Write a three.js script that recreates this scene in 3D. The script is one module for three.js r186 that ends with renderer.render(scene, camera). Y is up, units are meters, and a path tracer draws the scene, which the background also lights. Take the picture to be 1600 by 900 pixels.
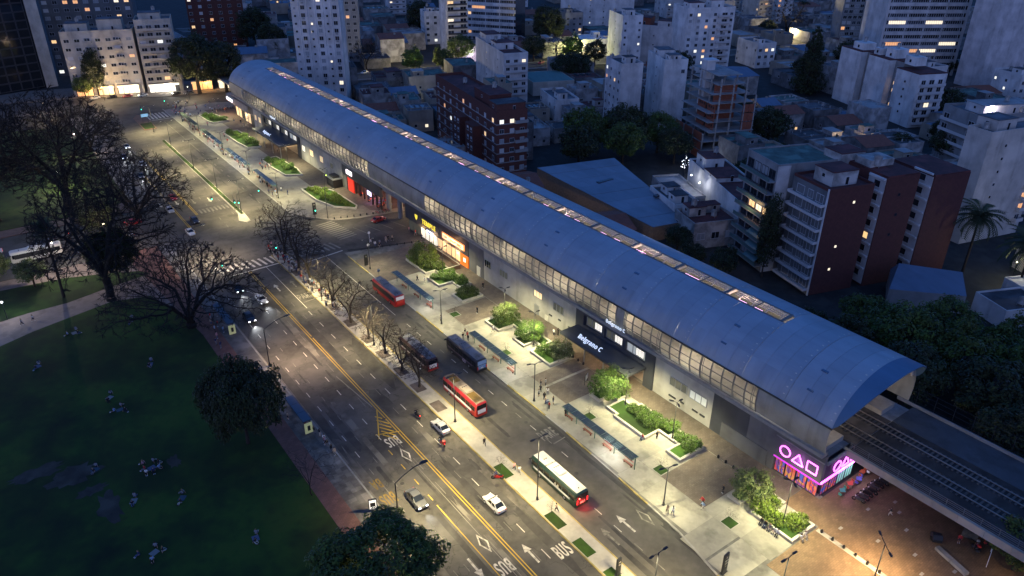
import * as THREE from 'three';
import { toCreasedNormals, mergeVertices } from 'three/addons/utils/BufferGeometryUtils.js';
import { FontLoader } from 'three/addons/loaders/FontLoader.js';
import { TextGeometry } from 'three/addons/geometries/TextGeometry.js';

// ---------------------------------------------------------------- camera, sky, light, exposure
// Axes: x runs across the avenue towards the station, -z (called u below) runs along it, y is up; metres.
const scene = new THREE.Scene();
const camera = new THREE.PerspectiveCamera(41.51, 16 / 9, 1, 4000);
{
  const pitch = 27.87 * Math.PI / 180, yaw = 36.34 * Math.PI / 180, roll = 0.467 * Math.PI / 180;
  camera.position.set(0, 85, 0);
  const fwd = new THREE.Vector3(Math.sin(yaw) * Math.cos(pitch), -Math.sin(pitch), -Math.cos(yaw) * Math.cos(pitch));
  const right = new THREE.Vector3(Math.cos(yaw), 0, Math.sin(yaw)), up = new THREE.Vector3().crossVectors(right, fwd);
  camera.up.copy(up).multiplyScalar(Math.cos(roll)).addScaledVector(right, -Math.sin(roll));
  camera.lookAt(camera.position.clone().add(fwd));
}
const SKY_GAIN = 0.95;
{ // dusk air: deep blue overhead, paler and a little rosy towards the horizon, brightest where the sun went down (behind the camera)
  const W = 128, H = 64, d = new Float32Array(W * H * 4);
  for (let j = 0; j < H; j++) for (let i = 0; i < W; i++) {
    const el = ((j + 0.5) / H - 0.5) * Math.PI, az = ((i + 0.5) / W - 0.5) * 2 * Math.PI;
    const t = Math.pow(Math.max(0, Math.sin(el)), 0.55), west = 0.5 + 0.5 * Math.cos(az - 2.5);
    const glow = Math.exp(-Math.max(0, el) * 2.6) * west * west;
    const c = [0.035 + 0.02 * (1 - t) + 0.58 * glow, 0.15 + 0.02 * (1 - t) + 0.56 * glow, 0.54 - 0.04 * (1 - t) + 0.88 * glow];
    for (let k = 0; k < 3; k++) d[(j * W + i) * 4 + k] = c[k] * SKY_GAIN;
    d[(j * W + i) * 4 + 3] = 1;
  }
  const sky = new THREE.DataTexture(d, W, H, THREE.RGBAFormat, THREE.FloatType);
  sky.mapping = THREE.EquirectangularReflectionMapping; sky.magFilter = THREE.LinearFilter; sky.needsUpdate = true;
  scene.background = sky; scene.environment = sky;
}
const renderer = new THREE.WebGLRenderer({ antialias: true });
renderer.setSize(1024, 576);
renderer.shadowMap.enabled = true;
renderer.toneMapping = THREE.LinearToneMapping;
renderer.toneMappingExposure = 1;
{ // the last of the daylight after sunset: very weak, very soft
  const sun = new THREE.DirectionalLight(new THREE.Color(1, 0.9, 0.86), 0.035);
  sun.position.set(-260, 160, 150); sun.castShadow = true; sun.shadow.radius = 60;
  Object.assign(sun.shadow.camera, { left: -500, right: 500, top: 500, bottom: -500, far: 1500 });
  sun.shadow.mapSize.set(4096, 4096);
  sun.target.position.set(100, 0, -200); scene.add(sun, sun.target);
}
// ---------------------------------------------------------------- helpers
let seedState = 20241;
const rnd = () => { seedState = (seedState + 0x6D2B79F5) | 0; let t = Math.imul(seedState ^ (seedState >>> 15), 1 | seedState); t = (t + Math.imul(t ^ (t >>> 7), 61 | t)) ^ t; return ((t ^ (t >>> 14)) >>> 0) / 4294967296; };
const rr = (a, b) => a + (b - a) * rnd(), pick = (a) => a[Math.floor(rnd() * a.length)];
const reseed = (n) => { seedState = n * 7919 + 13; };
const D2R = Math.PI / 180, V3 = (x, y, z) => new THREE.Vector3(x, y, z), P = (x, u, y = 0) => V3(x, y, -u);
const lerp = (a, b, t) => a + (b - a) * t;
const used = new Map(), ORG = new WeakMap();
function numbered(name) { const n = used.get(name) || 0; used.set(name, n + 1); return n ? name + '_' + String(n).padStart(3, '0') : name; }
function shade(o) { o.traverse((c) => { if (c.isMesh) { c.castShadow = true; c.receiveShadow = true; } }); return o; }
function tag(o, label, category, group, kind) {
  if (label) o.userData.label = label; if (category) o.userData.category = category;
  if (group) o.userData.group = group; if (kind) o.userData.kind = kind; return o;
}
// a thing: a Group standing at its base; [x, u, y]
function thing(name, label, category, [x, u, y = 0] = [0, 0, 0], turn = 0, group) {
  const o = new THREE.Group(); o.name = numbered(name); scene.add(o); o.position.set(x, y, -u); o.rotation.y = turn;
  return tag(o, label, category, group);
}
// a thing whose parts are given in world metres
function placed(name, label, category, at, group) { const o = thing(name, label, category, at, 0, group); ORG.set(o, o.position.clone()); return o; }
function copy(src, name, label, [x, u, y = 0], turn = 0, group) {
  const o = src.clone(); o.name = numbered(name); o.position.set(x, y, -u); o.rotation.y = turn; scene.add(o);
  o.userData = { ...src.userData }; return tag(o, label, null, group);
}
const add = (parent, name, geo, mat) => { const m = new THREE.Mesh(geo, mat); m.name = parent === scene ? numbered(name) : name; m.castShadow = m.receiveShadow = true; parent.add(m); if (ORG.has(parent)) ORG.set(m, ORG.get(parent)); return m; };
class MB { // collects faces, then builds ONE mesh; uv are metres
  constructor() { this.p = []; this.n = []; this.t = []; this.g = []; }
  tri(a, b, c, ns) {
    const e = V3().subVectors(b, a), f = V3().subVectors(c, a), n = e.cross(f).normalize(), x = Math.abs(n.x), y = Math.abs(n.y), z = Math.abs(n.z);
    [a, b, c].forEach((v, i) => {
      this.p.push(v.x, v.y, v.z); const m = ns ? ns[i] : n; this.n.push(m.x, m.y, m.z);
      if (y >= x && y >= z) this.t.push(v.x, -v.z); else if (x >= z) this.t.push(v.z, v.y); else this.t.push(v.x, v.y);
    });
    return this;
  }
  quad(a, b, c, d, ns) { this.tri(a, b, c, ns && [ns[0], ns[1], ns[2]]); return this.tri(a, c, d, ns && [ns[0], ns[2], ns[3]]); }
  box(x0, x1, y0, y1, z0, z1) {
    const v = (x, y, z) => V3(x ? x1 : x0, y ? y1 : y0, z ? z1 : z0);
    this.quad(v(0, 0, 1), v(1, 0, 1), v(1, 1, 1), v(0, 1, 1)); this.quad(v(1, 0, 0), v(0, 0, 0), v(0, 1, 0), v(1, 1, 0));
    this.quad(v(1, 0, 1), v(1, 0, 0), v(1, 1, 0), v(1, 1, 1)); this.quad(v(0, 0, 0), v(0, 0, 1), v(0, 1, 1), v(0, 1, 0));
    this.quad(v(0, 1, 1), v(1, 1, 1), v(1, 1, 0), v(0, 1, 0)); return this.quad(v(0, 0, 0), v(1, 0, 0), v(1, 0, 1), v(0, 0, 1));
  }
  wb(x0, x1, y0, y1, u0, u1) { return this.box(x0, x1, y0, y1, -u1, -u0); }
  bar(p, q, w = 0.1, h = w) { // square-section bar between two points
    const d = V3().subVectors(q, p).normalize(), s = Math.abs(d.y) > 0.99 ? V3(1, 0, 0) : V3(0, 1, 0).cross(d).normalize(), t = V3().crossVectors(d, s).normalize();
    const c = (o, i, j) => o.clone().addScaledVector(s, i * w / 2).addScaledVector(t, j * h / 2);
    const A = [c(p, -1, -1), c(p, 1, -1), c(p, 1, 1), c(p, -1, 1)], B = [c(q, -1, -1), c(q, 1, -1), c(q, 1, 1), c(q, -1, 1)];
    for (let i = 0; i < 4; i++) this.quad(A[i], A[(i + 1) % 4], B[(i + 1) % 4], B[i]);
    this.quad(A[3], A[2], A[1], A[0]); return this.quad(B[0], B[1], B[2], B[3]);
  }
  tube(pts, r, seg = 6, cap = true) {
    let s = null; const rings = [];
    pts.forEach((p, i) => {
      const d = V3().subVectors(pts[Math.min(i + 1, pts.length - 1)], pts[Math.max(i - 1, 0)]).normalize();
      if (!s) s = (Math.abs(d.y) > 0.9 ? V3(1, 0, 0) : V3(0, 1, 0)).cross(d).normalize(); else s = s.clone().addScaledVector(d, -s.dot(d)).normalize();
      const t = V3().crossVectors(d, s), R = Array.isArray(r) ? r[i] : r, ring = [], nr = [];
      for (let k = 0; k < seg; k++) { const a = k / seg * 2 * Math.PI, n = s.clone().multiplyScalar(Math.cos(a)).addScaledVector(t, Math.sin(a)); nr.push(n); ring.push(p.clone().addScaledVector(n, R)); }
      rings.push([ring, nr]);
    });
    for (let i = 0; i + 1 < rings.length; i++) for (let k = 0; k < seg; k++) {
      const l = (k + 1) % seg, [a, an] = rings[i], [b, bn] = rings[i + 1]; this.quad(a[k], a[l], b[l], b[k], [an[k], an[l], bn[l], bn[k]]);
    }
    if (cap) for (const [ring, sgn] of [[rings[0][0], -1], [rings[rings.length - 1][0], 1]]) for (let k = 1; k + 1 < seg; k++) sgn > 0 ? this.tri(ring[0], ring[k], ring[k + 1]) : this.tri(ring[0], ring[k + 1], ring[k]);
    return this;
  }
  cyl(x, z, r, y0, y1, seg = 10, r2 = r) { return this.tube([V3(x, y0, z), V3(x, y1, z)], [r, r2], seg); }
  prism(poly, y0, y1, sides = true) { // poly: [x, u] corners
    let P2 = poly.map(([x, u]) => new THREE.Vector2(x, u)); if (THREE.ShapeUtils.isClockWise(P2)) P2 = P2.reverse();
    const w = (v, y) => V3(v.x, y, -v.y);
    for (const [a, b, c] of THREE.ShapeUtils.triangulateShape(P2, [])) { this.tri(w(P2[a], y1), w(P2[b], y1), w(P2[c], y1)); if (sides) this.tri(w(P2[c], y0), w(P2[b], y0), w(P2[a], y0)); }
    if (sides) P2.forEach((a, i) => { const b = P2[(i + 1) % P2.length]; this.quad(w(a, y0), w(b, y0), w(b, y1), w(a, y1)); });
    return this;
  }
  loft(rings, capA = true, capB = true) { // closed rings of equal length
    const n = rings[0].length;
    for (let i = 0; i + 1 < rings.length; i++) for (let k = 0; k < n; k++) { const l = (k + 1) % n; this.quad(rings[i][k], rings[i][l], rings[i + 1][l], rings[i + 1][k]); }
    const cap = (r, s) => { const c = r.reduce((q, v) => q.add(v), V3()).multiplyScalar(1 / n); for (let k = 0; k < n; k++) s ? this.tri(c, r[k], r[(k + 1) % n]) : this.tri(c, r[(k + 1) % n], r[k]); };
    if (capA) cap(rings[0], false); if (capB) cap(rings[rings.length - 1], true); return this;
  }
  slot() { this.g.push(this.p.length / 3); return this; } // starts the next material slot
  geo(crease) {
    let g = new THREE.BufferGeometry();
    g.setAttribute('position', new THREE.Float32BufferAttribute(this.p, 3)); g.setAttribute('normal', new THREE.Float32BufferAttribute(this.n, 3)); g.setAttribute('uv', new THREE.Float32BufferAttribute(this.t, 2));
    if (crease) g = toCreasedNormals(g, crease);
    if (this.g.length) { const e = [0, ...this.g, this.p.length / 3]; for (let i = 0; i + 1 < e.length; i++) g.addGroup(e[i], e[i + 1] - e[i], i); }
    return g;
  }
  build(name, mat, parent = scene, crease) {
    const g = this.geo(crease), o = ORG.get(parent); if (o) g.translate(-o.x, -o.y, -o.z);
    return add(parent, name, g, mat);
  }
}
const mb = () => new MB();
function struct(name, m, mat, label) { const o = m.build(name, mat); o.userData.kind = 'structure'; if (label) o.userData.label = label; return o; }

// ---------------------------------------------------------------- computed textures (linear multipliers, tileable)
function noiseTile(per, s) { // tileable value noise lattice
  reseed(s); const L = new Float32Array(per * per); for (let i = 0; i < L.length; i++) L[i] = rnd();
  return (x, y) => { x *= per; y *= per; const xi = Math.floor(x), yi = Math.floor(y), fx = x - xi, fy = y - yi, a = fx * fx * (3 - 2 * fx), b = fy * fy * (3 - 2 * fy), q = (i, j) => L[(((j % per) + per) % per) * per + ((i % per) + per) % per];
    return lerp(lerp(q(xi, yi), q(xi + 1, yi), a), lerp(q(xi, yi + 1), q(xi + 1, yi + 1), a), b); };
}
function fbm(s, base, oct) { const ns = []; for (let i = 0; i < oct; i++) ns.push(noiseTile(base << i, s + i)); return (x, y) => { let v = 0, a = 0.5, w = 0; for (const n of ns) { v += a * n(x, y); w += a; a *= 0.55; } return v / w; }; }
function tex(size, metres, f) {
  const d = new Uint8Array(size * size * 4);
  for (let j = 0; j < size; j++) for (let i = 0; i < size; i++) { const c = f(i / size, j / size), o = (j * size + i) * 4; for (let k = 0; k < 3; k++) d[o + k] = Math.max(0, Math.min(255, Math.round(255 * (Array.isArray(c) ? c[k] : c)))); d[o + 3] = 255; }
  const t = new THREE.DataTexture(d, size, size, THREE.RGBAFormat); t.wrapS = t.wrapT = THREE.RepeatWrapping; t.magFilter = THREE.LinearFilter; t.minFilter = THREE.LinearMipmapLinearFilter; t.generateMipmaps = true;
  t.repeat.set(1 / metres, 1 / metres); t.needsUpdate = true; return t;
}
const T = {};
{
  const a = fbm(3, 4, 6), b = fbm(21, 3, 4), c = fbm(41, 32, 3), s = fbm(61, 8, 4), e = fbm(77, 5, 5);
  const st = (v, lo, hi) => Math.max(0, Math.min(1, (v - lo) / (hi - lo)));
  T.asphalt = tex(512, 19, (x, y) => { const crack = Math.abs(e(x, y) - 0.5) < 0.008 ? 0.6 : 1; return (0.42 + 0.5 * st(b(x, y), 0.3, 0.7) + 0.25 * (c(x, y) - 0.5) - 0.2 * st(s(x * 0.5, y), 0.55, 0.7)) * crack; });
  T.worn = tex(512, 23, (x, y) => { const lane = 0.5 + 0.5 * Math.cos(x * 2 * Math.PI * 7); return 0.48 + 0.3 * st(a(x, y), 0.3, 0.7) + 0.14 * lane * b(x, y) + 0.25 * (c(x, y) - 0.5); });
  T.concrete = tex(512, 13, (x, y) => { const v = 0.62 + 0.3 * st(a(x, y), 0.25, 0.75) + 0.16 * (c(x, y) - 0.5), k = 1 - 0.3 * st(e(x, y), 0.58, 0.75); return [v * k, v * k, v * k * 0.99]; });
  T.pavers = tex(512, 6, (x, y) => { const r = 20, row = Math.floor(y * r), bx = x * 10 + (row % 2) * 0.5, j = (bx % 1 < 0.06 || (y * r) % 1 < 0.1) ? 0.7 : 1, h = s(Math.floor(bx) / 10 + 0.013, row / r + 0.021); return (0.68 + 0.5 * (h - 0.4) + 0.1 * (a(x, y) - 0.5)) * j; });
  T.grass = tex(512, 37, (x, y) => { const v = 0.2 + 1.0 * st(a(x, y), 0.3, 0.72) * (0.45 + 0.8 * c(x, y)) * (0.6 + 0.5 * st(b(x, y), 0.35, 0.6)), q = st(e(x, y), 0.6, 0.74); return [v * lerp(0.75, 1, q), v, v * lerp(0.55, 0.62, q)]; });
  T.plaster = tex(512, 17, (x, y) => { const streak = st(s(x, y * 0.13 + 0.3), 0.52, 0.8); const v = 0.66 + 0.34 * st(a(x, y), 0.3, 0.7) - 0.4 * streak * b(x, y); return [v, v, v * 0.98]; });
  T.grime = tex(512, 11, (x, y) => { const v = 0.32 + 0.75 * st(a(x, y), 0.3, 0.72) * (0.55 + 0.6 * st(e(x, y), 0.3, 0.65)); return [v, v, v]; });
  T.brick = tex(512, 3.2, (x, y) => { const r = 32, row = Math.floor(y * r), bx = x * 12 + (row % 2) * 0.5, j = (bx % 1 < 0.07 || (y * r) % 1 < 0.14); const h = 0.62 + 0.5 * (s(Math.floor(bx) / 12 + 0.01, row / r + 0.01) - 0.3); return j ? [0.8, 0.75, 0.7] : [h, h * 0.95, h * 0.93]; });
  T.metal = tex(512, 41, (x, y) => { const seam = Math.abs(((x * 80) % 1) - 0.5) > 0.47 ? 0.93 : 1; return (0.8 + 0.22 * (a(x, y) - 0.5) + 0.2 * (c(x, y * 0.25) - 0.5) - 0.12 * st(e(x, y), 0.6, 0.8)) * seam; });
  T.bark = tex(256, 2, (x, y) => 0.5 + 0.6 * (s(x, y * 0.25) - 0.3) + 0.25 * (c(x, y) - 0.5));
  T.leafmix = tex(256, 3, (x, y) => { const v = 0.55 + 0.6 * st(a(x, y), 0.3, 0.7); return [v, v, v * 0.8]; });
  T.tile = tex(256, 3, (x, y) => { const r = 0.6 + 0.4 * Math.abs(Math.sin(x * Math.PI * 12)), q = (y * 10) % 1 < 0.12 ? 0.65 : 1; return r * q * (0.75 + 0.5 * (a(x, y) - 0.4)); });
}
const lin = (r, g, b) => new THREE.Color().setRGB(r, g, b);
function mat(r, g, b, o = {}) {
  const m = new (o.phys ? THREE.MeshPhysicalMaterial : THREE.MeshStandardMaterial)({ color: lin(r, g, b), roughness: o.rough ?? 0.85, metalness: o.metal ?? 0 });
  if (o.map) m.map = o.map; if (o.bump) { m.bumpMap = o.bump; m.bumpScale = o.bs ?? 0.01; }
  if (o.glow) { m.emissive = lin(...o.glow); m.emissiveIntensity = o.gi ?? 1; }
  if (o.trans) { m.transmission = o.trans; m.thickness = 0; m.ior = 1.45; }
  if (o.two) m.side = THREE.DoubleSide; if (o.vc) m.vertexColors = true; if (o.coat) { m.clearcoat = o.coat; m.clearcoatRoughness = 0.1; }
  return m;
}
const font = await new FontLoader().loadAsync('fonts/droid/droid_sans_bold.typeface.json');
function textGeo(s, size, depth = 0.02, flat = false) {
  const g = flat ? new THREE.ShapeGeometry(font.generateShapes(s, size), 3) : new TextGeometry(s, { font, size, depth, curveSegments: 3 });
  g.computeBoundingBox(); const b = g.boundingBox; g.translate(-(b.min.x + b.max.x) / 2, -(b.min.y + b.max.y) / 2, 0); return g;
}
const TW = T.grime.clone(); TW.repeat.set(0.23, 0.31); TW.needsUpdate = true;
const M = {
  concrete: mat(0.40, 0.38, 0.33, { map: T.concrete, rough: 0.9 }), kerb: mat(0.36, 0.35, 0.31, { map: T.concrete }), yellowKerb: mat(0.46, 0.36, 0.12, { map: T.grime }),
  dark: mat(0.02, 0.021, 0.024, { rough: 0.5 }), black: mat(0.008, 0.008, 0.009, { rough: 0.6 }), steel: mat(0.25, 0.25, 0.26, { rough: 0.4, metal: 0.8 }), pole: mat(0.035, 0.037, 0.042, { rough: 0.5, metal: 0.3 }),
  galv: mat(0.3, 0.31, 0.32, { rough: 0.5, metal: 0.6 }), white: mat(0.75, 0.75, 0.74, { rough: 0.5 }), offwhite: mat(0.6, 0.58, 0.53, { map: T.plaster }), red: mat(0.42, 0.02, 0.02, { rough: 0.45 }),
  green: mat(0.02, 0.085, 0.06, { rough: 0.5 }), glass: mat(0.85, 0.9, 0.92, { phys: true, trans: 1, rough: 0.03 }), darkGlass: mat(0.012, 0.015, 0.02, { rough: 0.08 }), rubber: mat(0.012, 0.012, 0.012, { rough: 0.9 }),
  asphalt: mat(0.088, 0.082, 0.072, { map: T.asphalt, rough: 0.82, bump: T.asphalt, bs: 0.006 }), worn: mat(0.108, 0.1, 0.086, { map: T.worn, rough: 0.85 }), pavers: mat(0.15, 0.122, 0.1, { map: T.pavers }),
  grass: mat(0.036, 0.068, 0.006, { map: T.grass, rough: 1, bump: T.grass, bs: 0.05 }), soil: mat(0.14, 0.115, 0.1, { map: T.grime, rough: 1 }), wood: mat(0.22, 0.1, 0.05, { map: T.bark }),
  bark: mat(0.05, 0.038, 0.03, { map: T.bark, rough: 1 }), paintW: mat(0.7, 0.66, 0.56, { map: TW, rough: 0.7 }), paintY: mat(0.66, 0.43, 0.03, { map: TW, rough: 0.7 }), paintFaint: mat(0.26, 0.245, 0.2, { map: TW, rough: 0.8 }),
  paintYF: mat(0.3, 0.2, 0.045, { map: TW, rough: 0.8 }), lens: mat(0.9, 0.88, 0.8, { glow: [1, 0.93, 0.7], gi: 2.5 }), tail: mat(0.3, 0.01, 0.01, { glow: [1, 0.03, 0.03], gi: 2.2 }), head: mat(0.9, 0.9, 0.9, { glow: [1, 0.95, 1], gi: 5 }),
};
const NL = { n: 0 };
function spot(at, to, color, cd, angle = 72, pen = 0.6, dist = 0) {
  const l = new THREE.SpotLight(color, cd, dist, angle * D2R, pen, 2); l.position.copy(at); l.target.position.copy(to); l.castShadow = true; l.shadow.radius = 8; scene.add(l, l.target); NL.n++; return l;
}
function point(at, color, cd) { const l = new THREE.PointLight(color, cd, 0, 2); l.position.copy(at); l.castShadow = true; l.shadow.radius = 6; scene.add(l); NL.n++; return l; }
// ---------------------------------------------------------------- ground, roads, paving
struct('ground', mb().prism([[-900, -300], [1500, -300], [1500, 1600], [-900, 1600]], -2, -0.08), mat(0.028, 0.03, 0.028, { map: T.grime }));
const avenue = struct('avenue_road', mb().prism([[35.8, -40], [72.5, -40], [72.5, 172], [93.5, 165], [130, 160], [130, 176], [93.5, 189], [72.5, 196], [70.6, 200], [70.6, 346], [135, 331], [140, 352], [72, 369], [50, 384], [-120, 420], [-120, 404], [40.5, 362], [40.5, 232], [-120, 232], [-120, 205], [35.8, 203]], -1, 0), M.asphalt);
const busRoad = struct('bus_road', mb().prism([[58.4, -40], [71.2, -40], [71.2, 171.8], [58.4, 174]], -0.5, 0.004), M.worn);
// painted markings are thin sheets on the asphalt
const unitMark = new THREE.PlaneGeometry(1, 1).rotateX(-Math.PI / 2), MY = 0.012;
function mark(x, u, w, l, m = M.paintW, turn = 0, name = 'lane_dash', road = avenue) { const o = add(road, name, unitMark, m); o.position.set(x, MY, -u); o.scale.set(w, 1, l); o.rotation.y = turn; return o; }
function flatMark(geo, x, u, m, turn, name, road = avenue, sy = 1) { const g = geo.clone().scale(1, sy, 1).rotateX(-Math.PI / 2); const o = add(road, name, g, m); o.position.set(x, MY, -u); o.rotation.y = turn; return o; }
const arrowGeo = new THREE.ShapeGeometry(new THREE.Shape([[-0.17, -2.1], [0.17, -2.1], [0.17, 0.5], [0.62, 0.5], [0, 2.1], [-0.62, 0.5], [-0.17, 0.5]].map(([a, b]) => new THREE.Vector2(a, b))));
const diamondGeo = (() => { const s = new THREE.Shape([[0, -2.1], [0.75, 0], [0, 2.1], [-0.75, 0]].map(([a, b]) => new THREE.Vector2(a, b))); s.holes.push(new THREE.Path([[0, -1.45], [-0.5, 0], [0, 1.45], [0.5, 0]].map(([a, b]) => new THREE.Vector2(a, b)))); return new THREE.ShapeGeometry(s); })();
for (const o of [-0.24, 0.24]) { mark(47.2 + o, 84, 0.17, 180, M.paintY, 0, 'centre_line'); mark(43.1 + o * 0.9, 236, 0.15, 60, M.paintY, 0, 'centre_line'); mark(47.5 + o * 0.9, 250, 0.16, 62, M.paintY, 0, 'centre_line'); }
for (let u = 30; u < 146; u += 6.1) mark(51.25 + (u < 80 ? -0.3 : 0), u, 0.14, 2.1);
mark(51.55, 161.5, 0.14, 26, M.paintW, 0, 'lane_line');
for (let u = 98; u < 160; u += 5.4) mark(43.55, u, 0.14, 1.9);
for (let u = 80; u < 97; u += 4.4) mark(43.3, u, 0.16, 1.5, M.paintY);
mark(43.25, 62, 0.15, 32, M.paintY, 0, 'lane_line');
for (let u = 44; u < 165; u += 5.2) mark(38.5, u, 0.13, 1.8, u > 92 ? M.paintW : M.paintFaint);
for (let u = 58; u < 150; u += 7) { mark(40.3, u, 0.1, 1.6, M.paintFaint); mark(45.7, u + 2, 0.08, 3.4, M.paintFaint); mark(49.6, u + 3, 0.08, 2.2, M.paintFaint); }
mark(36.15, 92, 0.12, 80, M.paintYF, 0, 'edge_line'); mark(36.1, 148, 0.12, 40, M.paintFaint, 0, 'edge_line');
mark(46, 113, 0.18, 13, M.paintFaint, 0.09, 'lane_line'); mark(45.2, 78, 0.1, 40, M.paintFaint, 0, 'lane_line');
for (let i = 0; i < 6; i++) mark(46.35 - i * 0.22, 102.6 - i * 1.15, 0.24, 2.5 + i * 0.12, M.paintY, 0.55, 'hatch_stripe'); // the yellow wedge where the bus lane begins
mark(45.15, 101.4, 0.2, 8.6, M.paintY, -0.43, 'hatch_stripe'); mark(45.3, 98.1, 0.2, 4.2, M.paintY, 1.2, 'hatch_stripe');
const BUS = textGeo('BUS', 1, 0, true);
for (const [x, u, turn, m] of [[53.3, 59.6, 0, M.paintW], [45, 95.6, Math.PI, M.paintW], [44.7, 62, Math.PI, M.paintW], [37.8, 83.6, Math.PI, M.paintYF]]) flatMark(BUS, x, u, m, turn, 'bus_lettering', avenue, 2.6);
flatMark(textGeo('BA', 1, 0, true), 37.8, 87.6, M.paintYF, Math.PI, 'bus_lettering', avenue, 2.4);
const PARE = textGeo('PARE', 1.02, 0, true);
flatMark(PARE, 53.5, 154.4, M.paintFaint, 0, 'stop_lettering', avenue, 2.6); mark(53.4, 151.6, 2.9, 0.22, M.paintFaint, 0.12, 'stop_line');
flatMark(PARE, 68, 81.6, M.paintFaint, 0, 'stop_lettering', busRoad, 2.6); mark(68.6, 79, 2.8, 0.22, M.paintFaint, 0.1, 'stop_line', busRoad);
for (const [x, u, t, m] of [[49.2, 61.9, 0, M.paintW], [49.65, 162, 0, M.paintW], [53.6, 161.9, 0, M.paintFaint], [41.3, 64.2, Math.PI, M.paintW], [44.2, 162.4, Math.PI + 0.5, M.paintW], [40.7, 233, Math.PI, M.paintW], [45.2, 232, Math.PI, M.paintW], [49.6, 230, Math.PI, M.paintFaint], [54, 229, Math.PI, M.paintW], [40.8, 47, Math.PI, M.paintW]]) flatMark(arrowGeo, x, u, m, t, 'lane_arrow');
for (const [x, u, m] of [[64.4, 58.1, M.paintW], [60.7, 57.6, M.paintFaint], [60.6, 38, M.paintFaint]]) flatMark(arrowGeo, x, u, m, 0, 'lane_arrow', busRoad);
flatMark(diamondGeo, 45.1, 91.2, M.paintW, 0, 'lane_diamond'); flatMark(diamondGeo, 44.8, 67.4, M.paintW, 0, 'lane_diamond'); flatMark(diamondGeo, 67.7, 57.3, M.paintFaint, 0, 'lane_diamond', busRoad);
for (let u = 36; u < 168; u += 4.4) { if (u < 118) mark(u < 72 ? 62.7 : 67, u, 0.13, 1.7, rnd() < 0.5 ? M.paintW : M.paintFaint, 0, 'lane_dash', busRoad); else if (u < 132) mark(66.5, u, 0.13, 1.7, M.paintW, 0, 'lane_dash', busRoad); }
mark(66.3, 153, 0.14, 38, M.paintW, 0, 'lane_line', busRoad);
// crossings at the side street and at the far junction
for (let x = 41.4; x < 55; x += 1.5) mark(x, 179.2 - (x - 41) * 0.12, 0.62, 4.6, M.paintW, 0.16, 'crossing_stripe');
mark(48.4, 174.4, 13.6, 0.5, M.paintW, 0.03, 'stop_line');
for (let x = 59.4; x < 71.5; x += 1.45) mark(x, 177.6 - (x - 59) * 0.1, 0.62, 5, M.paintFaint, 0.2, 'crossing_stripe', avenue);
mark(65.6, 171.6, 11.6, 0.45, M.paintW, 0.12, 'stop_line', busRoad);
for (let u = 179.5; u < 193; u += 1.25) mark(75.6 - (u - 186) * 0.12, u, 5.4, 0.58, M.paintFaint, 0.14, 'crossing_stripe');
for (let x = 61.5; x < 70; x += 1.4) mark(x, 337.5, 0.75, 9.5, M.paintW, 0, 'crossing_stripe');
mark(65.6, 331, 9, 0.5, M.paintW, 0, 'stop_line');
for (let u = 205; u < 328; u += 7) mark(65.6, u, 0.13, u > 280 ? 7 : 2.2, M.paintFaint, 0, 'lane_dash');
for (let u = 206; u < 300; u += 6.5) { mark(52, u, 0.13, 2, M.paintFaint); mark(56.3, u + 2, 0.13, 2, M.paintFaint); }
mark(39.2, 241, 0.14, 26, M.paintW, 0, 'lane_line'); mark(43, 238, 0.12, 22, M.paintW, 0, 'lane_line');
for (let i = 0; i < 4; i++) mark(81 + i * 3.6, 181.6 - i * 0.6, 0.22, 6.2, M.paintFaint, 0.25, 'lane_line');
for (let x = 49; x < 57; x += 1.1) mark(x, 221, 0.55, 3.4, M.paintFaint, 0, 'crossing_stripe');
// tyre-worn and repaired patches of the road
reseed(5);
const patchM = [mat(0.05, 0.047, 0.042, { map: T.grime, rough: 0.75 }), mat(0.15, 0.138, 0.116, { map: T.grime, rough: 0.9 })];
function patch(road, x, u, w, l, m, name) { const pts = []; for (let i = 0; i < 18; i++) { const a = i / 18 * 2 * Math.PI, k = rr(0.8, 1.15); pts.push([x + Math.sign(Math.cos(a)) * Math.pow(Math.abs(Math.cos(a)), 0.45) * w / 2 * k, u + Math.sign(Math.sin(a)) * Math.pow(Math.abs(Math.sin(a)), 0.45) * l / 2 * k]); } return mb().prism(pts, 0, 0.0065, false).build(name, m, road); }
for (const [x, u, w, l] of [[69.5, 66, 0.9, 26], [69.8, 92, 0.8, 30], [68.8, 50, 0.9, 10], [60.4, 48, 1, 18]]) patch(busRoad, x, u, w, l, patchM[0], 'worn_patch');
for (const [x, u, w, l, k] of [[37.2, 116, 2, 30, 0], [53.4, 120, 2.6, 20, 0], [49, 107, 2.4, 9, 0], [41.3, 98, 1.2, 26, 1], [36.9, 76, 1.7, 44, 1], [49.4, 76, 1.3, 22, 0], [42.2, 70, 1.1, 26, 0], [52.8, 62, 1.5, 16, 0], [45.9, 64, 0.9, 30, 1], [39.6, 104, 1.6, 14, 0], [48.6, 134, 1.8, 26, 0], [50.6, 92, 1.1, 12, 1], [45.4, 140, 1.6, 24, 1], [53.6, 84, 1.3, 34, 1], [66, 252, 2.6, 60, 0], [62.2, 262, 1.2, 44, 0]]) patch(avenue, x, u, w, l, patchM[k], 'worn_patch');
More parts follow.
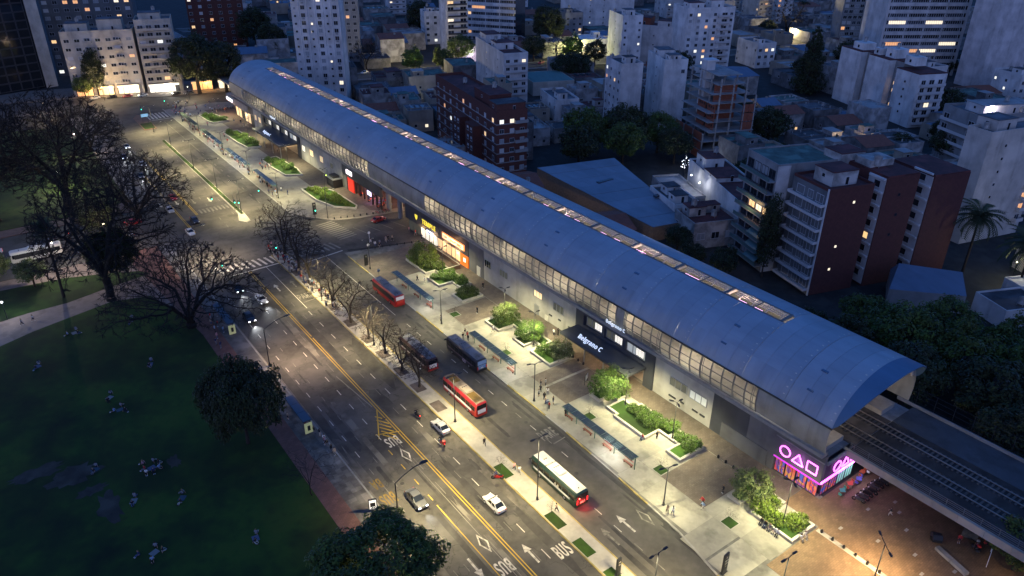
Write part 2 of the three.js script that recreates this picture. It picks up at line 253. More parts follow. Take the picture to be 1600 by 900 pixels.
// tree strip between avenue and bus road
const strip = struct('median_strip', mb().prism([[55.1, -40], [58.5, -40], [58.6, 168], [58.9, 176], [57.6, 181], [56, 182], [55, 178], [54.9, 150]], -0.3, 0.14), M.concrete);
{
  for (const [x0, x1] of [[54.92, 55.14], [58.48, 58.7]]) for (let u = 20; u < 178; u += 4) mb().wb(x0, x1, -0.2, 0.155, u + 0.02, u + 3.98).build('kerb', u % 12 < 9 ? M.yellowKerb : M.kerb, strip);
  for (const u of [44, 51.4, 58.1, 64.7, 78.2]) { mb().wb(55.25, 56.95, 0, 0.165, u - 1.75, u + 1.75).build('turf', M.grass, strip); }
  for (const u of [99.5, 106.9, 113.6, 121.2, 128.3, 136.6, 145.5, 159.8, 166.5]) mb().wb(55.5, 57.6, 0, 0.162, u - 1.6, u + 1.6).build('soil', M.soil, strip);
}
const far = struct('far_median_strip', mb().prism([[57.2, 205], [55.8, 207.5], [57.4, 213], [57.9, 300], [59.2, 300], [59, 212], [58.6, 206]], -0.3, 0.14), M.kerb);
for (let u = 212; u < 298; u += 5.5) mb().wb(57.9, 58.8, 0, 0.24 + 0.1 * (u % 2), u, u + 5.1).build('turf', M.grass, far);
struct('junction_island', mb().prism([[56, 318], [60.6, 318], [61.3, 333], [61, 341], [58.5, 343], [56.2, 338]], -0.3, 0.14), mat(0.2, 0.12, 0.09, { map: T.pavers }));
struct('island_turf', mb().prism([[56.4, 319], [60.2, 319], [60.8, 328], [56.6, 328]], 0, 0.2), M.grass);
// plaza along the station
const plaza = struct('plaza', mb().prism([[63, -40], [65.5, 30], [68, 43.4], [69.6, 52], [70.4, 66], [70.95, 80], [70.95, 170.5], [78, 168.8], [93.6, 164.6], [93.6, 15], [93.6, -40]], -0.4, 0.122), mat(0.2, 0.19, 0.165, { map: T.grime }));
{
  const kp = [[63, -40], [65.5, 30], [68, 43.4], [69.6, 52], [70.4, 66], [70.95, 80], [70.95, 168]];
  for (let i = 0; i + 1 < kp.length; i++) { const n = Math.max(1, Math.round((kp[i + 1][1] - kp[i][1]) / 6)); for (let j = 0; j < n; j++) { const q = (k) => [lerp(kp[i][0], kp[i + 1][0], k / n), lerp(kp[i][1], kp[i + 1][1], k / n)], [a, b] = q(j), [c, d] = q(j + 1); mb().prism([[a - 0.14, b + 0.02], [a + 0.14, b + 0.02], [c + 0.14, d - 0.02], [c - 0.14, d - 0.02]], -0.3, 0.15).build('kerb', j % 3 ? M.yellowKerb : M.kerb, plaza); } }
  reseed(31);
  const slabM = [0, 1, 2, 3].map((i) => mat(0.31 + i * 0.024, 0.292 + i * 0.022, 0.24 + i * 0.018, { map: T.concrete, rough: 0.9 }));
  const slab = (x0, x1, u0, u1) => mb().wb(x0 + 0.012, x1 - 0.012, 0.08, 0.14, u0 + 0.012, u1 - 0.012).build('paving_slab', pick(slabM), plaza);
  for (let u = 40.7; u < 149; u += 5.2) { const e = Math.min(u + 5.2, 149.5); if (u > 66) slab(71.1, 76.1, u, e); else if (u > 48) slab(70.4 + (u - 52) * 0.03, 76.1, u, e); else slab(68.7, 76.1, u + 0.4, e);
    slab(76.1, 81.25, u, e); slab(81.25, 84.4, u, e); slab(84.4, 87.5, u, e); }
  const dark = (x0, x1, u0, u1) => { const nx = Math.max(1, Math.round((x1 - x0) / 4)), nu = Math.max(1, Math.round((u1 - u0) / 4)); for (let i = 0; i < nx; i++) for (let j = 0; j < nu; j++) mb().wb(lerp(x0, x1, i / nx), lerp(x0, x1, (i + 1) / nx) - 0.015, 0.1, 0.147, lerp(u0, u1, j / nu), lerp(u0, u1, (j + 1) / nu) - 0.015).build('dark_paving', pick(darkM), plaza); };
  const darkM = [mat(0.17, 0.135, 0.105, { map: T.pavers }), mat(0.155, 0.125, 0.098, { map: T.pavers }), mat(0.182, 0.148, 0.118, { map: T.pavers })];
  dark(76.3, 87.4, 121.1, 129.2); dark(76.2, 87.4, 93.2, 97.2); dark(76.2, 87.4, 86.3, 92.6); dark(76.2, 87.4, 53.3, 62.2); dark(87.55, 92.2, 47, 149.5); dark(71.3, 92.2, 149.6, 164.5);
}
// reddish-brown terrace at the near end, running under the viaduct
const terrace = struct('brick_terrace', mb().prism([[74.8, -40], [75, 40.5], [87.5, 40.5], [87.5, 46.9], [92.6, 46.9], [92.6, 43.9], [125, 43.9], [125, -40]], -0.3, 0.151), mat(0.21, 0.135, 0.075, { map: T.pavers }));
mb().wb(86.35, 87.15, 0.05, 0.158, -20, 40.3).build('pale_band', M.concrete, terrace);
for (const [x, u] of [[89.5, 38.2], [91.7, 33.5], [93.6, 28.9], [97.2, 32.2], [96.5, 38], [99.8, 34.8], [101.4, 36.4], [95.2, 24], [91, 26.5]]) mb().wb(x, x + 0.75, 0.1, 0.158, u, u + 0.42).build('pale_paver', M.concrete, terrace);
// plaza beyond the side street
const farPlaza = struct('far_plaza', mb().prism([[70.2, 345], [69.9, 205], [72.5, 199], [78, 192.4], [85, 189.6], [93, 188.2], [120, 182], [120, 330], [92, 346]], -0.4, 0.125), mat(0.28, 0.26, 0.215, { map: T.concrete }));
mb().prism([[83.8, 335], [83.8, 196], [93.5, 191], [118, 186], [118, 325]], 0, 0.135).build('dark_paving', mat(0.13, 0.105, 0.088, { map: T.pavers }), farPlaza);
mb().prism([[73.4, 199.4], [78.4, 193.4], [85, 190.4], [90, 190], [90, 198], [80, 203]], 0, 0.142).build('dark_paving', mat(0.2, 0.18, 0.15, { map: T.pavers }), farPlaza);
for (let u = 203; u < 342; u += 6) mb().wb(69.75, 70.05, -0.2, 0.15, u, u + 5.96).build('kerb', M.kerb, farPlaza);
// park side: brick walk, grey tiled walk, lawns, paths
const walk = struct('park_sidewalk', mb().prism([[29, -40], [35.9, -40], [35.9, 203], [27, 203], [29, 160]], -0.4, 0.12), mat(0.17, 0.165, 0.155, { map: T.grime }));
mb().prism([[28.9, -40], [31.9, -40], [32.4, 203], [24, 203], [27.5, 165], [28.9, 150]], 0, 0.128).build('brick_paving', mat(0.22, 0.105, 0.075, { map: T.pavers }), walk);
reseed(8);
{ const tm = [0.16, 0.19, 0.22, 0.25].map((v) => mat(v, v * 0.9, v * 0.74, { map: T.grime }));
  for (let u = 66; u < 126; u += 0.95) for (let x = 32; x < 35.5; x += 0.87) mb().wb(x, x + 0.845, 0.09, 0.131, u, u + 0.925).build('tile', pick(tm), walk); }
for (let u = 30; u < 200; u += 5) mb().wb(35.7, 35.98, -0.2, 0.14, u, u + 4.97).build('kerb', M.kerb, walk);
struct('lawn', mb().prism([[-160, -60], [29, -60], [28.9, 150], [27.5, 163], [24.2, 175], [16, 177], [8, 174.8], [0, 172.5], [-8, 169], [-40, 160], [-160, 130]], -0.4, 0.11), M.grass);
struct('park_path', mb().prism([[24.2, 174.6], [16, 176.6], [8, 174.4], [0, 172.1], [-8, 168.6], [-60, 150], [-60, 164], [-8, 181], [0, 182.4], [8, 182.6], [16, 185], [27, 190], [27.6, 165]], -0.3, 0.1), mat(0.27, 0.2, 0.17, { map: T.concrete }));
struct('upper_lawn', mb().prism([[27, 187], [16, 184.5], [8, 182.2], [0, 182], [-8, 180.6], [-80, 160], [-80, 196], [-4, 197.6], [9, 196.4], [17, 193.6], [25, 190]], -0.3, 0.13), M.grass);
struct('curved_path', mb().prism([[-80, 194], [-4, 196.8], [9, 195.6], [26, 188], [28, 202.5], [10, 203], [-80, 203]], -0.3, 0.09), mat(0.25, 0.19, 0.16, { map: T.concrete }));
struct('far_lawn', mb().prism([[-200, 238], [26, 238], [34, 244], [35, 340], [-200, 390]], -0.3, 0.12), mat(0.062, 0.08, 0.012, { map: T.grass, rough: 1 }));
struct('far_path', mb().prism([[-200, 232.5], [36, 232.5], [36, 244], [26, 237.6], [-200, 237.6]], -0.3, 0.13), mat(0.2, 0.12, 0.1, { map: T.pavers }));
struct('corner_sidewalk', mb().prism([[36, 233], [40.8, 240], [40.8, 350], [35, 356], [34.5, 340], [34, 243]], -0.3, 0.14), mat(0.24, 0.2, 0.16, { map: T.pavers }));
reseed(77);
for (const [x, u, w, l] of [[2.2, 107, 3.4, 8], [-1, 118, 8, 5], [0.5, 112.5, 5, 2.4], [-6, 122, 9, 3.5], [13, 112, 2, 4]]) { const pts = []; for (let i = 0; i < 26; i++) { const a = i / 26 * 2 * Math.PI, k = rr(0.65, 1.2); pts.push([x + Math.cos(a) * w / 2 * k, u + Math.sin(a) * l / 2 * k]); } struct('bare_soil', mb().prism(pts, 0, 0.118, false), mat(0.07, 0.06, 0.045, { map: T.grime, rough: 1 })); }
// shop street pavement at the far junction and the blocks behind the station
struct('shop_sidewalk', mb().prism([[-60, 412], [50, 385.5], [72, 370.5], [140, 353], [150, 380], [80, 398], [50, 408], [-60, 440]], -0.3, 0.13), mat(0.25, 0.21, 0.17, { map: T.pavers }));
// manhole covers, drain gratings and oil marks
reseed(123);
const coverM = mat(0.05, 0.047, 0.042, { map: T.grime, rough: 0.6 }), coverGeo = mb().cyl(0, 0, 0.36, 0, 0.012, 18).geo();
for (let i = 0; i < 26; i++) { const bus = i % 2; const o = add(bus ? busRoad : avenue, 'manhole_cover', coverGeo, coverM); o.position.set(bus ? rr(60, 70) : rr(37, 54), 0.002, -rr(44, 165)); }
for (let i = 0; i < 46; i++) { const x = pick([60.9, 62.1, 68.4, 69.7, 49.2, 53.2, 39.8, 44.6]), u = rr(46, 168); patch(x > 58 ? busRoad : avenue, x, u, rr(0.3, 0.8), rr(2, 9), patchM[0], 'oil_mark').position.y = 0.001 + i * 0.00003; }
// ---------------------------------------------------------------- the station
const S = {
  roof: [0, 1, 2, 3].map((i) => mat(0.35 + i * 0.012, 0.395 + i * 0.013, 0.44 + i * 0.014, { map: T.metal, rough: 0.5, metal: 0.15 })), visor: mat(0.1, 0.19, 0.3, { map: T.metal, rough: 0.5 }),
  clad: mat(0.36, 0.345, 0.30, { map: T.plaster, rough: 0.7 }), wall: mat(0.40, 0.39, 0.36, { map: T.plaster, rough: 0.85 }), grey: mat(0.14, 0.14, 0.145, { map: T.plaster }), slate: mat(0.05, 0.055, 0.068, { map: T.plaster, rough: 0.6 }),
  ledge: mat(0.30, 0.30, 0.30, { map: T.concrete }), mull: mat(0.12, 0.125, 0.125, { rough: 0.5 }), inside: mat(0.62, 0.56, 0.47, { rough: 0.8 }), floor: mat(0.45, 0.40, 0.34, { map: T.concrete }),
  litWhite: mat(0.8, 0.8, 0.75, { glow: [1, 0.92, 0.72], gi: 1.0 }), litWarm: mat(0.8, 0.7, 0.5, { glow: [1, 0.66, 0.3], gi: 0.9 }), pink: mat(0.9, 0.7, 0.85, { glow: [1, 0.52, 0.92], gi: 3.2 }),
  neon: mat(0.9, 0.5, 0.9, { glow: [1, 0.16, 0.98], gi: 3.0 }), neonSoft: mat(0.5, 0.05, 0.5, { glow: [0.75, 0.05, 0.8], gi: 0.8 }),
};
const station = placed('railway_station', 'long railway station with blue grey barrel roof, lit window strip and skylight', 'railway station', [92.3, 44.3, 0]);
const EX = (t) => 103.5 + 12.2 * Math.cos(t), EY = (t) => 12 + 9.2 * Math.sin(t);
function shell(m, ta, tb, u0, u1, n, th = 0.14) { // a curved plate of the vault between two angles
  const pt = (i, u, k) => { const t = lerp(ta, tb, i / n), f = typeof u === 'function' ? u(t) : u; return V3(103.5 + (12.2 - k) * Math.cos(t), 12 + (9.2 - k) * Math.sin(t), -f); };
  const nr = (i) => { const t = lerp(ta, tb, i / n); return V3(Math.cos(t) / 12.2, Math.sin(t) / 9.2, 0).normalize(); };
  for (let i = 0; i < n; i++) {
    const a = nr(i), b = nr(i + 1), na = a.clone().negate(), nb = b.clone().negate(), s = tb < ta ? 1 : -1;
    const q = (A, B, C, D, ns) => s > 0 ? m.quad(A, B, C, D, ns) : m.quad(D, C, B, A, [ns[3], ns[2], ns[1], ns[0]]);
    q(pt(i, u0, 0), pt(i + 1, u0, 0), pt(i + 1, u1, 0), pt(i, u1, 0), [a, b, b, a]);
    q(pt(i, u1, th), pt(i + 1, u1, th), pt(i + 1, u0, th), pt(i, u0, th), [na, nb, nb, na]);
    q(pt(i, u0, th), pt(i + 1, u0, th), pt(i + 1, u0, 0), pt(i, u0, 0), [a, b, b, a].map(() => V3(0, 0, 1))); q(pt(i, u1, 0), pt(i + 1, u1, 0), pt(i + 1, u1, th), pt(i, u1, th), [a, b, b, a].map(() => V3(0, 0, -1)));
  }
  for (const [i, k] of [[0, 0], [n, 1]]) { const A = pt(i, u0, 0), B = pt(i, u1, 0), C = pt(i, u1, th), D = pt(i, u0, th); k ? m.quad(D, C, B, A) : m.quad(A, B, C, D); }
  return m;
}
const TL = Math.PI - 0.2414, TB = Math.PI + 0.297, SK0 = 99.9 * D2R, SK1 = 86.7 * D2R;
reseed(401);
const bounds = [44.3, 52.7]; for (let i = 0; i <= 20; i++) bounds.push(61.1 + i * 12.05); bounds.push(311.2, 320.3);
for (let i = 0; i + 1 < bounds.length; i++) {
  const U0 = bounds[i], U1 = bounds[i + 1], gap = U0 > 60 && U1 < 305, N3 = gap ? 4 : 3;
  for (let j = 0; j < N3; j++) {
    const u0 = lerp(U0, U1, j / N3), u1 = lerp(U0, U1, (j + 1) / N3) - (j === N3 - 1 ? 0.07 : 0.035), m = pick(S.roof);
    if (!gap) shell(mb(), TL, 0.25, u0, u1, 40).build('roof_panel', m, station);
    else { shell(mb(), TL, SK0, u0, u1, 20).build('roof_panel', m, station); shell(mb(), SK1, 0.25, u0, u1, 18).build('roof_panel', m, station); }
  }
  if (i % 2 === 0) for (const t of [2.55, 2.2]) mb().wb(EX(t) - 0.05, EX(t) + 0.35, EY(t) - 0.05, EY(t) + 0.2, U0 + 5, U0 + 6.1).build('roof_hatch', S.visor, station);
  shell(mb(), TL, 0.25, U0 + 0.4, U0 + 0.7, 22, 0.55).build('roof_rib', S.inside, station);
  shell(mb(), 0.24, -0.29, U0, U1 - 0.04, 5, 0.1).build('cladding_panel', S.clad, station);
}
shell(mb(), TL, 0.25, (t) => 44.3 - 3.3 * Math.pow(Math.sin((t - 0.25) / (TL - 0.25) * Math.PI), 0.7), 44.28, 40).build('roof_visor', S.visor, station);
mb().wb(91.5, 91.78, 14.0, 14.24, 44.2, 320.2).build('gutter', M.dark, station);
for (let i = 0; i < 34; i++) { const u = 44.5 + i * 8.1; mb().wb(91.35, 92.7, 8.5, 9.15, u, u + 8.06).build('ledge', S.ledge, station); }
// curved window strip and opaque cladding below the eaves
const clad = (u0, u1, m = S.clad) => { const n = Math.max(1, Math.round((u1 - u0) / 3.1)); for (let i = 0; i < n; i++) shell(mb(), TB, TL, lerp(u0, u1, i / n), lerp(u0, u1, (i + 1) / n) - 0.02, 7, 0.12).build('cladding_panel', m, station); };
clad(44.4, 57.2); clad(88.2, 90.2); clad(163, 195.2); clad(305, 319.5);
const paneTpl = new Map();
function glaze(u0, u1) {
  const n = Math.round((u1 - u0) / 2.45), w = (u1 - u0) / n, key = w.toFixed(3);
  if (!paneTpl.has(key)) {
    const p = mb(), f = mb(), pt = (t, u) => V3(EX(t), EY(t), -u);
    for (let i = 0; i < 4; i++) { const a = lerp(TL, TB, i / 4), b = lerp(TL, TB, (i + 1) / 4); p.quad(pt(b, 0), pt(b, w), pt(a, w), pt(a, 0)); f.bar(pt(a, 0), pt(b, 0), 0.2, 0.2); }
    for (const k of [0.02, 0.36, 0.66, 0.98]) { const t = lerp(TL, TB, k); f.bar(pt(t, 0), pt(t, w), 0.13); }
    paneTpl.set(key, [p.geo().translate(-92.3, 0, 44.3), f.geo().translate(-92.3, 0, 44.3)]);
  }
  const [pg, fg] = paneTpl.get(key);
  for (let i = 0; i < n; i++) { const f = add(station, 'window_frame', fg, S.mull); f.position.z = -(u0 + i * w); add(f, 'pane', pg, M.glass); }
}
glaze(57.3, 88.1); glaze(90.3, 162.9); glaze(195.3, 304.9);
for (const u of [57.9, 68.5, 79, 87.4, 95.5, 104, 116, 128, 140, 152, 206, 230, 254, 278, 300]) { const m = mb(), pt = (t, o, d) => V3(103.5 + (12.2 + d) * Math.cos(t), 12 + (9.2 + d) * Math.sin(t), -(u + o)); for (const o of [0, 0.34]) { const ps = []; for (let i = 0; i <= 5; i++) ps.push(pt(lerp(TL, TB, i / 5), o, 0.14)); m.tube(ps, 0.06, 6); } m.build('drainpipe', S.mull, station); }
// skylight: frames, slats and the pinkish tubes along its edge
reseed(19);
for (let i = 0; i < 20; i++) {
  const u0 = 61.5 + i * 12.05, m = mb(), q = (x, y, u) => V3(x, y, -u);
  m.bar(q(101.35, 21.1, u0), q(101.35, 21.1, u0 + 11.9), 0.18); m.bar(q(104.25, 21.25, u0), q(104.25, 21.25, u0 + 11.9), 0.18); m.bar(q(101.35, 21.15, u0 + 0.2), q(104.25, 21.3, u0 + 0.2), 0.5, 0.3); m.bar(q(101.35, 21.12, u0 + 6), q(104.25, 21.2, u0 + 6), 0.16);
  const f = m.build('skylight_frame', S.mull, station), s = mb();
  for (const [x, y] of [[103.3, 20.75], [103.65, 20.9], [103.98, 21.05]]) s.bar(q(x, y, u0 + 0.6), q(x, y, u0 + 11.4), 0.17, 0.07);
  for (let k = 0; k < 4; k++) s.bar(q(102.4, 20.4, u0 + 1.4 + k * 2.9), q(103.9, 20.95, u0 + 1.4 + k * 2.9), 0.14);
  s.bar(q(102.45, 20.42, u0 + 0.8), q(102.45, 20.42, u0 + 11.2), 0.12); s.build('slat', S.inside, f);
  const nl = i < 5 ? 2 : 1 + Math.floor(rnd() * 2.4);
  for (let k = 0; k < nl; k++) { const u = u0 + 1.5 + rr(0, 8); mb().wb(101.5, 101.68, 20.95, 21.1, u, u + 1.7).build('skylight_lamp', S.pink, f); }
}
for (let i = 0; i < 10; i++) point(P(103, 70 + i * 24, 19.6), lin(1, 0.74, 0.66), 75);
// platforms inside, with hanging lamps
mb().wb(92.9, 99.6, 7.2, 8.1, 46, 320).build('platform', S.floor, station); mb().wb(110.6, 114.6, 7.2, 8.1, 46, 320).build('platform', S.floor, station);
for (let i = 0; i < 14; i++) { const u = 56 + i * 19; mb().wb(96.2, 96.5, 13.4, 13.5, u - 3, u + 3).build('platform_lamp', S.litWhite, station); mb().bar(P(97.6, u + 4, 8.1), P(97.6, u + 4, 17), 0.35).build('roof_column', S.inside, station); point(P(96.4, u, 13.1), lin(1, 0.86, 0.62), 150); }
for (let i = 0; i < 26; i++) mb().wb(98.9, 99.1, 8.1, 10.6 + (i % 3) * 0.7, 58 + i * 9, 62 + i * 9).build('platform_screen', i % 2 ? S.inside : S.clad, station);
// ground-floor wall, one panel after another
const wallSeg = (u0, u1, m, x = 92.3) => { const n = Math.max(1, Math.round((u1 - u0) / 7)); for (let i = 0; i < n; i++) mb().wb(x, 92.95, 0, 8.5, lerp(u0, u1, i / n), lerp(u0, u1, (i + 1) / n) - 0.015).build('wall_panel', m, station); };
wallSeg(52.7, 58.4, S.grey, 92.25); wallSeg(58.4, 66, S.slate, 92.2); mb().wb(92.05, 92.2, 0.1, 3.2, 54, 63.5).build('shutter', S.grey, station);
wallSeg(66, 80, S.wall); wallSeg(102.5, 137, S.wall); wallSeg(137.2, 143.6, S.grey); wallSeg(215.8, 250, S.wall); wallSeg(287, 297, S.wall);
mb().wb(92.4, 92.95, 0, 8.5, 80, 82.6).build('wall_panel', S.grey, station);
// windows in the wall: dark metal frame, two or three lights
const winGeo = (() => { const m = mb(); m.box(-0.5, 0.5, -0.5, -0.45, 0, 0.08); m.box(-0.5, 0.5, 0.45, 0.5, 0, 0.08); m.box(-0.5, -0.46, -0.45, 0.45, 0, 0.08); m.box(0.46, 0.5, -0.45, 0.45, 0, 0.08); for (const x of [-0.17, 0.17]) m.box(x - 0.018, x + 0.018, -0.45, 0.45, 0, 0.07); return m.geo(); })();
const paneGeo = (() => { const m = mb(); m.box(-0.46, 0.46, -0.45, 0.45, 0, 0.03); return m.geo(); })();
function stWin(u0, u1, y0, y1, glass, frame = M.galv, x = 92.3) { const f = add(station, 'window', winGeo, frame); f.position.set(x - 92.3, (y0 + y1) / 2, 44.3 - (u0 + u1) / 2); f.rotation.y = -Math.PI / 2; f.scale.set(u1 - u0, y1 - y0, 1.2); add(f, 'pane', paneGeo, glass); return f; }
const dimGlass = mat(0.05, 0.055, 0.05, { rough: 0.1, glow: [0.5, 0.5, 0.4], gi: 0.12 }), paleGlass = mat(0.5, 0.52, 0.5, { rough: 0.2, glow: [0.85, 0.9, 0.8], gi: 0.3 });
stWin(71.9, 76.1, 3.9, 5.7, dimGlass); stWin(67.2, 71.3, 3.8, 5.6, paleGlass);
stWin(106.8, 110.3, 4, 5.9, dimGlass); stWin(114.2, 117.2, 4.4, 6, S.litWarm); stWin(127.2, 130.4, 4, 5.7, dimGlass); stWin(134, 136.6, 3.9, 5.8, M.darkGlass);
stWin(223, 225.5, 3.7, 5.7, dimGlass); stWin(231, 233.6, 3.6, 5.8, S.litWarm); stWin(239, 242, 3.5, 5.8, S.litWarm); stWin(246, 248.6, 3.4, 5.6, S.litWhite); stWin(289, 291.4, 3.6, 5.8, S.litWarm); stWin(293.5, 295.6, 3.6, 5.8, S.litWarm);
for (const [u0, u1, y] of [[74.2, 75.9, 1.5], [72.2, 73, 1.6], [68.9, 70.2, 1.6], [67.3, 68.4, 1.6], [110.6, 111.6, 2], [107.6, 108.4, 2.2], [104.2, 105, 2]]) mb().wb(92.12, 92.3, y, y + 0.28, u0, u1).build('wall_vent', M.dark, station);
for (const [u0, u1, y1, m] of [[115.2, 116.9, 2.5, M.galv], [111.9, 113, 1.5, M.offwhite], [138.4, 140, 2.6, M.offwhite], [228.2, 229.6, 2.4, M.galv]]) mb().wb(92.16, 92.3, 0.15, y1, u0, u1).build('service_door', m, station);
// two entrance portals with canopies
function portal(u0, u1, c0, c1, cx, bays, text, cy) {
  const m = mb(); m.wb(91.95, 92.9, 0, 9.4, u0, u0 + 2.4); m.wb(91.95, 92.9, 0, 9.4, u1 - 2.4, u1); m.wb(91.95, 92.9, 7.5, 9.4, u0 + 2.4, u1 - 2.4); m.wb(91.95, 92.9, cy - 0.35, 5.15, u0 + 2.4, u1 - 2.4);
  for (let i = 1; i < bays; i++) { const u = lerp(u0 + 2.4, u1 - 2.4, i / bays); m.wb(92.05, 92.9, 5.15, 7.5, u - 0.35, u + 0.35); } m.build('portal', S.slate, station);
  for (let i = 0; i < bays; i++) { const a = lerp(u0 + 2.4, u1 - 2.4, i / bays) + 0.35, b = lerp(u0 + 2.4, u1 - 2.4, (i + 1) / bays) - 0.35; stWin(a, b, 5.15, 7.5, i ? dimGlass : paleGlass, M.galv, 92.6); stWin(a + 0.4, (a + b) / 2, 5.4, 7.1, S.litWhite, M.galv, 92.52); }
  const c = mb(); c.wb(cx, 91.95, cy, cy + 0.45, c0, c1).build('canopy', S.slate, station); const col = mb();
  for (let i = 0; i < 4; i++) col.cyl(cx + 0.7, -lerp(c0 + 1.5, c1 - 1.5, i / 3), 0.12, 0.1, cy, 8); col.build('canopy_column', M.galv, station);
  mb().wb(92.95, 97.5, 0.1, 0.16, u0 + 2.4, u1 - 2.4).build('lobby_floor', S.floor, station); mb().wb(97.5, 97.8, 0, cy, u0, u1).build('lobby_wall', S.inside, station); mb().wb(92.95, 97.8, cy + 0.5, cy + 0.7, u0, u1).build('lobby_ceiling', S.inside, station);
  for (let i = 0; i < 3; i++) { const u = lerp(c0 + 3, c1 - 3, i / 2); mb().wb(89.6, 90.2, cy - 0.06, cy - 0.005, u - 0.6, u + 0.6).build('canopy_lamp', S.litWarm, station); spot(P(89.9, u, cy - 0.12), P(89.9, u, 0), lin(1, 0.66, 0.36), 34, 70, 0.7); }
  point(P(95.2, (u0 + u1) / 2, cy - 0.5), lin(1, 0.7, 0.4), 60);
  const t = textGeo(text, 0.95, 0.08); const s = add(station, 'canopy_lettering', t, S.whiteSign); s.rotation.set(-Math.PI / 2 + 0.25, 0, -Math.PI / 2, 'YXZ'); return s;
}
S.whiteSign = mat(0.9, 0.9, 0.95, { glow: [0.72, 0.85, 1], gi: 0.75 });
{
  const a = portal(80, 102.5, 81.9, 101.6, 86.9, 3, 'Belgrano C', 4.1), b = portal(250, 287, 252, 279, 85.5, 4, 'Belgrano C', 4.8);
  for (const [s, x, u, y] of [[a, 88.4, 94, 4.62], [b, 87, 268, 5.35]]) { s.rotation.set(0, -Math.PI / 2, 0); s.rotateX(-0.9); s.position.set(x - 92.3, y + 0.35, 44.3 - u); }
}
for (const [u, w] of [[90.2, 5], [272, 6]]) { const s = add(station, 'wall_lettering', textGeo('Belgrano C', 0.75, 0.06), S.whiteSign); s.rotation.y = -Math.PI / 2; s.position.set(-1.0, 9.75, 44.3 - u); }
// café and bar block
mb().wb(92.1, 92.9, 3.5, 8.5, 143.6, 175.4).build('fascia', S.slate, station); mb().tube([P(93.4, 175, 3.5), P(93.4, 175, 8.5)], 1.3, 16).build('rounded_corner', S.slate, station);
reseed(55);
for (let i = 0; i < 12; i++) { const u = 148 + i * 2.2; stWin(u, u + 2.1, 0.2, 3.5, i < 5 ? S.litWarm : i < 9 ? S.litWhite : dimGlass, M.dark, 92.6); }
mb().wb(92.2, 92.5, 0.15, 3.5, 144, 147.6).build('orange_panel', mat(0.65, 0.14, 0.02, { glow: [1, 0.2, 0.02], gi: 0.5 }), station); mb().wb(92.15, 92.22, 1.4, 2.5, 145, 146).build('poster', S.litWhite, station);
for (let i = 0; i < 4; i++) point(P(91.5, 149 + i * 6, 3.1), lin(1, 0.6, 0.28), 22);
const box = (name, label, u0, u1, y0, y1, m, x0 = 91.9, x1 = 92.08) => { const g = placed(name, label, 'sign', [x0, u0, y0]); mb().wb(x0, x1, y0, y1, u0, u1).build('sign_box', m, g); return g; };
const sideText = (g, s, size, x, u, y, m, name = 'lettering') => { const t = add(g, name, textGeo(s, size, 0.05), m), o = ORG.get(g); t.rotation.y = -Math.PI / 2; t.position.set(x - o.x, y - o.y, -u - o.z); return t; };
{
  const g = box('shop_sign', 'glowing white and orange café sign on dark fascia beside the street underpass', 145.2, 155.6, 4.55, 6.15, mat(0.8, 0.4, 0.2, { glow: [1, 0.3, 0.06], gi: 1.3 }));
  for (const [u0, u1] of [[152.4, 155.2], [145.6, 151.9]]) mb().wb(91.82, 91.9, 4.75, 5.95, u0, u1).build('sign_panel', mat(0.9, 0.85, 0.7, { glow: [1, 0.82, 0.5], gi: 1.3 }), g); sideText(g, 'CAFE', 0.62, 91.8, 153.8, 5.35, S.neonOrange = mat(0.5, 0.15, 0.03, { glow: [0.9, 0.2, 0.02], gi: 0.6 })); sideText(g, 'MARTINEZ', 0.78, 91.8, 148.8, 5.35, S.neonOrange);
  point(P(91, 150, 5.3), lin(1, 0.5, 0.2), 28);
  const t = box('bar_sign', 'yellow TEMPLE lettering with shield emblem on dark curved fascia', 157.5, 170, 4.6, 6.6, S.slate, 92.0, 92.09), ym = mat(0.8, 0.7, 0.1, { glow: [1, 0.78, 0.06], gi: 1.1 });
  sideText(t, 'TEMPLE', 1.35, 91.93, 162.4, 5.6, ym); const sh = add(t, 'emblem', new THREE.ShapeGeometry(new THREE.Shape([[-0.75, 0.7], [0.75, 0.7], [0.6, -0.1], [0, -0.85], [-0.6, -0.1]].map(([a, b]) => new THREE.Vector2(a, b)))), ym); sh.rotation.y = -Math.PI / 2; sh.position.set(-0.08, 1.05, -(169 - 157.5));
  const w = box('bar_sign', 'small bluish white lit sign under yellow lettered fascia', 159.4, 162.6, 3.6, 4.4, mat(0.8, 0.8, 0.9, { glow: [0.75, 0.8, 1], gi: 2 }), 91.3, 91.5); sideText(w, 'TEMPLE', 0.42, 91.28, 161, 4, M.dark);
  box('shop_sign', 'white lit sign above the red kiosk front in station wall', 208.6, 212.4, 5.7, 7, mat(0.8, 0.8, 0.8, { glow: [1, 0.86, 0.9], gi: 2.2 }), 91.8, 92.1);
  const f = box('shop_sign', 'long white lit sign at the far end of the station', 318, 325, 6, 6.9, mat(0.8, 0.8, 0.9, { glow: [0.85, 0.88, 1], gi: 3 }), 90.9, 91.2); mb().wb(91.2, 91.5, 5.2, 8, 300, 326).build('sign_band', S.ledge, f);
}
mb().wb(92, 92.9, 4.6, 8.5, 190.2, 215.8).build('fascia', S.slate, station); mb().wb(92.1, 92.4, 0.15, 5.6, 208.3, 212.3).build('red_front', mat(0.5, 0.02, 0.015, { glow: [1, 0.05, 0.02], gi: 0.45 }), station); mb().wb(92, 92.5, 0.1, 5, 213, 215.8).build('wall_panel', S.grey, station);
for (let i = 0; i < 7; i++) mb().wb(92.5, 92.9, 0, 8.5, 191 + i * 2.8, 191.35 + i * 2.8).build('bar_post', M.dark, station);
for (const u of [194, 200, 206]) point(P(95, u, 4.2), lin(1, 0.42, 0.3), 46);
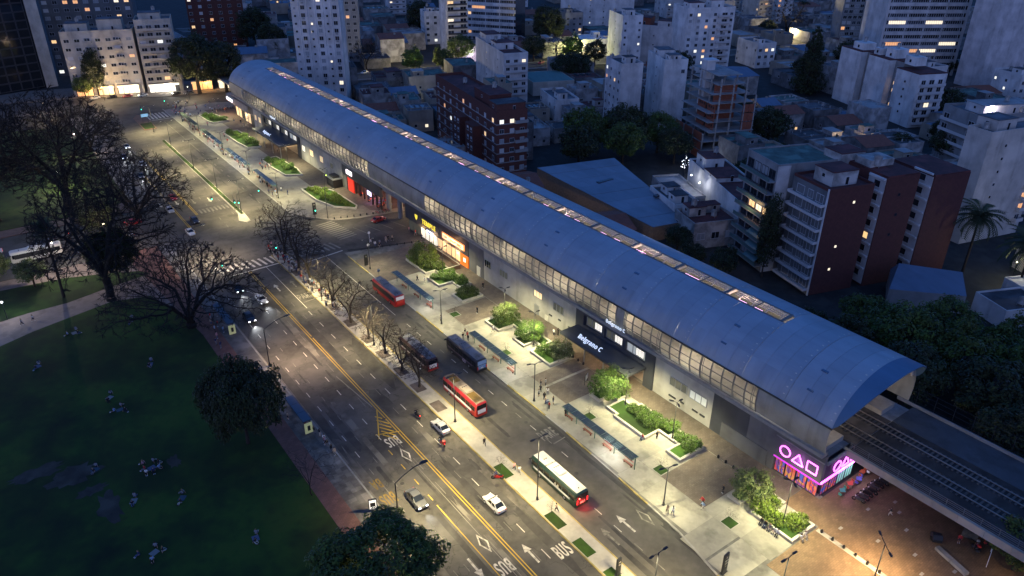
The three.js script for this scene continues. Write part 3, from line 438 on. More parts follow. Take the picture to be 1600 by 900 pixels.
point(P(92.8, 199, 3.2), lin(0.6, 0.3, 1), 26);
mb().wb(92.4, 92.5, 2.6, 3.9, 197, 199.6).build('bar_screen', mat(0.8, 0.8, 0.9, { glow: [0.8, 0.72, 1], gi: 2 }), station);
mb().wb(101, 101.4, 0, 6.6, 190, 216).build('rear_wall', mat(0.12, 0.07, 0.06, { map: T.grime }), station);
mb().wb(92.3, 92.9, 4.8, 8.5, 297, 320).build('fascia', S.grey, station); for (let i = 0; i < 6; i++) stWin(298 + i * 3.6, 301.2 + i * 3.6, 0.2, 4.6, i % 3 ? S.litWarm : dimGlass, M.dark, 92.6);
point(P(90, 322, 4), lin(1, 0.35, 0.2), 70); point(P(91, 306, 3.6), lin(1, 0.75, 0.5), 40);
// the neon shop at the near corner
mb().wb(92.25, 92.95, 3.25, 8.5, 44.3, 52.7).build('fascia', S.grey, station); mb().wb(92.95, 102.5, 3.25, 7.2, 44.3, 44.9).build('fascia', mat(0.06, 0.05, 0.075, { map: T.plaster }), station);
mb().wb(92.15, 92.3, 7.1, 7.3, 44.2, 53).build('coping', S.ledge, station); mb().wb(92.1, 92.25, 3.1, 3.3, 44.2, 52.8).build('neon_strip', S.neonSoft, station); mb().wb(92.4, 102.4, 3.05, 3.45, 44.12, 44.28).build('neon_strip', S.neon, station);
const mural = (() => { const a = fbm(91, 3, 4); return tex(256, 2.1, (x, y) => { const v = a(x, y), s = 0.5 + 0.5 * Math.sin((x + v * 3 + y) * 2 * Math.PI), q = 0.5 + 0.5 * Math.sin((y - v * 3) * 2 * Math.PI); return s > 0.62 ? [0.9, 0.35 * q + 0.1, 0.12] : s > 0.35 ? [0.25, 0.05, 0.45] : q > 0.5 ? [0.1, 0.18, 0.75] : [0.35, 0.12, 0.4]; }); })();
const muralAt = (i) => { const m = mat(0.4, 0.4, 0.4), t = mural.clone(); t.offset.set(i * 0.37, i * 0.23); t.needsUpdate = true; m.map = t; m.emissive = lin(1, 1, 1); m.emissiveMap = t; m.emissiveIntensity = 0.42; return m; };
for (let i = 0; i < 4; i++) stWin(44.6 + i * 2, 46.5 + i * 2, 0.25, 3.1, muralAt(i), M.dark, 92.55);
for (let i = 0; i < 4; i++) { const f = add(station, 'window', winGeo, M.dark); f.position.set(1.8 + i * 2.2, 1.7, -0.1); f.scale.set(2.1, 2.9, 1.2); add(f, 'pane', paneGeo, i < 2 ? muralAt(i + 4) : mat(0.2, 0.5, 0.4, { glow: [0.5, 1, 0.75], gi: 0.3 })); }
const sign1 = placed('neon_sign', 'magenta neon circle, triangle and square on avenue side of corner shop', 'neon sign', [92.2, 48.5, 5], 'neon shape signs of the corner shop'), sign2 = placed('neon_sign', 'magenta neon circle, triangle and square on end wall facing the terrace', 'neon sign', [98, 44.1, 4.6], 'neon shape signs of the corner shop');
const ring = (pts, r) => { const m = mb(); for (let i = 0; i < pts.length; i++) m.tube([pts[i], pts[(i + 1) % pts.length]], r, 8); return m; };
for (const [sg, f, k] of [[sign1, (a, y) => V3(92.1, 5.2 + y, -(48.5 - a)), 1], [sign2, (a, y) => V3(98.3 + a, 5.1 + y, -44.05), 0.95]]) {
  const c = []; for (let i = 0; i < 24; i++) c.push(f(-2.45 * k + Math.cos(i / 12 * Math.PI) * 0.92, Math.sin(i / 12 * Math.PI) * 0.92)); ring(c, 0.11).build('neon_circle', S.neon, sg);
  ring([f(-1.05 * k, -0.85), f(1.0 * k, -0.85), f(0, 0.95)], 0.11).build('neon_triangle', S.neon, sg); ring([f(1.6 * k, -0.85), f(3.35 * k, -0.85), f(3.35 * k, 0.9), f(1.6 * k, 0.9)], 0.11).build('neon_square', S.neon, sg);
}
point(P(91.5, 48.4, 5), lin(0.8, 0.15, 1), 9); point(P(98, 43.3, 3.8), lin(0.8, 0.2, 1), 18); point(P(101, 42.6, 2.6), lin(0.7, 0.75, 1), 16); point(P(95, 47, 2.4), lin(0.8, 0.35, 1), 24);
mb().wb(96, 96.3, 0, 3.2, 45, 52).build('rear_wall', S.grey, station);

// ---------------------------------------------------------------- elevated railway: deck, tracks, railing, fence
const viaduct = placed('railway_viaduct', 'elevated concrete railway with two tracks running out of the station', 'viaduct', [98, 20, 0]);
mb().wb(98, 119, 6.1, 6.9, -40, 44).build('deck', S.ledge, viaduct); mb().wb(92.95, 116, 6.6, 7.2, 44.02, 330).build('deck', S.ledge, viaduct); mb().wb(98.5, 116, 6.6, 7.2, 330.02, 700).build('deck', S.ledge, viaduct);
mb().wb(98.6, 118.4, 6.9, 7.25, -40, 44).build('ballast', mat(0.055, 0.052, 0.05, { map: T.grime, rough: 1 }), viaduct); mb().wb(99.7, 110.5, 7.2, 7.24, 44.1, 330).build('ballast', mat(0.12, 0.1, 0.085, { map: T.grime, rough: 1 }), viaduct);
for (let u = -38; u < 44; u += 3.6) mb().wb(97.75, 98.25, 6.2, 7.45, u, u + 3.56).build('edge_beam', S.clad, viaduct);
for (let u = -36; u < 44; u += 2.4) mb().wb(98.05, 98.13, 7.45, 8.75, u, u + 0.08).build('railing_post', S.mull, viaduct);
for (const y of [7.8, 8.15, 8.45, 8.78]) mb().bar(P(98.09, -38, y), P(98.09, 44, y), 0.07).build('railing_rail', S.mull, viaduct);
const sleeperM = mat(0.12, 0.11, 0.1, { map: T.concrete });
for (const x of [103.1, 107.9]) { for (const o of [-0.75, 0.75]) mb().wb(x + o - 0.05, x + o + 0.05, 7.38, 7.55, -38, 330).build('rail', mat(0.42, 0.36, 0.32, { rough: 0.35, metal: 0.7 }), viaduct); for (let u = 8; u < 70; u += 0.75) mb().wb(x - 1.3, x + 1.3, 7.24, 7.39, u, u + 0.3).build('sleeper', sleeperM, viaduct); }
mb().wb(110.6, 118.2, 7.25, 7.32, -38, 44).build('walkway', mat(0.07, 0.08, 0.09, { map: T.concrete }), viaduct); mb().wb(117.2, 117.35, 7.3, 7.9, -38, 47).build('kerb_rail', S.ledge, viaduct);
for (const u of [2, 22, 176.5, 190, 183]) for (const x of u > 100 ? [94.6, 104, 113.5] : [106, 114]) { mb().cyl(x, -u, 0.75, 0, 6.6, 14).build('pier', S.ledge, viaduct); }
const fence = placed('trackside_fence', 'see-through mesh fence with pale posts along far side of the tracks', 'fence', [118.6, 20, 7.2]);
for (let u = -30; u < 48; u += 3.1) mb().bar(P(118.6, u, 7.2), P(118.6, u, 10.2), 0.08).build('post', M.pole, fence);
{ const m = mb(); for (const y of [7.5, 8.4, 9.3, 10.15]) m.bar(P(118.6, -30, y), P(118.6, 48, y), 0.03); m.build('fence_wire', M.pole, fence); }
// ---------------------------------------------------------------- the city behind
const C = {
  white: mat(0.74, 0.73, 0.72, { map: T.plaster }), lav: mat(0.64, 0.62, 0.61, { map: T.plaster }), cream: mat(0.54, 0.49, 0.42, { map: T.plaster }), grey: mat(0.30, 0.30, 0.30, { map: T.plaster }), dgrey: mat(0.15, 0.155, 0.16, { map: T.plaster }), dirty: mat(0.5, 0.48, 0.45, { map: T.grime }),
  brick: mat(0.14, 0.05, 0.038, { map: T.brick }), maroon: mat(0.125, 0.04, 0.034, { map: T.brick }), hollow: mat(0.32, 0.10, 0.055, { map: T.brick }), slab: mat(0.36, 0.35, 0.34, { map: T.concrete }), redroof: mat(0.13, 0.035, 0.03, { map: T.grime }), greyroof: mat(0.15, 0.15, 0.16, { map: T.grime }), darkroof: mat(0.08, 0.08, 0.085, { map: T.grime }),
  greenroof: mat(0.1, 0.18, 0.15, { map: T.grime }), blueroof: mat(0.13, 0.19, 0.27, { map: T.metal }), shed: mat(0.24, 0.29, 0.34, { map: T.metal, rough: 0.55 }), tiles: mat(0.3, 0.1, 0.06, { map: T.tile }), tank: mat(0.5, 0.5, 0.48, { map: T.grime }), frame: mat(0.5, 0.5, 0.5), fdark: mat(0.05, 0.05, 0.055), pane: mat(0.02, 0.023, 0.028, { rough: 0.12 }), paneB: mat(0.05, 0.06, 0.075, { rough: 0.15 }), shut: mat(0.55, 0.53, 0.5), shutG: mat(0.28, 0.29, 0.29), teal: mat(0.07, 0.14, 0.14, { rough: 0.35 }),
  curtain: mat(0.012, 0.016, 0.02, { rough: 0.06, metal: 0.2 }),
};
const litM = [[1, 0.62, 0.25, 1.1], [1, 0.45, 0.12, 0.9], [1, 0.85, 0.6, 1.2], [0.95, 0.95, 0.85, 1.2]].map(([r, g, b, i]) => mat(0.6, 0.5, 0.4, { glow: [r, g, b], gi: i }));
// window shapes one metre square: frame slot, then pane slot; scaled to size
function winShape(kind) {
  const m = mb(), f = (a, b, c, d, z = 0.07) => m.box(a, b, c, d, 0, z);
  f(-0.5, 0.5, 0.44, 0.5); f(-0.54, 0.54, -0.5, -0.44, 0.13); f(-0.5, -0.455, -0.44, 0.44); f(0.455, 0.5, -0.44, 0.44);
  if (kind === 'slide') f(-0.02, 0.02, -0.44, 0.44, 0.06); if (kind === 'half') { f(-0.455, 0.455, 0.02, 0.44, 0.05); } if (kind === 'strip') for (const x of [-0.375, -0.25, -0.125, 0, 0.125, 0.25, 0.375]) f(x - 0.008, x + 0.008, -0.44, 0.44, 0.06);
  m.slot(); m.box(-0.455, 0.455, -0.44, 0.44, 0, 0.03); return m.geo();
}
const WG = { plain: winShape('plain'), slide: winShape('slide'), half: winShape('half'), strip: winShape('strip') };
const balcGeo = (() => { const m = mb(); m.box(-0.5, 0.5, 0, 0.16, 0, 1.25); m.box(-0.5, 0.5, 0.16, 1.0, 1.17, 1.25); m.box(-0.5, -0.485, 0.16, 1, 0, 1.17); m.box(0.485, 0.5, 0.16, 1, 0, 1.17); return m.geo(); })();
const balcOpen = (() => { const m = mb(); m.box(-0.5, 0.5, 0, 0.18, 0, 1.4); m.slot(); m.box(-0.5, 0.5, 1.0, 1.05, 1.33, 1.38); for (let i = 0; i < 25; i++) m.box(-0.5 + i / 24 - 0.003, -0.5 + i / 24 + 0.003, 0.18, 1, 1.34, 1.37); return m.geo(); })();
const balcGlass = (() => { const m = mb(); m.box(-0.5, 0.5, 0, 0.2, 0, 1.5); m.slot(); m.box(-0.49, 0.49, 0.2, 1.05, 1.44, 1.47); return m.geo(); })();
const tankGeo = (() => { const m = mb(); m.cyl(0, 0, 0.75, 0.5, 2, 12); m.cyl(0, 0, 0.78, 2, 2.25, 12, 0.25); for (const [x, z] of [[-0.5, -0.5], [0.5, -0.5], [0, 0.55]]) m.box(x - 0.06, x + 0.06, 0, 0.5, z - 0.06, z + 0.06); return m.geo(); })();
const acGeo = (() => { const m = mb(); m.box(-0.42, 0.42, 0, 0.6, -0.16, 0.16); m.tube([V3(0.1, 0.3, 0.16), V3(0.1, 0.3, 0.19)], 0.24, 12); m.box(-0.38, -0.32, -0.08, 0, -0.14, 0.14); m.box(0.32, 0.38, -0.08, 0, -0.14, 0.14); return m.geo(); })();
// a building: C is its near corner; la metres back (its left side), lb metres across (its front), az turns the street grid
function building(name, label, { at, az = 18, la, lb, h, y0 = 0, wall = C.white, roof = C.greyroof, par = 1, sides = [], rooms = [], tanks = 0, group, cat = 'building' }) {
  const t = thing(name, label, cat, [at[0], at[1], y0], -az * D2R, group);
  mb().box(0, lb, 0, h, -la, 0).build('wall', wall, t);
  mb().box(0.2, lb - 0.2, h, h + 0.12, -la + 0.2, -0.2).build('roof', roof, t);
  if (par > 0) { const m = mb(); m.box(-0.02, 0.2, h, h + par, -la, 0); m.box(lb - 0.2, lb + 0.02, h, h + par, -la, 0); m.box(0.2, lb - 0.2, h, h + par, -0.2, 0.02); m.box(0.2, lb - 0.2, h, h + par, -la - 0.02, -la + 0.2); m.build('parapet', wall, t); }
  for (const s of sides) facade(t, s, la, lb, h);
  for (const [x, z, w, d, rh, m = wall, rm = roof] of rooms) { const r = mb().box(x, x + w, h, h + rh, -z - d, -z).build('roof_room', m, t); mb().box(x - 0.15, x + w + 0.15, h + rh, h + rh + 0.18, -z - d - 0.15, -z + 0.15).build('room_roof', rm, r); const o = add(r, 'door', WG.plain, [C.frame, C.pane]); o.position.set(x + w * 0.6, h + 1.15, -z); o.scale.set(0.9, 2, 0.6); const q = add(r, 'window', WG.plain, [C.frame, C.pane]); q.position.set(x, h + rh * 0.6, -z - d * 0.5); q.rotation.y = -Math.PI / 2; q.scale.set(1, 0.9, 0.6); }
  for (let i = 0; i < tanks; i++) { const o = add(t, 'water_tank', tankGeo, C.tank); o.position.set(rr(1, Math.max(1.2, lb - 1.5)), h + 0.12 + (rooms.length && i % 2 ? rooms[0][4] : 0), -rr(1, Math.max(1.2, la - 1.5))); if (rooms.length && i % 2) { const [x, z, w, d] = rooms[0]; o.position.x = x + rr(0.9, w - 0.9); o.position.z = -z - rr(0.9, d - 0.9); } }
  return t;
}
function facade(t, s, la, lb, h) {
  const L = s.f === 'L', W = L ? la : lb, { rows = 6, cols = 4, w = 1.5, hh = 1.5, y1 = 1.2, a0 = 1, a1 = W - 1, kind = 'slide', lit = 0.06, glass = C.pane, frame = C.frame, balc, bm = C.lav, bw, ac = 0, fh = (h - y1 - 0.4) / rows, skip = 0, shut = 0.2, inset = 0 } = s;
  const putAt = (o, a, y, off = 0) => { if (L) { o.position.set(-off + inset, y, -a); o.rotation.y = -Math.PI / 2; } else o.position.set(a, y, off - inset); return o; };
  for (let r = 0; r < rows; r++) for (let c = 0; c < cols; c++) {
    if (rnd() < skip) continue;
    const a = cols === 1 ? (a0 + a1) / 2 : lerp(a0 + w / 2, a1 - w / 2, c / (cols - 1)), y = y1 + r * fh + hh / 2 + 0.3, isLit = rnd() < lit;
    const g = isLit ? pick(litM) : rnd() < shut ? (rnd() < 0.5 ? C.shut : C.shutG) : rnd() < 0.3 ? C.paneB : glass;
    const o = putAt(add(t, 'window', WG[kind === 'mix' ? pick(['slide', 'half', 'plain']) : kind], [frame, g]), a, y); o.scale.set(w, hh, 1);
    if (ac && rnd() < ac) { const k = putAt(add(t, 'air_conditioner', acGeo, C.tank), a + w * 0.5 + 0.55, y - 0.4, 0.17); }
    if (balc && c === 0 && balc.one) continue;
    if (balc && !balc.one) { const b = putAt(add(t, 'balcony', balc.geo || balcGeo, balc.mats || bm), a, y - hh / 2 - 0.3); b.scale.set(bw || w + 1, 1, balc.d || 1); }
  }
  if (balc && balc.one) for (let r = 0; r < rows; r++) { const b = putAt(add(t, 'balcony', balc.geo || balcGeo, balc.mats || bm), (a0 + a1) / 2, y1 + r * fh); b.scale.set(a1 - a0 + 0.4, 1, balc.d || 1); }
  if (s.band) for (let r = 0; r < rows; r++) { const m = mb(), y = y1 + r * fh + hh + 0.35; if (L) m.box(-s.band - 0.02, 0, y, y + fh - hh - 0.1, -la, 0); else m.box(-0.02, lb + 0.02, y, y + fh - hh - 0.1, 0, s.band); m.build('spandrel', s.bandM || C.white, t); }
}
reseed(900);
// maroon brick block with three slabs and light wells between them
{
  const b = building('brick_apartment_block', 'maroon brick apartment block with three blank slab walls and white window wells', { at: [150, 86], az: 16, la: 12, lb: 12.5, h: 25.8, wall: C.maroon, roof: C.redroof, par: 0.7, tanks: 0, rooms: [[2.4, 2.4, 7, 6, 3.4, C.dirty, C.redroof]] });
  for (let r = 0; r < 8; r++) { const y = 1.2 + r * 3; const bal = add(b, 'balcony', balcGeo, C.lav); bal.position.set(0, y, -6); bal.rotation.y = -Math.PI / 2; bal.scale.set(11.4, 0.62, 1.2); for (const [z, w, g] of [[2.5, 2.4, C.pane], [5.6, 1.8, r % 3 === 1 ? C.shut : C.paneB], [9, 2.6, r === 2 ? litM[1] : r === 1 ? litM[3] : C.pane]]) { const o = add(b, 'window', WG.slide, [C.frame, g]); o.position.set(0, y + 1.35, -z); o.rotation.y = -Math.PI / 2; o.scale.set(w, 2.1, 1); } }
  mb().box(-0.06, 0, 0, 25.8, -12, -0.1).build('balcony_wall', C.dgrey, b); mb().box(-0.25, -0.06, 0, 26.5, -0.35, 0.05).build('white_edge', C.white, b);
  for (const [x0, x1, zf, hh] of [[12.5, 15.5, -5, 25], [15.5, 25, 0.4, 27.4], [25, 29, -5, 25.4], [29, 40, 1, 26.4]]) {
    const blank = zf > -1; mb().box(x0, x1, 0, hh, -12, zf).build('wall', blank ? C.maroon : C.lav, b); mb().box(x0 + 0.1, x1 - 0.1, hh, hh + 0.35, -11.9, zf - 0.1).build('roof', C.redroof, b);
    if (blank) { mb().box(x0 - 0.1, x0, 0.5, hh - 0.2, -5, zf - 0.3).build('white_face', C.lav, b); for (let r = 0; r < 8; r++) { const o = add(b, 'window', WG.plain, [C.frame, r === 3 && x0 < 20 ? litM[0] : C.pane]); o.position.set(x0 - 0.1, 3 + r * 3.2, -2.2); o.rotation.y = -Math.PI / 2; o.scale.set(1.9, 1.7, 1.2); const q = mb().box(x0 - 0.5, x0 - 0.1, 4.3 + r * 3.2, 4.7 + r * 3.2, -4.8, zf - 0.4).build('spandrel', C.white, b); } }
    else for (let r = 0; r < 7; r++) { const o = add(b, 'window', WG.slide, [C.frame, C.pane]); o.position.set((x0 + x1) / 2, 3 + r * 3.4, zf); o.scale.set(2, 1.7, 1); }
  }
  for (const [x, y] of [[7.5, 22.6], [5, 12], [4.6, 6.2], [20, 23], [20.5, 18], [20, 13]]) { const o = add(b, 'window', WG.plain, [C.fdark, y === 22.6 || y === 12 || y === 6.2 ? litM[2] : C.pane]); o.position.set(x, y, x > 13 ? 0.4 : 0); o.scale.set(0.7, 0.7, 1); }
  const tk = add(b, 'water_tank', tankGeo, C.tank); tk.position.set(18, 27.7, -6); tk.scale.setScalar(1.3);
  mb().box(16.2, 23, 27.7, 29.4, -11, -6).build('roof_room', C.dirty, b); mb().box(13, 20, 26, 29.4, -18, -12).build('roof_room', C.dirty, b); mb().box(13, 20.2, 29.4, 29.6, -18.2, -12).build('room_roof', C.redroof, b);
}
// balcony block with the green flat roof
{
  const b = building('balcony_apartment_block', 'apartment block with green flat roof, deep glass balconies and one bright lit flat', { at: [151, 100.5], az: 20, la: 13, lb: 17, h: 27.5, wall: C.grey, roof: C.greenroof, par: 0.45, tanks: 0 });
  for (let r = 0; r < 8; r++) { const y = 1.5 + r * 3.15, bal = add(b, 'balcony', balcGlass, [C.grey, C.teal]); bal.position.set(0, y, -6.5); bal.rotation.y = -Math.PI / 2; bal.scale.set(13, 1, 1.25); for (let k = 0; k < 4; k++) { const o = add(b, 'window', WG.slide, [C.fdark, r === 4 && k < 3 ? litM[k % 2 ? 2 : 0] : r === 1 && k === 1 ? litM[1] : rnd() < 0.25 ? C.shutG : C.pane]); o.position.set(0, y + 1.5, -1.9 - k * 3.05); o.rotation.y = -Math.PI / 2; o.scale.set(2.6, 2.3, 1); } if (r < 3) { const aw = mb().bar(V3(-0.2, y + 2.6, -3), V3(-2.1, y + 1.3, -3), 5.2, 0.05).build('awning', C.teal, b); } }
  mb().box(0, 3.4, 0, 27.5, 0, 0.12).build('white_face', C.lav, b);
  point(P(149.6, 107, 16), lin(1, 0.62, 0.25), 30);
}
building('stepped_house_row', 'long blank white party wall stepping down beside the lit roof terrace', { at: [163, 117], az: 27, la: 40, lb: 11, h: 9.2, wall: C.white, roof: C.redroof, par: 0.6, tanks: 3, rooms: [[1, 30, 6, 7, 3.6], [0.1, 19, 8, 9, 1.4], [5, 5, 4, 4, 2.6]], sides: [] });
building('low_house', 'low cream house with dark red terrace roof between metal shed and balconies', { at: [147, 119.5], az: 20, la: 11, lb: 13, h: 6.6, wall: C.dirty, roof: C.redroof, par: 0.9, tanks: 2, rooms: [[1.5, 6, 5, 4, 2.6], [7.5, 7.5, 4, 3, 2.2]], sides: [{ f: 'F', rows: 1, cols: 3, w: 2.4, hh: 2, y1: 2.2, lit: 0, shut: 0.5 }, { f: 'L', rows: 1, cols: 2, y1: 3, lit: 0 }] });
building('low_house', 'small white house below the bright lit roof terrace wall', { at: [154, 133], az: 20, la: 16, lb: 8, h: 6, wall: C.white, roof: C.darkroof, par: 0.8, tanks: 1, rooms: [[1, 2, 4, 4, 2.4], [2, 9, 4, 4, 2.4]], sides: [{ f: 'F', rows: 1, cols: 2, y1: 2, lit: 0 }] });
{ // metal shed: four unequal sides, ribbed blue-grey roof falling to the railway side
  const g = placed('metal_shed', 'large shed with blue grey metal roof and tan brick side behind the station', 'shed', [142, 129, 0]), q = (x, u, y) => V3(x, y, -u);
  const k = [[142, 129.3, 4.2], [153.5, 126.8, 4.2], [168.2, 173, 6.8], [142.6, 181, 6.2]], n = 8; reseed(14);
  const mats = [0, 1, 2].map((i) => mat(0.21 + i * 0.03, 0.26 + i * 0.03, 0.31 + i * 0.035, { map: T.metal, rough: 0.55 }));
  for (let i = 0; i < n; i++) { const e = (a, b, t) => q(lerp(a[0], b[0], t), lerp(a[1], b[1], t), lerp(a[2], b[2], t)), A = e(k[0], k[3], i / n), B = e(k[1], k[2], i / n), D = e(k[0], k[3], (i + 0.985) / n), E = e(k[1], k[2], (i + 0.985) / n), up = V3(0, i % 3 === 1 ? 0.16 : 0.1, 0);
    const m = mb(); m.quad(A.clone().add(up), B.clone().add(up), E.clone().add(up), D.clone().add(up)); m.quad(D, E, B, A); m.quad(A, B, B.clone().add(up), A.clone().add(up)); m.quad(E, D, D.clone().add(up), E.clone().add(up)); m.build('roof_panel', pick(mats), g); }
  const w = mb(); for (let i = 0; i < 4; i++) { const a = k[i], b = k[(i + 1) % 4]; w.quad(q(a[0], a[1], 0), q(b[0], b[1], 0), q(b[0], b[1], b[2]), q(a[0], a[1], a[2])); } w.build('wall', mat(0.34, 0.23, 0.15, { map: T.brick }), g);
  for (const [x, u] of [[150, 160], [156, 142]]) mb().wb(x, x + 6, 5.5, 6.1, u, u + 1.2).build('skylight', C.paneB, g);
}
{ // pitched blue roof near the right edge
  const g = placed('pitched_shed', 'shed with steep blue sheet roof below the maroon brick block', 'shed', [164, 67, 0]), q = (x, u, y) => V3(x, y, -u), m = mb(), A = q(160, 72.5, 4.5), B = q(171, 60.5, 4.5), D = q(180, 67, 4.5), E = q(170, 78, 4.5), R1 = q(168, 75.5, 7.6), R2 = q(175.5, 64.5, 7.6);
  m.quad(A, B, R2, R1); m.quad(R1, R2, D, E); m.tri(E, A, R1); m.tri(B, D, R2); m.build('roof', C.blueroof, g); const w = mb(), z = (v) => V3(v.x, 0, v.z); for (const [a, b] of [[A, B], [B, D], [D, E], [E, A]]) w.quad(z(a), z(b), b, a); w.build('wall', C.grey, g);
}
// unfinished block: frames of concrete filled with hollow brick
{
  const b = thing('unfinished_block', 'unfinished apartment block of bare concrete floors filled with red hollow brick', 'building', [207, 170, 0], -20 * D2R);
  const fl = mb(), br = [], lv = 3.1;
  const deck = (x0, x1, z0, z1, f) => mb().box(x0, x1, f * lv - 0.3, f * lv, -z1, -z0).build('floor_slab', C.slab, b);
  for (let f = 1; f <= 9; f++) { const s = f < 3 ? 0 : f < 6 ? 2.5 : f < 8 ? 4 : 6; deck(s, 20 - (f > 6 ? (f - 6) * 1.5 : 0), f < 4 ? 0 : f * 0.5, 22, f); }
  for (let f = 0; f < 9; f++) for (const x of [0.2, 5, 10, 15, 19.2]) for (const z of [0.3, 7, 14, 21.2]) { if ((f > 2 && x < 2.5) || (f > 5 && x < 5) || (f > 6 && x > 16)) continue; mb().box(x, x + 0.45, f * lv, f * lv + lv - 0.3, -z - 0.45, -z).build('column', C.slab, b); }
  for (let f = 0; f < 3; f++) for (const z of [0.75, 7.45, 14.45]) mb().box(0.25, 0.5, f * lv, f * lv + lv - 0.3, -z - 6.2, -z).build('brick_infill', C.hollow, b);
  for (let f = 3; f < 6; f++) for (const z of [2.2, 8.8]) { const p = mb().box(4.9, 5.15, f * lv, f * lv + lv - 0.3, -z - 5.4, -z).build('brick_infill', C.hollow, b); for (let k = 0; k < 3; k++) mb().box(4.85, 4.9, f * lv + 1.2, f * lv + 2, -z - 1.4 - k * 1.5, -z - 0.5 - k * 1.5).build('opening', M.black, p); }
  for (let f = 0; f < 6; f++) for (const x of [14.9, 17.2]) mb().box(x, x + 2.1, f * lv, f * lv + lv - 0.3, -0.6, -0.35).build('brick_infill', C.hollow, b);
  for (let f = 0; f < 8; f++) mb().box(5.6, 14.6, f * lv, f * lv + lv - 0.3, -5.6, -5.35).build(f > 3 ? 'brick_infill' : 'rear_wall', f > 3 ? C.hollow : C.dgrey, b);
  mb().box(6, 9.4, 0, 31, -17, -13).build('stair_tower', C.lav, b); mb().box(5.8, 10.5, 31, 31.4, -17.2, -12.8).build('tower_roof', C.white, b);
  for (let f = 3; f <= 9; f++) { const m = mb(); for (const y of [0.5, 1]) m.bar(V3(f < 6 ? 2.6 : 4.2, f * lv + y, -f * 0.5), V3(18 - (f > 6 ? (f - 6) * 1.5 : 0), f * lv + y, -f * 0.5), 0.06); m.build('guard_rail', C.slab, b); }
  mb().bar(V3(14, 1, 0.3), V3(19, 7, 0.3), 0.12).build('prop', C.slab, b); mb().bar(V3(15, 4, 0.3), V3(19.4, 11, 0.3), 0.12).build('prop', C.slab, b);
  point(P(212, 169, 2), lin(1, 0.85, 0.55), 60);
}
const stdL = (o) => ({ f: 'L', ...o }), stdF = (o) => ({ f: 'F', ...o });
building('apartment_tower', 'grey apartment slab with blank side wall and small windows left of unfinished block', { at: [206.8, 212.3], az: 20, la: 15, lb: 9, h: 25, wall: C.lav, roof: C.darkroof, par: 1, tanks: 2, rooms: [[3, 3, 4, 4, 2.6]], sides: [stdL({ rows: 7, cols: 4, lit: 0.12, w: 1.3, hh: 1.3, ac: 0.2 })] });
building('apartment_tower', 'narrow white tower with tiny square windows in blank wall beside the unfinished block', { at: [223.4, 206], az: 26, la: 19, lb: 9.5, h: 25.5, wall: C.white, roof: C.greyroof, par: 1.2, tanks: 1, rooms: [[1, 9, 6, 7, 3], [2, 1, 5, 4, 2.5]], sides: [stdL({ rows: 7, cols: 1, a0: 7, a1: 9, w: 0.6, hh: 0.6, kind: 'plain', lit: 0, shut: 0 }), stdF({ rows: 1, cols: 2, y1: 21, fh: 3, lit: 0 })] });
building('brick_tower', 'red brown brick apartment tower with pale floor bands rising over station roof', { at: [132.6, 189], az: 12, la: 57, lb: 10.5, h: 23, wall: C.brick, roof: C.redroof, par: 1, tanks: 3, rooms: [[1.5, 9, 7.5, 13, 3.6, C.maroon, C.redroof], [0.4, 0.4, 9.6, 6, 2.9, C.brick, C.darkroof]], sides: [stdL({ rows: 7, cols: 9, w: 1.5, hh: 1.5, lit: 0.1, shut: 0.45, ac: 0.15, y1: 1.5, a0: 2, a1: 55 }), stdF({ rows: 7, cols: 3, w: 1.5, hh: 1.4, lit: 0.14, shut: 0.4, ac: 0.2, y1: 1.2 }), ] });
{ const b = scene.children[scene.children.length - 1]; for (let r = 0; r < 7; r++) { mb().box(-0.05, 0, 1 + r * 3.1, 1.3 + r * 3.1, -57, 0).build('floor_band', C.slab, b); mb().box(0, 10.5, 1 + r * 3.1, 1.3 + r * 3.1, 0, 0.05).build('floor_band', C.slab, b); } for (const z of [12, 24]) mb().box(-3.2, 0, 0, 16.5, -z - 7, -z).build('brick_bay', C.brick, b); for (let r = 0; r < 5; r++) for (const z of [13.5, 16.5, 25.5, 28.5]) { const o = add(b, 'window', WG.half, [C.frame, r === 1 && z === 16.5 ? litM[2] : C.pane]); o.position.set(-3.2, 3 + r * 3, -z); o.rotation.y = -Math.PI / 2; o.scale.set(1.4, 1.5, 1); } for (let r = 3; r < 7; r++) { const a = add(b, 'balcony', balcGeo, C.grey); a.position.set(8.2, 1.2 + r * 3.1, 0); a.scale.set(4.4, 1, 1); } }
building('white_apartment_block', 'white block with dark red roof and balconies right behind the brick tower', { at: [193, 269.7], az: 18, la: 44, lb: 11, h: 21, wall: C.lav, roof: C.redroof, par: 1.2, tanks: 2, rooms: [[1, 14, 8, 8, 3], [1, 30, 7, 10, 4]], sides: [stdF({ rows: 6, cols: 3, w: 1.8, hh: 1.8, lit: 0.2, balc: { one: true, geo: balcGeo }, bm: C.lav }), stdL({ rows: 6, cols: 2, a0: 8, a1: 26, w: 0.8, hh: 0.8, lit: 0, kind: 'plain' })] });
building('pale_tower', 'tall pale grey residential tower with narrow window columns beside the station roof', { at: [136.5, 300], az: 33, la: 3.6, lb: 4, h: 46, wall: C.lav, roof: C.greyroof, par: 1, sides: [] });
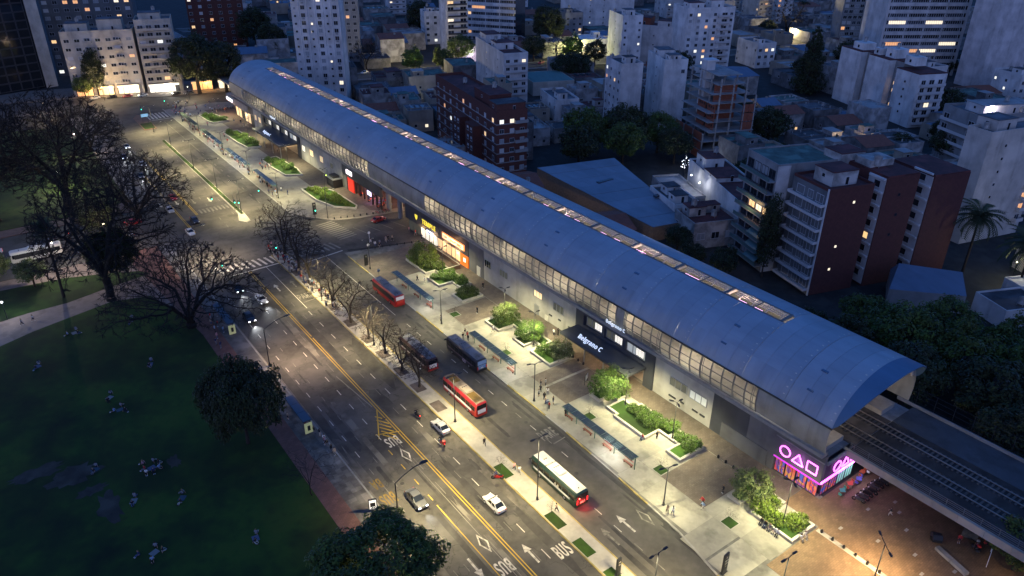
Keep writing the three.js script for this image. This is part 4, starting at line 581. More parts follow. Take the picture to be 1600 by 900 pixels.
{ const b = scene.children[scene.children.length - 1]; b.rotation.y = -33 * D2R; b.position.set(134.5, 0, -302.5); const w = 19;
  b.children[0].geometry = (() => { const m = mb(); m.box(-w, 0, 0, 52, -14, 0); return m.geo(); })(); b.children[1].geometry = (() => { const m = mb(); m.box(-w + 0.2, -0.2, 52, 52.2, -13.8, -0.2); return m.geo(); })(); b.remove(b.children[2]);
  reseed(66); for (let c = 0; c < 6; c++) { const x = -w + 1.4 + c * 3.2; mb().box(x + 1.55, x + 1.8, 0, 52.3, 0, 0.28).build('pilaster', C.white, b); for (let r = 0; r < 17; r++) { const o = add(b, 'window', WG[c % 2 ? 'slide' : 'plain'], [C.frame, rnd() < 0.035 ? litM[2] : rnd() < 0.3 ? C.shutG : C.pane]); o.position.set(x, 2 + r * 3 + (c % 2) * 0.3, 0); o.scale.set(c % 2 ? 1.7 : 0.9, c % 2 ? 1.7 : 0.9, 1.2); if (c % 2 && rnd() < 0.3) { const k = add(b, 'air_conditioner', acGeo, C.tank); k.position.set(x, 0.8 + r * 3, 0.17); } } } }
building('slim_tower', 'slim white tower with blank wall and stacked dark balconies left of the banded offices', { at: [233, 381], az: 15, la: 13, lb: 13, h: 36, wall: C.white, roof: C.greyroof, par: 1, sides: [stdF({ rows: 11, cols: 2, w: 3.6, hh: 2, lit: 0.08, balc: { one: true, geo: balcGlass, mats: [C.slab, C.fdark] } }), stdL({ rows: 9, cols: 1, a0: 5, a1: 7, w: 0.5, hh: 0.5, kind: 'plain', lit: 0, shut: 0 })] });
building('banded_office', 'white office block with dark continuous ribbon windows beside slim white tower', { at: [262, 416], az: 54, la: 20, lb: 38, h: 34, wall: C.pane, roof: C.greyroof, par: 1, sides: [stdF({ rows: 9, cols: 4, w: 9, hh: 1.7, kind: 'strip', lit: 0.1, shut: 0, y1: 1, band: 0.5 }), stdL({ rows: 9, cols: 2, w: 9, hh: 1.7, kind: 'strip', lit: 0.05, shut: 0, y1: 1, band: 0.5 })] });
building('white_slab_block', 'broad white slab block with slot windows behind the street trees', { at: [352, 425], az: 40, la: 16, lb: 50, h: 24, wall: C.white, roof: C.greyroof, par: 1, tanks: 2, sides: [stdF({ rows: 6, cols: 2, a0: 20, a1: 30, w: 0.8, hh: 1, lit: 0.1, kind: 'plain' })] });
building('sloped_side_block', 'apartment block with slanted top and blank grey side wall under a red roof room', { at: [300, 306], az: 62, la: 14, lb: 34, h: 20, wall: C.lav, roof: C.redroof, par: 0.8, tanks: 1, rooms: [[4, 2, 8, 8, 4, C.hollow, C.redroof], [16, 2, 10, 8, 3]], sides: [stdL({ rows: 6, cols: 3, w: 2.6, hh: 1.7, lit: 0.1, balc: { one: true, geo: balcGeo }, bm: C.cream }), stdF({ rows: 4, cols: 1, a0: 14, a1: 16, w: 0.8, hh: 0.6, lit: 0, kind: 'plain', shut: 0 })] });
building('twin_core_block', 'twin white slab block with deep slot between its walls behind grey slab', { at: [287, 296], az: 22, la: 20, lb: 11, h: 26, wall: C.white, roof: C.greyroof, par: 1, tanks: 1, rooms: [[3, 4, 5, 6, 3]], sides: [stdL({ rows: 7, cols: 1, a0: 9, a1: 11, w: 0.7, hh: 0.7, lit: 0, shut: 0, kind: 'plain' }), stdF({ rows: 7, cols: 2, w: 1.2, hh: 1.2, lit: 0.1 })] });
building('white_balcony_tower', 'white tower with rows of balconies and a glowing orange window', { at: [306, 270], az: 22, la: 17, lb: 26, h: 31, wall: C.white, roof: C.redroof, par: 1.2, tanks: 2, rooms: [[2, 3, 8, 7, 3], [14, 3, 7, 6, 4]], sides: [stdF({ rows: 10, cols: 6, w: 1.6, hh: 1.5, lit: 0.08, shut: 0.3 }), stdF({ rows: 9, cols: 1, a0: 17, a1: 24, w: 3, hh: 1.8, lit: 0.12, y1: 2, balc: { one: true, geo: balcGeo }, bm: C.lav })] });
building('grid_apartment_block', 'tall apartment block with gridded white balcony front beyond dark conifer', { at: [452, 276], az: -57 + 90, la: 12, lb: 17, h: 34, wall: C.grey, roof: C.greyroof, par: 1, sides: [stdF({ rows: 10, cols: 5, w: 2.4, hh: 2, lit: 0.06, shut: 0.5 })] });
building('windowless_tower', 'plain grey tower with one narrow dark window slot beside the ribbon window office', { at: [425, 238], az: 33, la: 16, lb: 20, h: 42, wall: C.lav, roof: C.greyroof, par: 1, sides: [stdF({ rows: 12, cols: 1, a0: 12, a1: 13.4, w: 1.2, hh: 1.9, lit: 0.02, kind: 'plain', shut: 0 })] });
building('windowless_tower', 'bluish plain tower standing close against the ribbon window office', { at: [408, 218], az: 33, la: 16, lb: 12, h: 44, wall: C.grey, roof: C.greyroof, par: 1 });
{ // ribbon office: the front runs left from the measured corner
  const b = building('ribbon_window_office', 'large white office with dark ribbon windows and a few amber lit rooms', { at: [385.1, 210.5], az: 33, la: 18, lb: 40, h: 46, wall: C.pane, roof: C.greyroof, par: 1, sides: [stdF({ rows: 13, cols: 4, w: 9.4, hh: 1.8, kind: 'strip', lit: 0.07, shut: 0, y1: 1, band: 0.45, bandM: C.lav, ac: 0.25 })] });
  mb().box(40, 41.2, 0, 47, -18, 0.6).build('end_wall', C.lav, b); mb().box(-1.2, 0, 0, 47, -18, 0.6).build('end_wall', C.lav, b);
}
building('blank_wall_tower', 'huge windowless pale wall of a tower towering over roofs at the corner', { at: [398, 165], az: 18, la: 14, lb: 70, h: 75, wall: mat(0.60, 0.57, 0.57, { map: T.plaster }), roof: C.greyroof, par: 1 });
// three white slabs joined by recessed window strips
{
  const b = thing('triple_slab_block', 'white apartment block of three blank slabs with window recesses and red roof', 'building', [306.3, 149], 0); b.rotation.y = -22 * D2R;
  reseed(31); const segs = [[0, 13, 0], [13, 18, 3], [18, 31, 0], [31, 36, 3], [36, 50, 0]];
  segs.forEach(([z0, z1, inn], i) => { mb().box(inn, 13, 0, 22 + (i === 0 ? -1 : 1), -z1, -z0).build('wall', inn ? C.grey : C.white, b); mb().box(inn + 0.1, 12.9, 22 + (i === 0 ? -1 : 1), 22.4 + (i === 0 ? -1 : 1), -z1 + 0.1, -z0 - 0.1).build('roof', C.redroof, b); if (inn) for (let r = 0; r < 7; r++) { const o = add(b, 'window', WG.slide, [C.frame, rnd() < 0.25 ? litM[0] : C.pane]); o.position.set(inn, 2.6 + r * 2.9, -(z0 + z1) / 2); o.rotation.y = -Math.PI / 2; o.scale.set(2.6, 1.5, 1); } });
  for (let r = 0; r < 5; r++) { const o = add(b, 'window', WG.plain, [C.fdark, C.pane]); o.position.set(0, 5 + r * 3, -7); o.rotation.y = -Math.PI / 2; o.scale.set(0.8, 0.8, 1); }
  for (let r = 0; r < 6; r++) { const q = add(b, 'balcony', balcGeo, C.lav); q.position.set(6.8, 1.4 + r * 3, 0); q.scale.set(11, 1, 1); for (const [x, w] of [[2.6, 2], [6.4, 2.4], [10.4, 2]]) { const o = add(b, 'window', WG.slide, [C.frame, rnd() < 0.2 ? pick(litM) : C.pane]); o.position.set(x, 2.9 + r * 3, 0); o.scale.set(w, 1.9, 1); } }
  for (const [x, z, w, d, h] of [[2, 6, 5, 6, 3.4], [3, 19, 6, 6, 4], [2, 27, 4, 4, 3], [2, 38, 6, 7, 3.2]]) { const r = mb().box(x, x + w, 23, 23 + h, -z - d, -z).build('roof_room', C.white, b); const o = add(r, 'window', WG.plain, [C.frame, C.pane]); o.position.set(x, 24.6, -z - d / 2); o.rotation.y = -Math.PI / 2; o.scale.set(1.2, 1.2, 1); const k = add(b, 'water_tank', tankGeo, C.tank); k.position.set(x + w / 2, 23 + h, -z - d / 2); }
}
building('balcony_apartment_house', 'grey terraced apartment house with long parapets and a lit top terrace', { at: [268, 108], az: 24, la: 16, lb: 34, h: 19, wall: C.grey, roof: C.greyroof, par: 1, tanks: 3, rooms: [[4, 3, 20, 8, 3, C.lav, C.slab]], sides: [stdF({ rows: 5, cols: 8, w: 1.7, hh: 1.8, lit: 0.1, shut: 0.3 }), stdL({ rows: 5, cols: 2, w: 2.6, hh: 2, lit: 0.05, balc: { one: true, geo: balcGeo }, bm: C.lav })] });
point(P(275, 107, 21.5), lin(1, 0.9, 1), 90);
building('blank_white_block', 'tall off-white block with one column of tiny windows right of the brick block', { at: [209, 80], az: 14, la: 7, lb: 22, h: 30, wall: mat(0.58, 0.54, 0.5, { map: T.plaster }), roof: C.greyroof, par: 1, tanks: 1, rooms: [[4, 2, 7, 6, 3]], sides: [stdF({ rows: 5, cols: 1, a0: 6, a1: 7, y1: 12, w: 0.8, hh: 0.8, lit: 0, kind: 'plain', shut: 0 }), stdF({ rows: 8, cols: 1, a0: 19, a1: 21, y1: 4, w: 1.8, hh: 1.6, lit: 0.3, shut: 0.2, balc: { geo: balcGeo } })] });
building('mid_house', 'pale two storey house with three window rows behind the brick tower', { at: [195.6, 237], az: 20, la: 20, lb: 10, h: 8, wall: C.white, roof: C.greyroof, par: 0.9, tanks: 1, rooms: [[2, 3, 4, 5, 2.6]], sides: [stdL({ rows: 2, cols: 4, lit: 0, w: 1.1, hh: 1.4 })] });
building('green_roof_hall', 'wide hall with ribbed green metal roof near the lit street', { at: [214, 276], az: 20, la: 22, lb: 20, h: 6, wall: C.cream, roof: mat(0.12, 0.24, 0.22, { map: T.metal }), par: 0.2, cat: 'hall' });
building('curved_white_house', 'rounded white terrace building with lit bar floor by the street trees', { at: [291, 332], az: 22, la: 16, lb: 16, h: 9, wall: C.white, roof: C.white, par: 0.6, rooms: [[9, 6, 4, 5, 3]], sides: [stdL({ rows: 2, cols: 5, w: 2.2, hh: 1.6, lit: 0.7 }), stdF({ rows: 2, cols: 5, w: 2.2, hh: 1.6, lit: 0.7 })] });
// beyond the far junction
{
  const g = building('glass_office', 'dark glass curtain wall office behind the park trees', { at: [-34, 400], az: -14, la: 18, lb: 72, h: 60, wall: C.curtain, roof: C.greyroof, par: 0.5 }); reseed(71);
  for (let r = 0; r < 16; r++) for (let c = 0; c < 15; c++) { const o = add(g, 'glass_panel', WG.plain, [C.fdark, r > 10 && r < 14 && rnd() < 0.22 ? litM[Math.floor(rnd() * 3)] : C.curtain]); o.position.set(2.4 + c * 4.75, 2.6 + r * 3.7, 0); o.scale.set(4.6, 3.55, 1.4); }
  mb().box(72, 77, 0, 62, -18, 0.5).build('end_pier', C.cream, g);
}
building('cream_apartment_block', 'wide cream apartment block with recessed balconies over lit shops', { at: [43.5, 391], az: 18, la: 14, lb: 29, h: 27, wall: C.cream, roof: C.greyroof, par: 1, tanks: 3, rooms: [[2, 3, 9, 7, 3.6], [15, 3, 10, 7, 5, C.cream]], sides: [stdF({ rows: 6, cols: 7, w: 2.2, hh: 1.4, lit: 0.03, y1: 4.6, shut: 0.3 }), stdF({ rows: 6, cols: 2, a0: 9, a1: 23, w: 2.4, hh: 1.7, y1: 4.6, lit: 0.02, balc: { geo: balcGeo }, bm: C.cream })] });
building('cream_apartment_block', 'grey cream apartment block of full-width balconies over white lit shops', { at: [72, 380], az: 16, la: 14, lb: 15, h: 31, wall: C.cream, roof: C.greyroof, par: 1, tanks: 2, rooms: [[2, 3, 9, 7, 3.2]], sides: [stdF({ rows: 8, cols: 4, w: 2.4, hh: 1.9, lit: 0.08, y1: 4.8, balc: { one: true, geo: balcGeo, d: 1.3 }, bm: C.cream })] });
building('shaded_tower', 'dark tower block with balconies rising behind the cream apartment blocks', { at: [44, 440], az: 18, la: 16, lb: 40, h: 48, wall: C.dgrey, roof: C.greyroof, par: 1, sides: [stdF({ rows: 13, cols: 9, w: 2.2, hh: 1.6, lit: 0.12, shut: 0.3 })] });
building('red_brick_block', 'red brick block with a white stair strip beyond the tall street trees', { at: [118, 470], az: 18, la: 18, lb: 30, h: 34, wall: C.brick, roof: C.redroof, par: 1, sides: [stdF({ rows: 9, cols: 6, w: 1.8, hh: 1.6, lit: 0.1 })] });
building('corner_tower', 'dull grey tower just left of the tall pale tower', { at: [168, 398], az: 28, la: 16, lb: 18, h: 40, wall: C.grey, roof: C.greyroof, par: 1, sides: [stdF({ rows: 11, cols: 5, w: 1.8, hh: 1.6, lit: 0.05 })] });
// lit ground-floor shops under the two cream blocks
for (const [x, u, az, w, m, label] of [[44.5, 390.4, 18, 7, litM[1], 'amber lit shop front under the cream apartment block'], [52.6, 387.8, 18, 7, litM[0], 'orange lit shop front with red band in the cream apartment block'], [60.6, 385.2, 18, 9, litM[2], 'pale lit shop front at the right end of the cream block'], [72.6, 379.6, 16, 13, litM[3], 'bright white lit shop front under full-width balconies'], [90, 374, 16, 9, litM[1], 'reddish lit shop front behind the big street trees'], [101, 370.5, 16, 12, litM[2], 'small lit shop front next to the station end']]) {
  const s = thing('street_shop', label, 'shop front', [x, u], -az * D2R); mb().box(0, w, 0, 4.2, 0.05, 0.5).build('shop_frame', C.fdark, s); for (let i = 0; i < Math.floor(w / 2.2); i++) mb().box(0.3 + i * 2.2, 2.3 + i * 2.2, 0.3, 3.0, 0.5, 0.56).build('shop_window', m, s); mb().box(0, w, 3.1, 3.9, 0.5, 0.8).build('shop_sign', i0(m), s); mb().box(0, w, 4.2, 4.4, 0, 1.6).build('awning', C.slab, s);
  const c = m.emissive; point(P(x + w / 2 * Math.cos(az * D2R) + 1.5, u - 4, 3.4), lin(c.r, c.g, c.b), m === litM[3] ? 170 : 80);
}
function i0(m) { return m; }
// ---------------------------------------------------------------- low roofs filling the blocks between the towers
{
  reseed(4242);
  const az = 18 * D2R, A = [Math.sin(az), Math.cos(az)], B = [Math.cos(az), -Math.sin(az)];
  scene.updateMatrixWorld(true);
  const taken = []; // oriented footprints of what stands already
  for (const o of scene.children) { if (!o.isGroup || !/building|hall|shed|house/.test(o.userData.category || '')) continue; const inv = o.matrixWorld.clone().invert(), bb = new THREE.Box3(); for (const c of o.children) { c.geometry.computeBoundingBox(); if (c.name === 'wall' || c.name === 'roof' || c.name === 'floor_slab' || c.name === 'roof_panel') bb.union(c.geometry.boundingBox); } taken.push([inv, bb, o]); }
  const free = (x, u, pad) => (x > 121 || (u > 402 && x > 64)) && !taken.some(([inv, bb]) => { const v = V3(x, 3, -u).applyMatrix4(inv); return v.x > bb.min.x - pad && v.x < bb.max.x + pad && v.z > bb.min.z - pad && v.z < bb.max.z + pad; });
  const street = (x, u) => Math.abs(u - (362 - 0.31 * (x - 150))) < 10 || Math.abs(u - (540 - 0.31 * (x - 150))) < 9 || (Math.abs((x - 150) * B[0] + (u - 90) * B[1] - 118) < 6 && u > 120) || (x > 160 && x < 205 && u > 158 && u < 200) || (x < 168 && u < 125) || (x > 186 && x < 215 && u < 72 && u > 50);
  const marks = taken.map(([, , o]) => [o.position.x, -o.position.z, o.userData.label]).filter((m) => m[0] > 100);
  const roofs = [[C.redroof, 'dark red'], [C.greyroof, 'grey'], [C.darkroof, 'black'], [C.blueroof, 'blue sheet'], [C.slab, 'pale concrete'], [C.greenroof, 'green'], [C.tiles, 'tiled red']], walls = [[mat(0.46, 0.45, 0.44, { map: T.grime }), 'white'], [mat(0.4, 0.385, 0.36, { map: T.grime }), 'stained white'], [mat(0.36, 0.31, 0.25, { map: T.plaster }), 'cream'], [mat(0.2, 0.2, 0.2, { map: T.grime }), 'grey']];
  { // mid-rise blocks standing among them
    const face = ['white', 'cream', 'grey', 'pale'], fm = [C.white, C.cream, C.grey, C.lav]; let made = 0;
    for (let i = 0; i < 900 && made < 18; i++) {
      const t = rr(60, 520), s = rr(-30, 400), x = 150 + A[0] * t + B[0] * s, u = 90 + A[1] * t + B[1] * s, px = Math.atan2(x, u) / D2R - 36.34, dist = Math.hypot(x, u), w = rr(10, 16), d = rr(12, 20); if (px > 34 || px < -16 || dist < 400 || dist > 640) continue;
      const pts = [[0, 0], [w, 0], [0, d], [w, d], [w / 2, d / 2]].map(([b, a]) => [x + B[0] * b + A[0] * a, u + B[1] * b + A[1] * a]); if (!pts.every(([a, b]) => free(a, b, 3) && !street(a, b))) continue;
      const near = marks.map((m) => [Math.hypot(m[0] - x, m[1] - u), m]).sort((a, b) => a[0] - b[0])[0], k = made % 4, fl = 4 + Math.floor(rnd() * 4);
      const b = building('mid_rise_block', `${['plain', 'narrow', 'stained', 'balconied', 'terraced'][made % 5]} ${face[k]} mid-rise of ${['four', 'five', 'six', 'seven'][fl - 4]} floors behind ${near[1][2].split(' ').slice(0, 5).join(' ')}`, { at: [x, u], la: d, lb: w, h: fl * 3, wall: fm[k], roof: pick([C.redroof, C.greyroof, C.darkroof]), tanks: 2, rooms: [[1.5, 2, 4, 5, 2.7]], sides: [{ f: 'F', rows: fl - 1, cols: 3, w: 1.8, hh: 1.6, lit: 0.1, balc: made % 2 ? { one: true, geo: balcGeo } : undefined, bm: fm[k] }, { f: 'L', rows: fl - 1, cols: 2 + made % 3, w: 1.1, hh: 1.3, lit: 0.07, skip: 0.2 }] }); b.updateMatrixWorld(true);
      taken.push([b.matrixWorld.clone().invert(), new THREE.Box3(V3(0, 0, -d), V3(w, 30, 0)), b]); made++;
    }
  }
  const seen = new Map(), lots = []; let n = 0;
  const short = (l) => l.replace(/ (with|of|behind|beside|between|and|left|right|over|rising|standing|towering|stepping|against|in|below|beyond|near|under).*$/, '').replace(/^(a|an|the) /, '');
  for (let t = -40; t < 660; t += 15) for (let s = -150; s < 420; s += 12.5) {
    let w = rr(8.5, 12.3), d = rr(10, 14.6); const x = 150 + A[0] * t + B[0] * s + rr(-1, 1), u = 90 + A[1] * t + B[1] * s + rr(-1, 1), h = rr(3.6, 8.4) + (rnd() < 0.1 ? 5 : 0);
    const px = Math.atan2(x, u) / D2R - 36.34, dist = Math.hypot(x, u); if (px > 36 || px < -30 || dist < 120 || dist > 680 || (dist > 330 && rnd() < 0.2) || (dist > 480 && rnd() < 0.45) || (x < 121 && dist < 400)) continue;
    const big = dist > 330 ? 1.5 : 1; w *= big; d *= big; const pts = [[0, 0], [w, 0], [0, d], [w, d], [w / 2, d / 2], [w / 2, 0], [0, d / 2], [w, d / 2], [w / 2, d]].map(([b, a]) => [x + B[0] * b + A[0] * a, u + B[1] * b + A[1] * a]);
    if (!pts.every(([a, b]) => free(a, b, 0.6) && !street(a, b)) || (big === 1 && rnd() < 0.07) || lots.some(([a, b, r]) => Math.hypot(x + B[0] * w / 2 + A[0] * d / 2 - a, u + B[1] * w / 2 + A[1] * d / 2 - b) < r)) continue;
    if (big > 1) lots.push([x + B[0] * w / 2 + A[0] * d / 2, u + B[1] * w / 2 + A[1] * d / 2, Math.max(w, d) * 0.82]);
    const [rm, rn] = pick(roofs), [wm, wn] = pick(walls), feature = Math.floor(rnd() * 5), near = marks.map((m) => [Math.hypot(m[0] - x, m[1] - u), m]).sort((a, b) => a[0] - b[0])[0];
    const ref = near ? short(near[1][2]).split(' ').slice(0, 5).join(' ') : 'station', rel = near && u > near[1][1] + 6 ? 'behind' : near && x > near[1][0] ? 'right of' : 'left of';
    let label = ['flat', 'roof room on', 'water tank on', 'two-level', 'skylights in'][feature] + ` ${rn} roof, ${wn} house ${rel} ${ref}`; const k = (seen.get(label) || 0) + 1; seen.set(label, k); if (k > 1) label = ['', 'second ', 'third ', 'fourth ', 'fifth ', 'sixth ', 'seventh ', 'eighth ', 'ninth '][k - 1] + label;
    const g = thing('low_house', label, 'house', [x, u], -az, 'low houses behind the station');
    const peak = rn === 'tiled red' || (rn === 'blue sheet' && rnd() < 0.5);
    mb().box(0, w, 0, h, -d, 0).build('wall', wm, g);
    if (peak) { const m = mb(), r = h + 1.9; m.quad(V3(-0.3, h, 0.3), V3(w + 0.3, h, 0.3), V3(w + 0.3, r, -d / 2), V3(-0.3, r, -d / 2)); m.quad(V3(-0.3, r, -d / 2), V3(w + 0.3, r, -d / 2), V3(w + 0.3, h, -d - 0.3), V3(-0.3, h, -d - 0.3)); m.build('roof', rm, g); mb().tri(V3(0, h, 0), V3(0, h + 1.85, -d / 2), V3(0, h, -d)).tri(V3(w, h, 0), V3(w, h, -d), V3(w, h + 1.85, -d / 2)).build('gable', wm, g); }
    else { mb().box(0.18, w - 0.18, h, h + 0.1, -d + 0.18, -0.18).build('roof', rm, g); const m = mb(), p = rr(0.4, 1.1); m.box(0, 0.18, h, h + p, -d, 0); m.box(w - 0.18, w, h, h + p, -d, 0); m.box(0.18, w - 0.18, h, h + p, -0.18, 0); m.box(0.18, w - 0.18, h, h + p, -d, -d + 0.18); m.build('parapet', wm, g); }
    if ((feature === 1 || feature === 3) && !peak) { const ax = rr(0.5, w * 0.4), aw = rr(3, w * 0.5), ad = rr(3, d * (feature === 3 ? 0.6 : 0.4)), az0 = rr(0.5, d * 0.3); mb().box(ax, ax + aw, h, h + 2.7, -az0 - ad, -az0).build('roof_room', wm, g); mb().box(ax - 0.2, ax + aw + 0.2, h + 2.7, h + 2.85, -az0 - ad - 0.2, -az0 + 0.2).build('room_roof', feature === 3 ? rm : C.slab, g); const o = add(g, 'window', WG.plain, [C.frame, rnd() < 0.1 ? litM[0] : C.pane]); o.position.set(ax + aw / 2, h + 1.4, -az0); o.scale.set(1.2, 1.2, 1); }
    if (feature === 2 || rnd() < 0.35) { const o = add(g, 'water_tank', tankGeo, C.tank); o.position.set(w * rr(0.55, 0.85), h + (peak ? 0.6 : 0.1), -d * rr(0.2, 0.8)); o.scale.setScalar(rr(0.7, 1)); }
    if (feature === 4 && !peak) for (let i = 0; i < 3; i++) mb().box(w * 0.2 + i * w * 0.22, w * 0.2 + i * w * 0.22 + 1.4, h + 0.1, h + 0.4, -d * 0.7, -d * 0.35).build('skylight', C.paneB, g);
    if (!peak && rnd() < 0.5) { const m = mb(), zz = -d * rr(0.3, 0.7); m.box(0.18, w - 0.18, h + 0.1, h + 0.5, zz - 0.1, zz + 0.1); m.build('party_wall', wm, g); }
    if (dist < 400) for (let i = 0; i < 2; i++) { const o = add(g, 'window', WG[i ? 'slide' : 'plain'], [C.frame, rnd() < 0.13 ? litM[Math.floor(rnd() * 3)] : C.pane]); o.position.set(w * (0.28 + i * 0.44), Math.min(h - 1.3, rr(1.6, 4)), 0); o.scale.set(rr(1, 1.8), 1.3, 1); const q = add(g, 'window', WG.plain, [C.frame, C.pane]); q.position.set(0, Math.min(h - 1.3, rr(1.6, 5)), -d * (0.3 + i * 0.4)); q.rotation.y = -Math.PI / 2; q.scale.set(1, 1.2, 1); }
    if (dist < 360 && !peak) { // small things that collect on roofs: cowls, pipes, cable boxes, drying lines
      const m = mb(); for (let i = 0; i < 6; i++) { const a = rr(0.6, w - 0.8), b = -rr(0.6, d - 0.8), k = rr(0.2, 0.6); if (i % 3 === 2) m.cyl(a, b, 0.09, h, h + rr(0.7, 1.5), 6); else m.box(a, a + k, h + 0.08, h + 0.1 + rr(0.3, 0.9), b, b + rr(0.2, 0.7)); }
      const y = h + rr(0.9, 1.6), z = -rr(1, d - 1); m.bar(V3(0.4, y, z), V3(w - 0.4, y, z - rr(-1, 1)), 0.03); m.build('roof_vents', C.tank, g).userData.kind = 'stuff';
      if (rnd() < 0.4) { const ms = mb(); ms.cyl(w * 0.3, -d * 0.6, 0.035, h, h + rr(2.5, 4), 5); ms.bar(V3(w * 0.3 - 0.5, h + 2.4, -d * 0.6), V3(w * 0.3 + 0.5, h + 2.4, -d * 0.6), 0.03); ms.build('antenna', C.fdark, g); }
      if (rnd() < 0.3) mb().box(w * 0.5, w * 0.5 + rr(1.5, 3), h + 2.2, h + 2.28, -d * 0.5 - rr(1.5, 3), -d * 0.5).bar(V3(w * 0.5 + 0.1, h, -d * 0.5 - 0.1), V3(w * 0.5 + 0.1, h + 2.2, -d * 0.5 - 0.1), 0.08).bar(V3(w * 0.5 + 1.4, h, -d * 0.5 - 0.1), V3(w * 0.5 + 1.4, h + 2.2, -d * 0.5 - 0.1), 0.08).build('patio_roof', pick([C.slab, C.darkroof, C.tiles]), g);
    }
    n++;
  }
  building('terrace_house', 'flat house with pale lit roof terrace between metal shed and stepped party wall', { at: [164, 141], az: 24, la: 20, lb: 9, h: 3.4, wall: C.dirty, roof: C.slab, par: 0.7, cat: 'house' });
  // the yards below the palms: low sheds, a walled yard and a lit canopy
  for (const [x, u, la, lb, h, wall, roof, label] of [[171, 52, 9, 12, 4.2, C.lav, C.darkroof, 'pale walled shed with black roof in the yard by the grove'], [184, 46, 8, 10, 3.6, C.grey, C.greyroof, 'grey low shed beyond the grove, nearest the right edge'], [188, 56, 5, 9, 3.2, C.white, C.white, 'white canopy building lit by the yard lamp under the palms'], [166, 38, 7, 9, 4.6, C.dirty, C.redroof, 'stained low house with red roof behind the grove'], [203, 58, 8, 10, 4.4, C.cream, C.tiles, 'cream yard house under the broad palm']]) building('yard_shed', label, { at: [x, u], az: 24, la, lb, h, wall, roof, par: 0.5, tanks: 1, cat: 'shed', sides: [{ f: 'F', rows: 1, cols: 2, w: 1.8, hh: 1.4, y1: 1, lit: 0.3 }] });
  console.log('low houses', n);
  const st = (x0, x1, c, nm) => { const p = (x, o) => [x, c - 0.31 * (x - 150) + o]; struct('city_street', mb().prism([p(x0, -6), p(x1, -6), p(x1, 6), p(x0, 6)], -0.3, 0.01), M.asphalt); for (const s of [-1, 1]) struct('city_sidewalk', mb().prism([p(x0, s * 6), p(x1, s * 6), p(x1, s * 9), p(x0, s * 9)], -0.3, 0.14), mat(0.2, 0.19, 0.17, { map: T.concrete })); };
  st(130, 520, 362); st(130, 600, 540);
}
// ---------------------------------------------------------------- street furniture
const WARM = lin(1, 0.82, 0.43), PLAZA = lin(1, 0.9, 0.5), AMBER = lin(1, 0.7, 0.36), COOL = lin(0.9, 0.95, 1);
const headGeo = (() => { const m = mb(); m.loft([[[-0.16, 0], [0.16, 0], [0.13, 0.09], [-0.13, 0.09]], [[-0.19, 0], [0.19, 0], [0.15, 0.12], [-0.15, 0.12]], [[-0.12, 0.01], [0.12, 0.01], [0.1, 0.09], [-0.1, 0.09]]].map((r, i) => r.map(([x, y]) => V3(x, y, [-0.75, -0.2, 0.1][i])))); return m.geo(); })();
const lensGeo = (() => { const m = mb(); m.box(-0.13, 0.13, -0.03, 0.0, -0.68, -0.15); return m.geo(); })();
const basePoleGeo = {};
function lampPost(name, label, [x, u], h, arms, group, { cd = 300, col = WARM, r = 0.11, y = 0.14, lights = true, angle = 74, reach = 0, headless } = {}) {
  const t = thing(name, label, 'street lamp', [x, u, y], 0, group), key = h + '_' + r;
  if (!basePoleGeo[key]) { const m = mb(); m.tube([V3(0, 0, 0), V3(0, 0.5, 0), V3(0, 0.55, 0), V3(0, h, 0)], [r * 1.7, r * 1.7, r, r * 0.65], 10); m.box(-0.22, 0.22, 0, 0.04, -0.22, 0.22); basePoleGeo[key] = m.geo(); }
  add(t, 'pole', basePoleGeo[key], M.pole);
  arms.forEach(([ang, len, rise = 0], i) => {
    const dx = Math.sin(ang), dz = -Math.cos(ang), m = mb(), ps = []; for (let k = 0; k <= 5; k++) { const q = k / 5; ps.push(V3(dx * len * q, h - 0.05 + rise * Math.sin(q * Math.PI / 2), dz * len * q)); }
    m.tube(ps, r * 0.5, 6).build('arm', M.pole, t); const hd = add(t, 'lamp_head', headGeo, M.dark), e = ps[5]; hd.position.copy(e); hd.rotation.y = -ang; hd.scale.setScalar(reach ? 1.5 : 1); add(hd, 'lens', lensGeo, M.lens);
    if (lights) spot(V3(x + e.x + dx * 0.4, y + e.y - 0.12, -u + e.z + dz * 0.4), V3(x + e.x * 1.05 + dx * reach, 0, -u + e.z * 1.05 + dz * reach), col, cd, angle, 0.75);
  });
  return t;
}
const PI = Math.PI;
// avenue lamps with long curved arms, on the park side
lampPost('street_lamp', 'tall street lamp with curved arm over the avenue beside the dark bushy tree', [36.2, 130.5], 8.4, [[PI / 2, 4.4, 1.5]], 'curved-arm lamps along the avenue', { cd: 1250, col: lin(1, 0.7, 0.44), reach: 4, r: 0.13, angle: 84 });
lampPost('street_lamp', 'tall street lamp with curved arm above the dark moving car', [36.3, 77.5], 8.4, [[PI / 2, 4.3, 1.5]], 'curved-arm lamps along the avenue', { cd: 2000, col: lin(1, 0.82, 0.44), reach: 2, r: 0.13, angle: 84 });
lampPost('street_lamp', 'curved-arm street lamp at the near end of the park side', [36.3, 40], 8.4, [[PI / 2, 4.3, 1.5]], 'curved-arm lamps along the avenue', { cd: 2100, col: WARM, reach: 2, r: 0.13, angle: 84 });
lampPost('street_lamp', 'curved-arm street lamp behind the spreading bare park tree', [36.2, 186], 8.4, [[PI / 2, 4.4, 1.5]], 'curved-arm lamps along the avenue', { cd: 1500, col: lin(1, 0.8, 0.55), reach: 2, r: 0.13 });
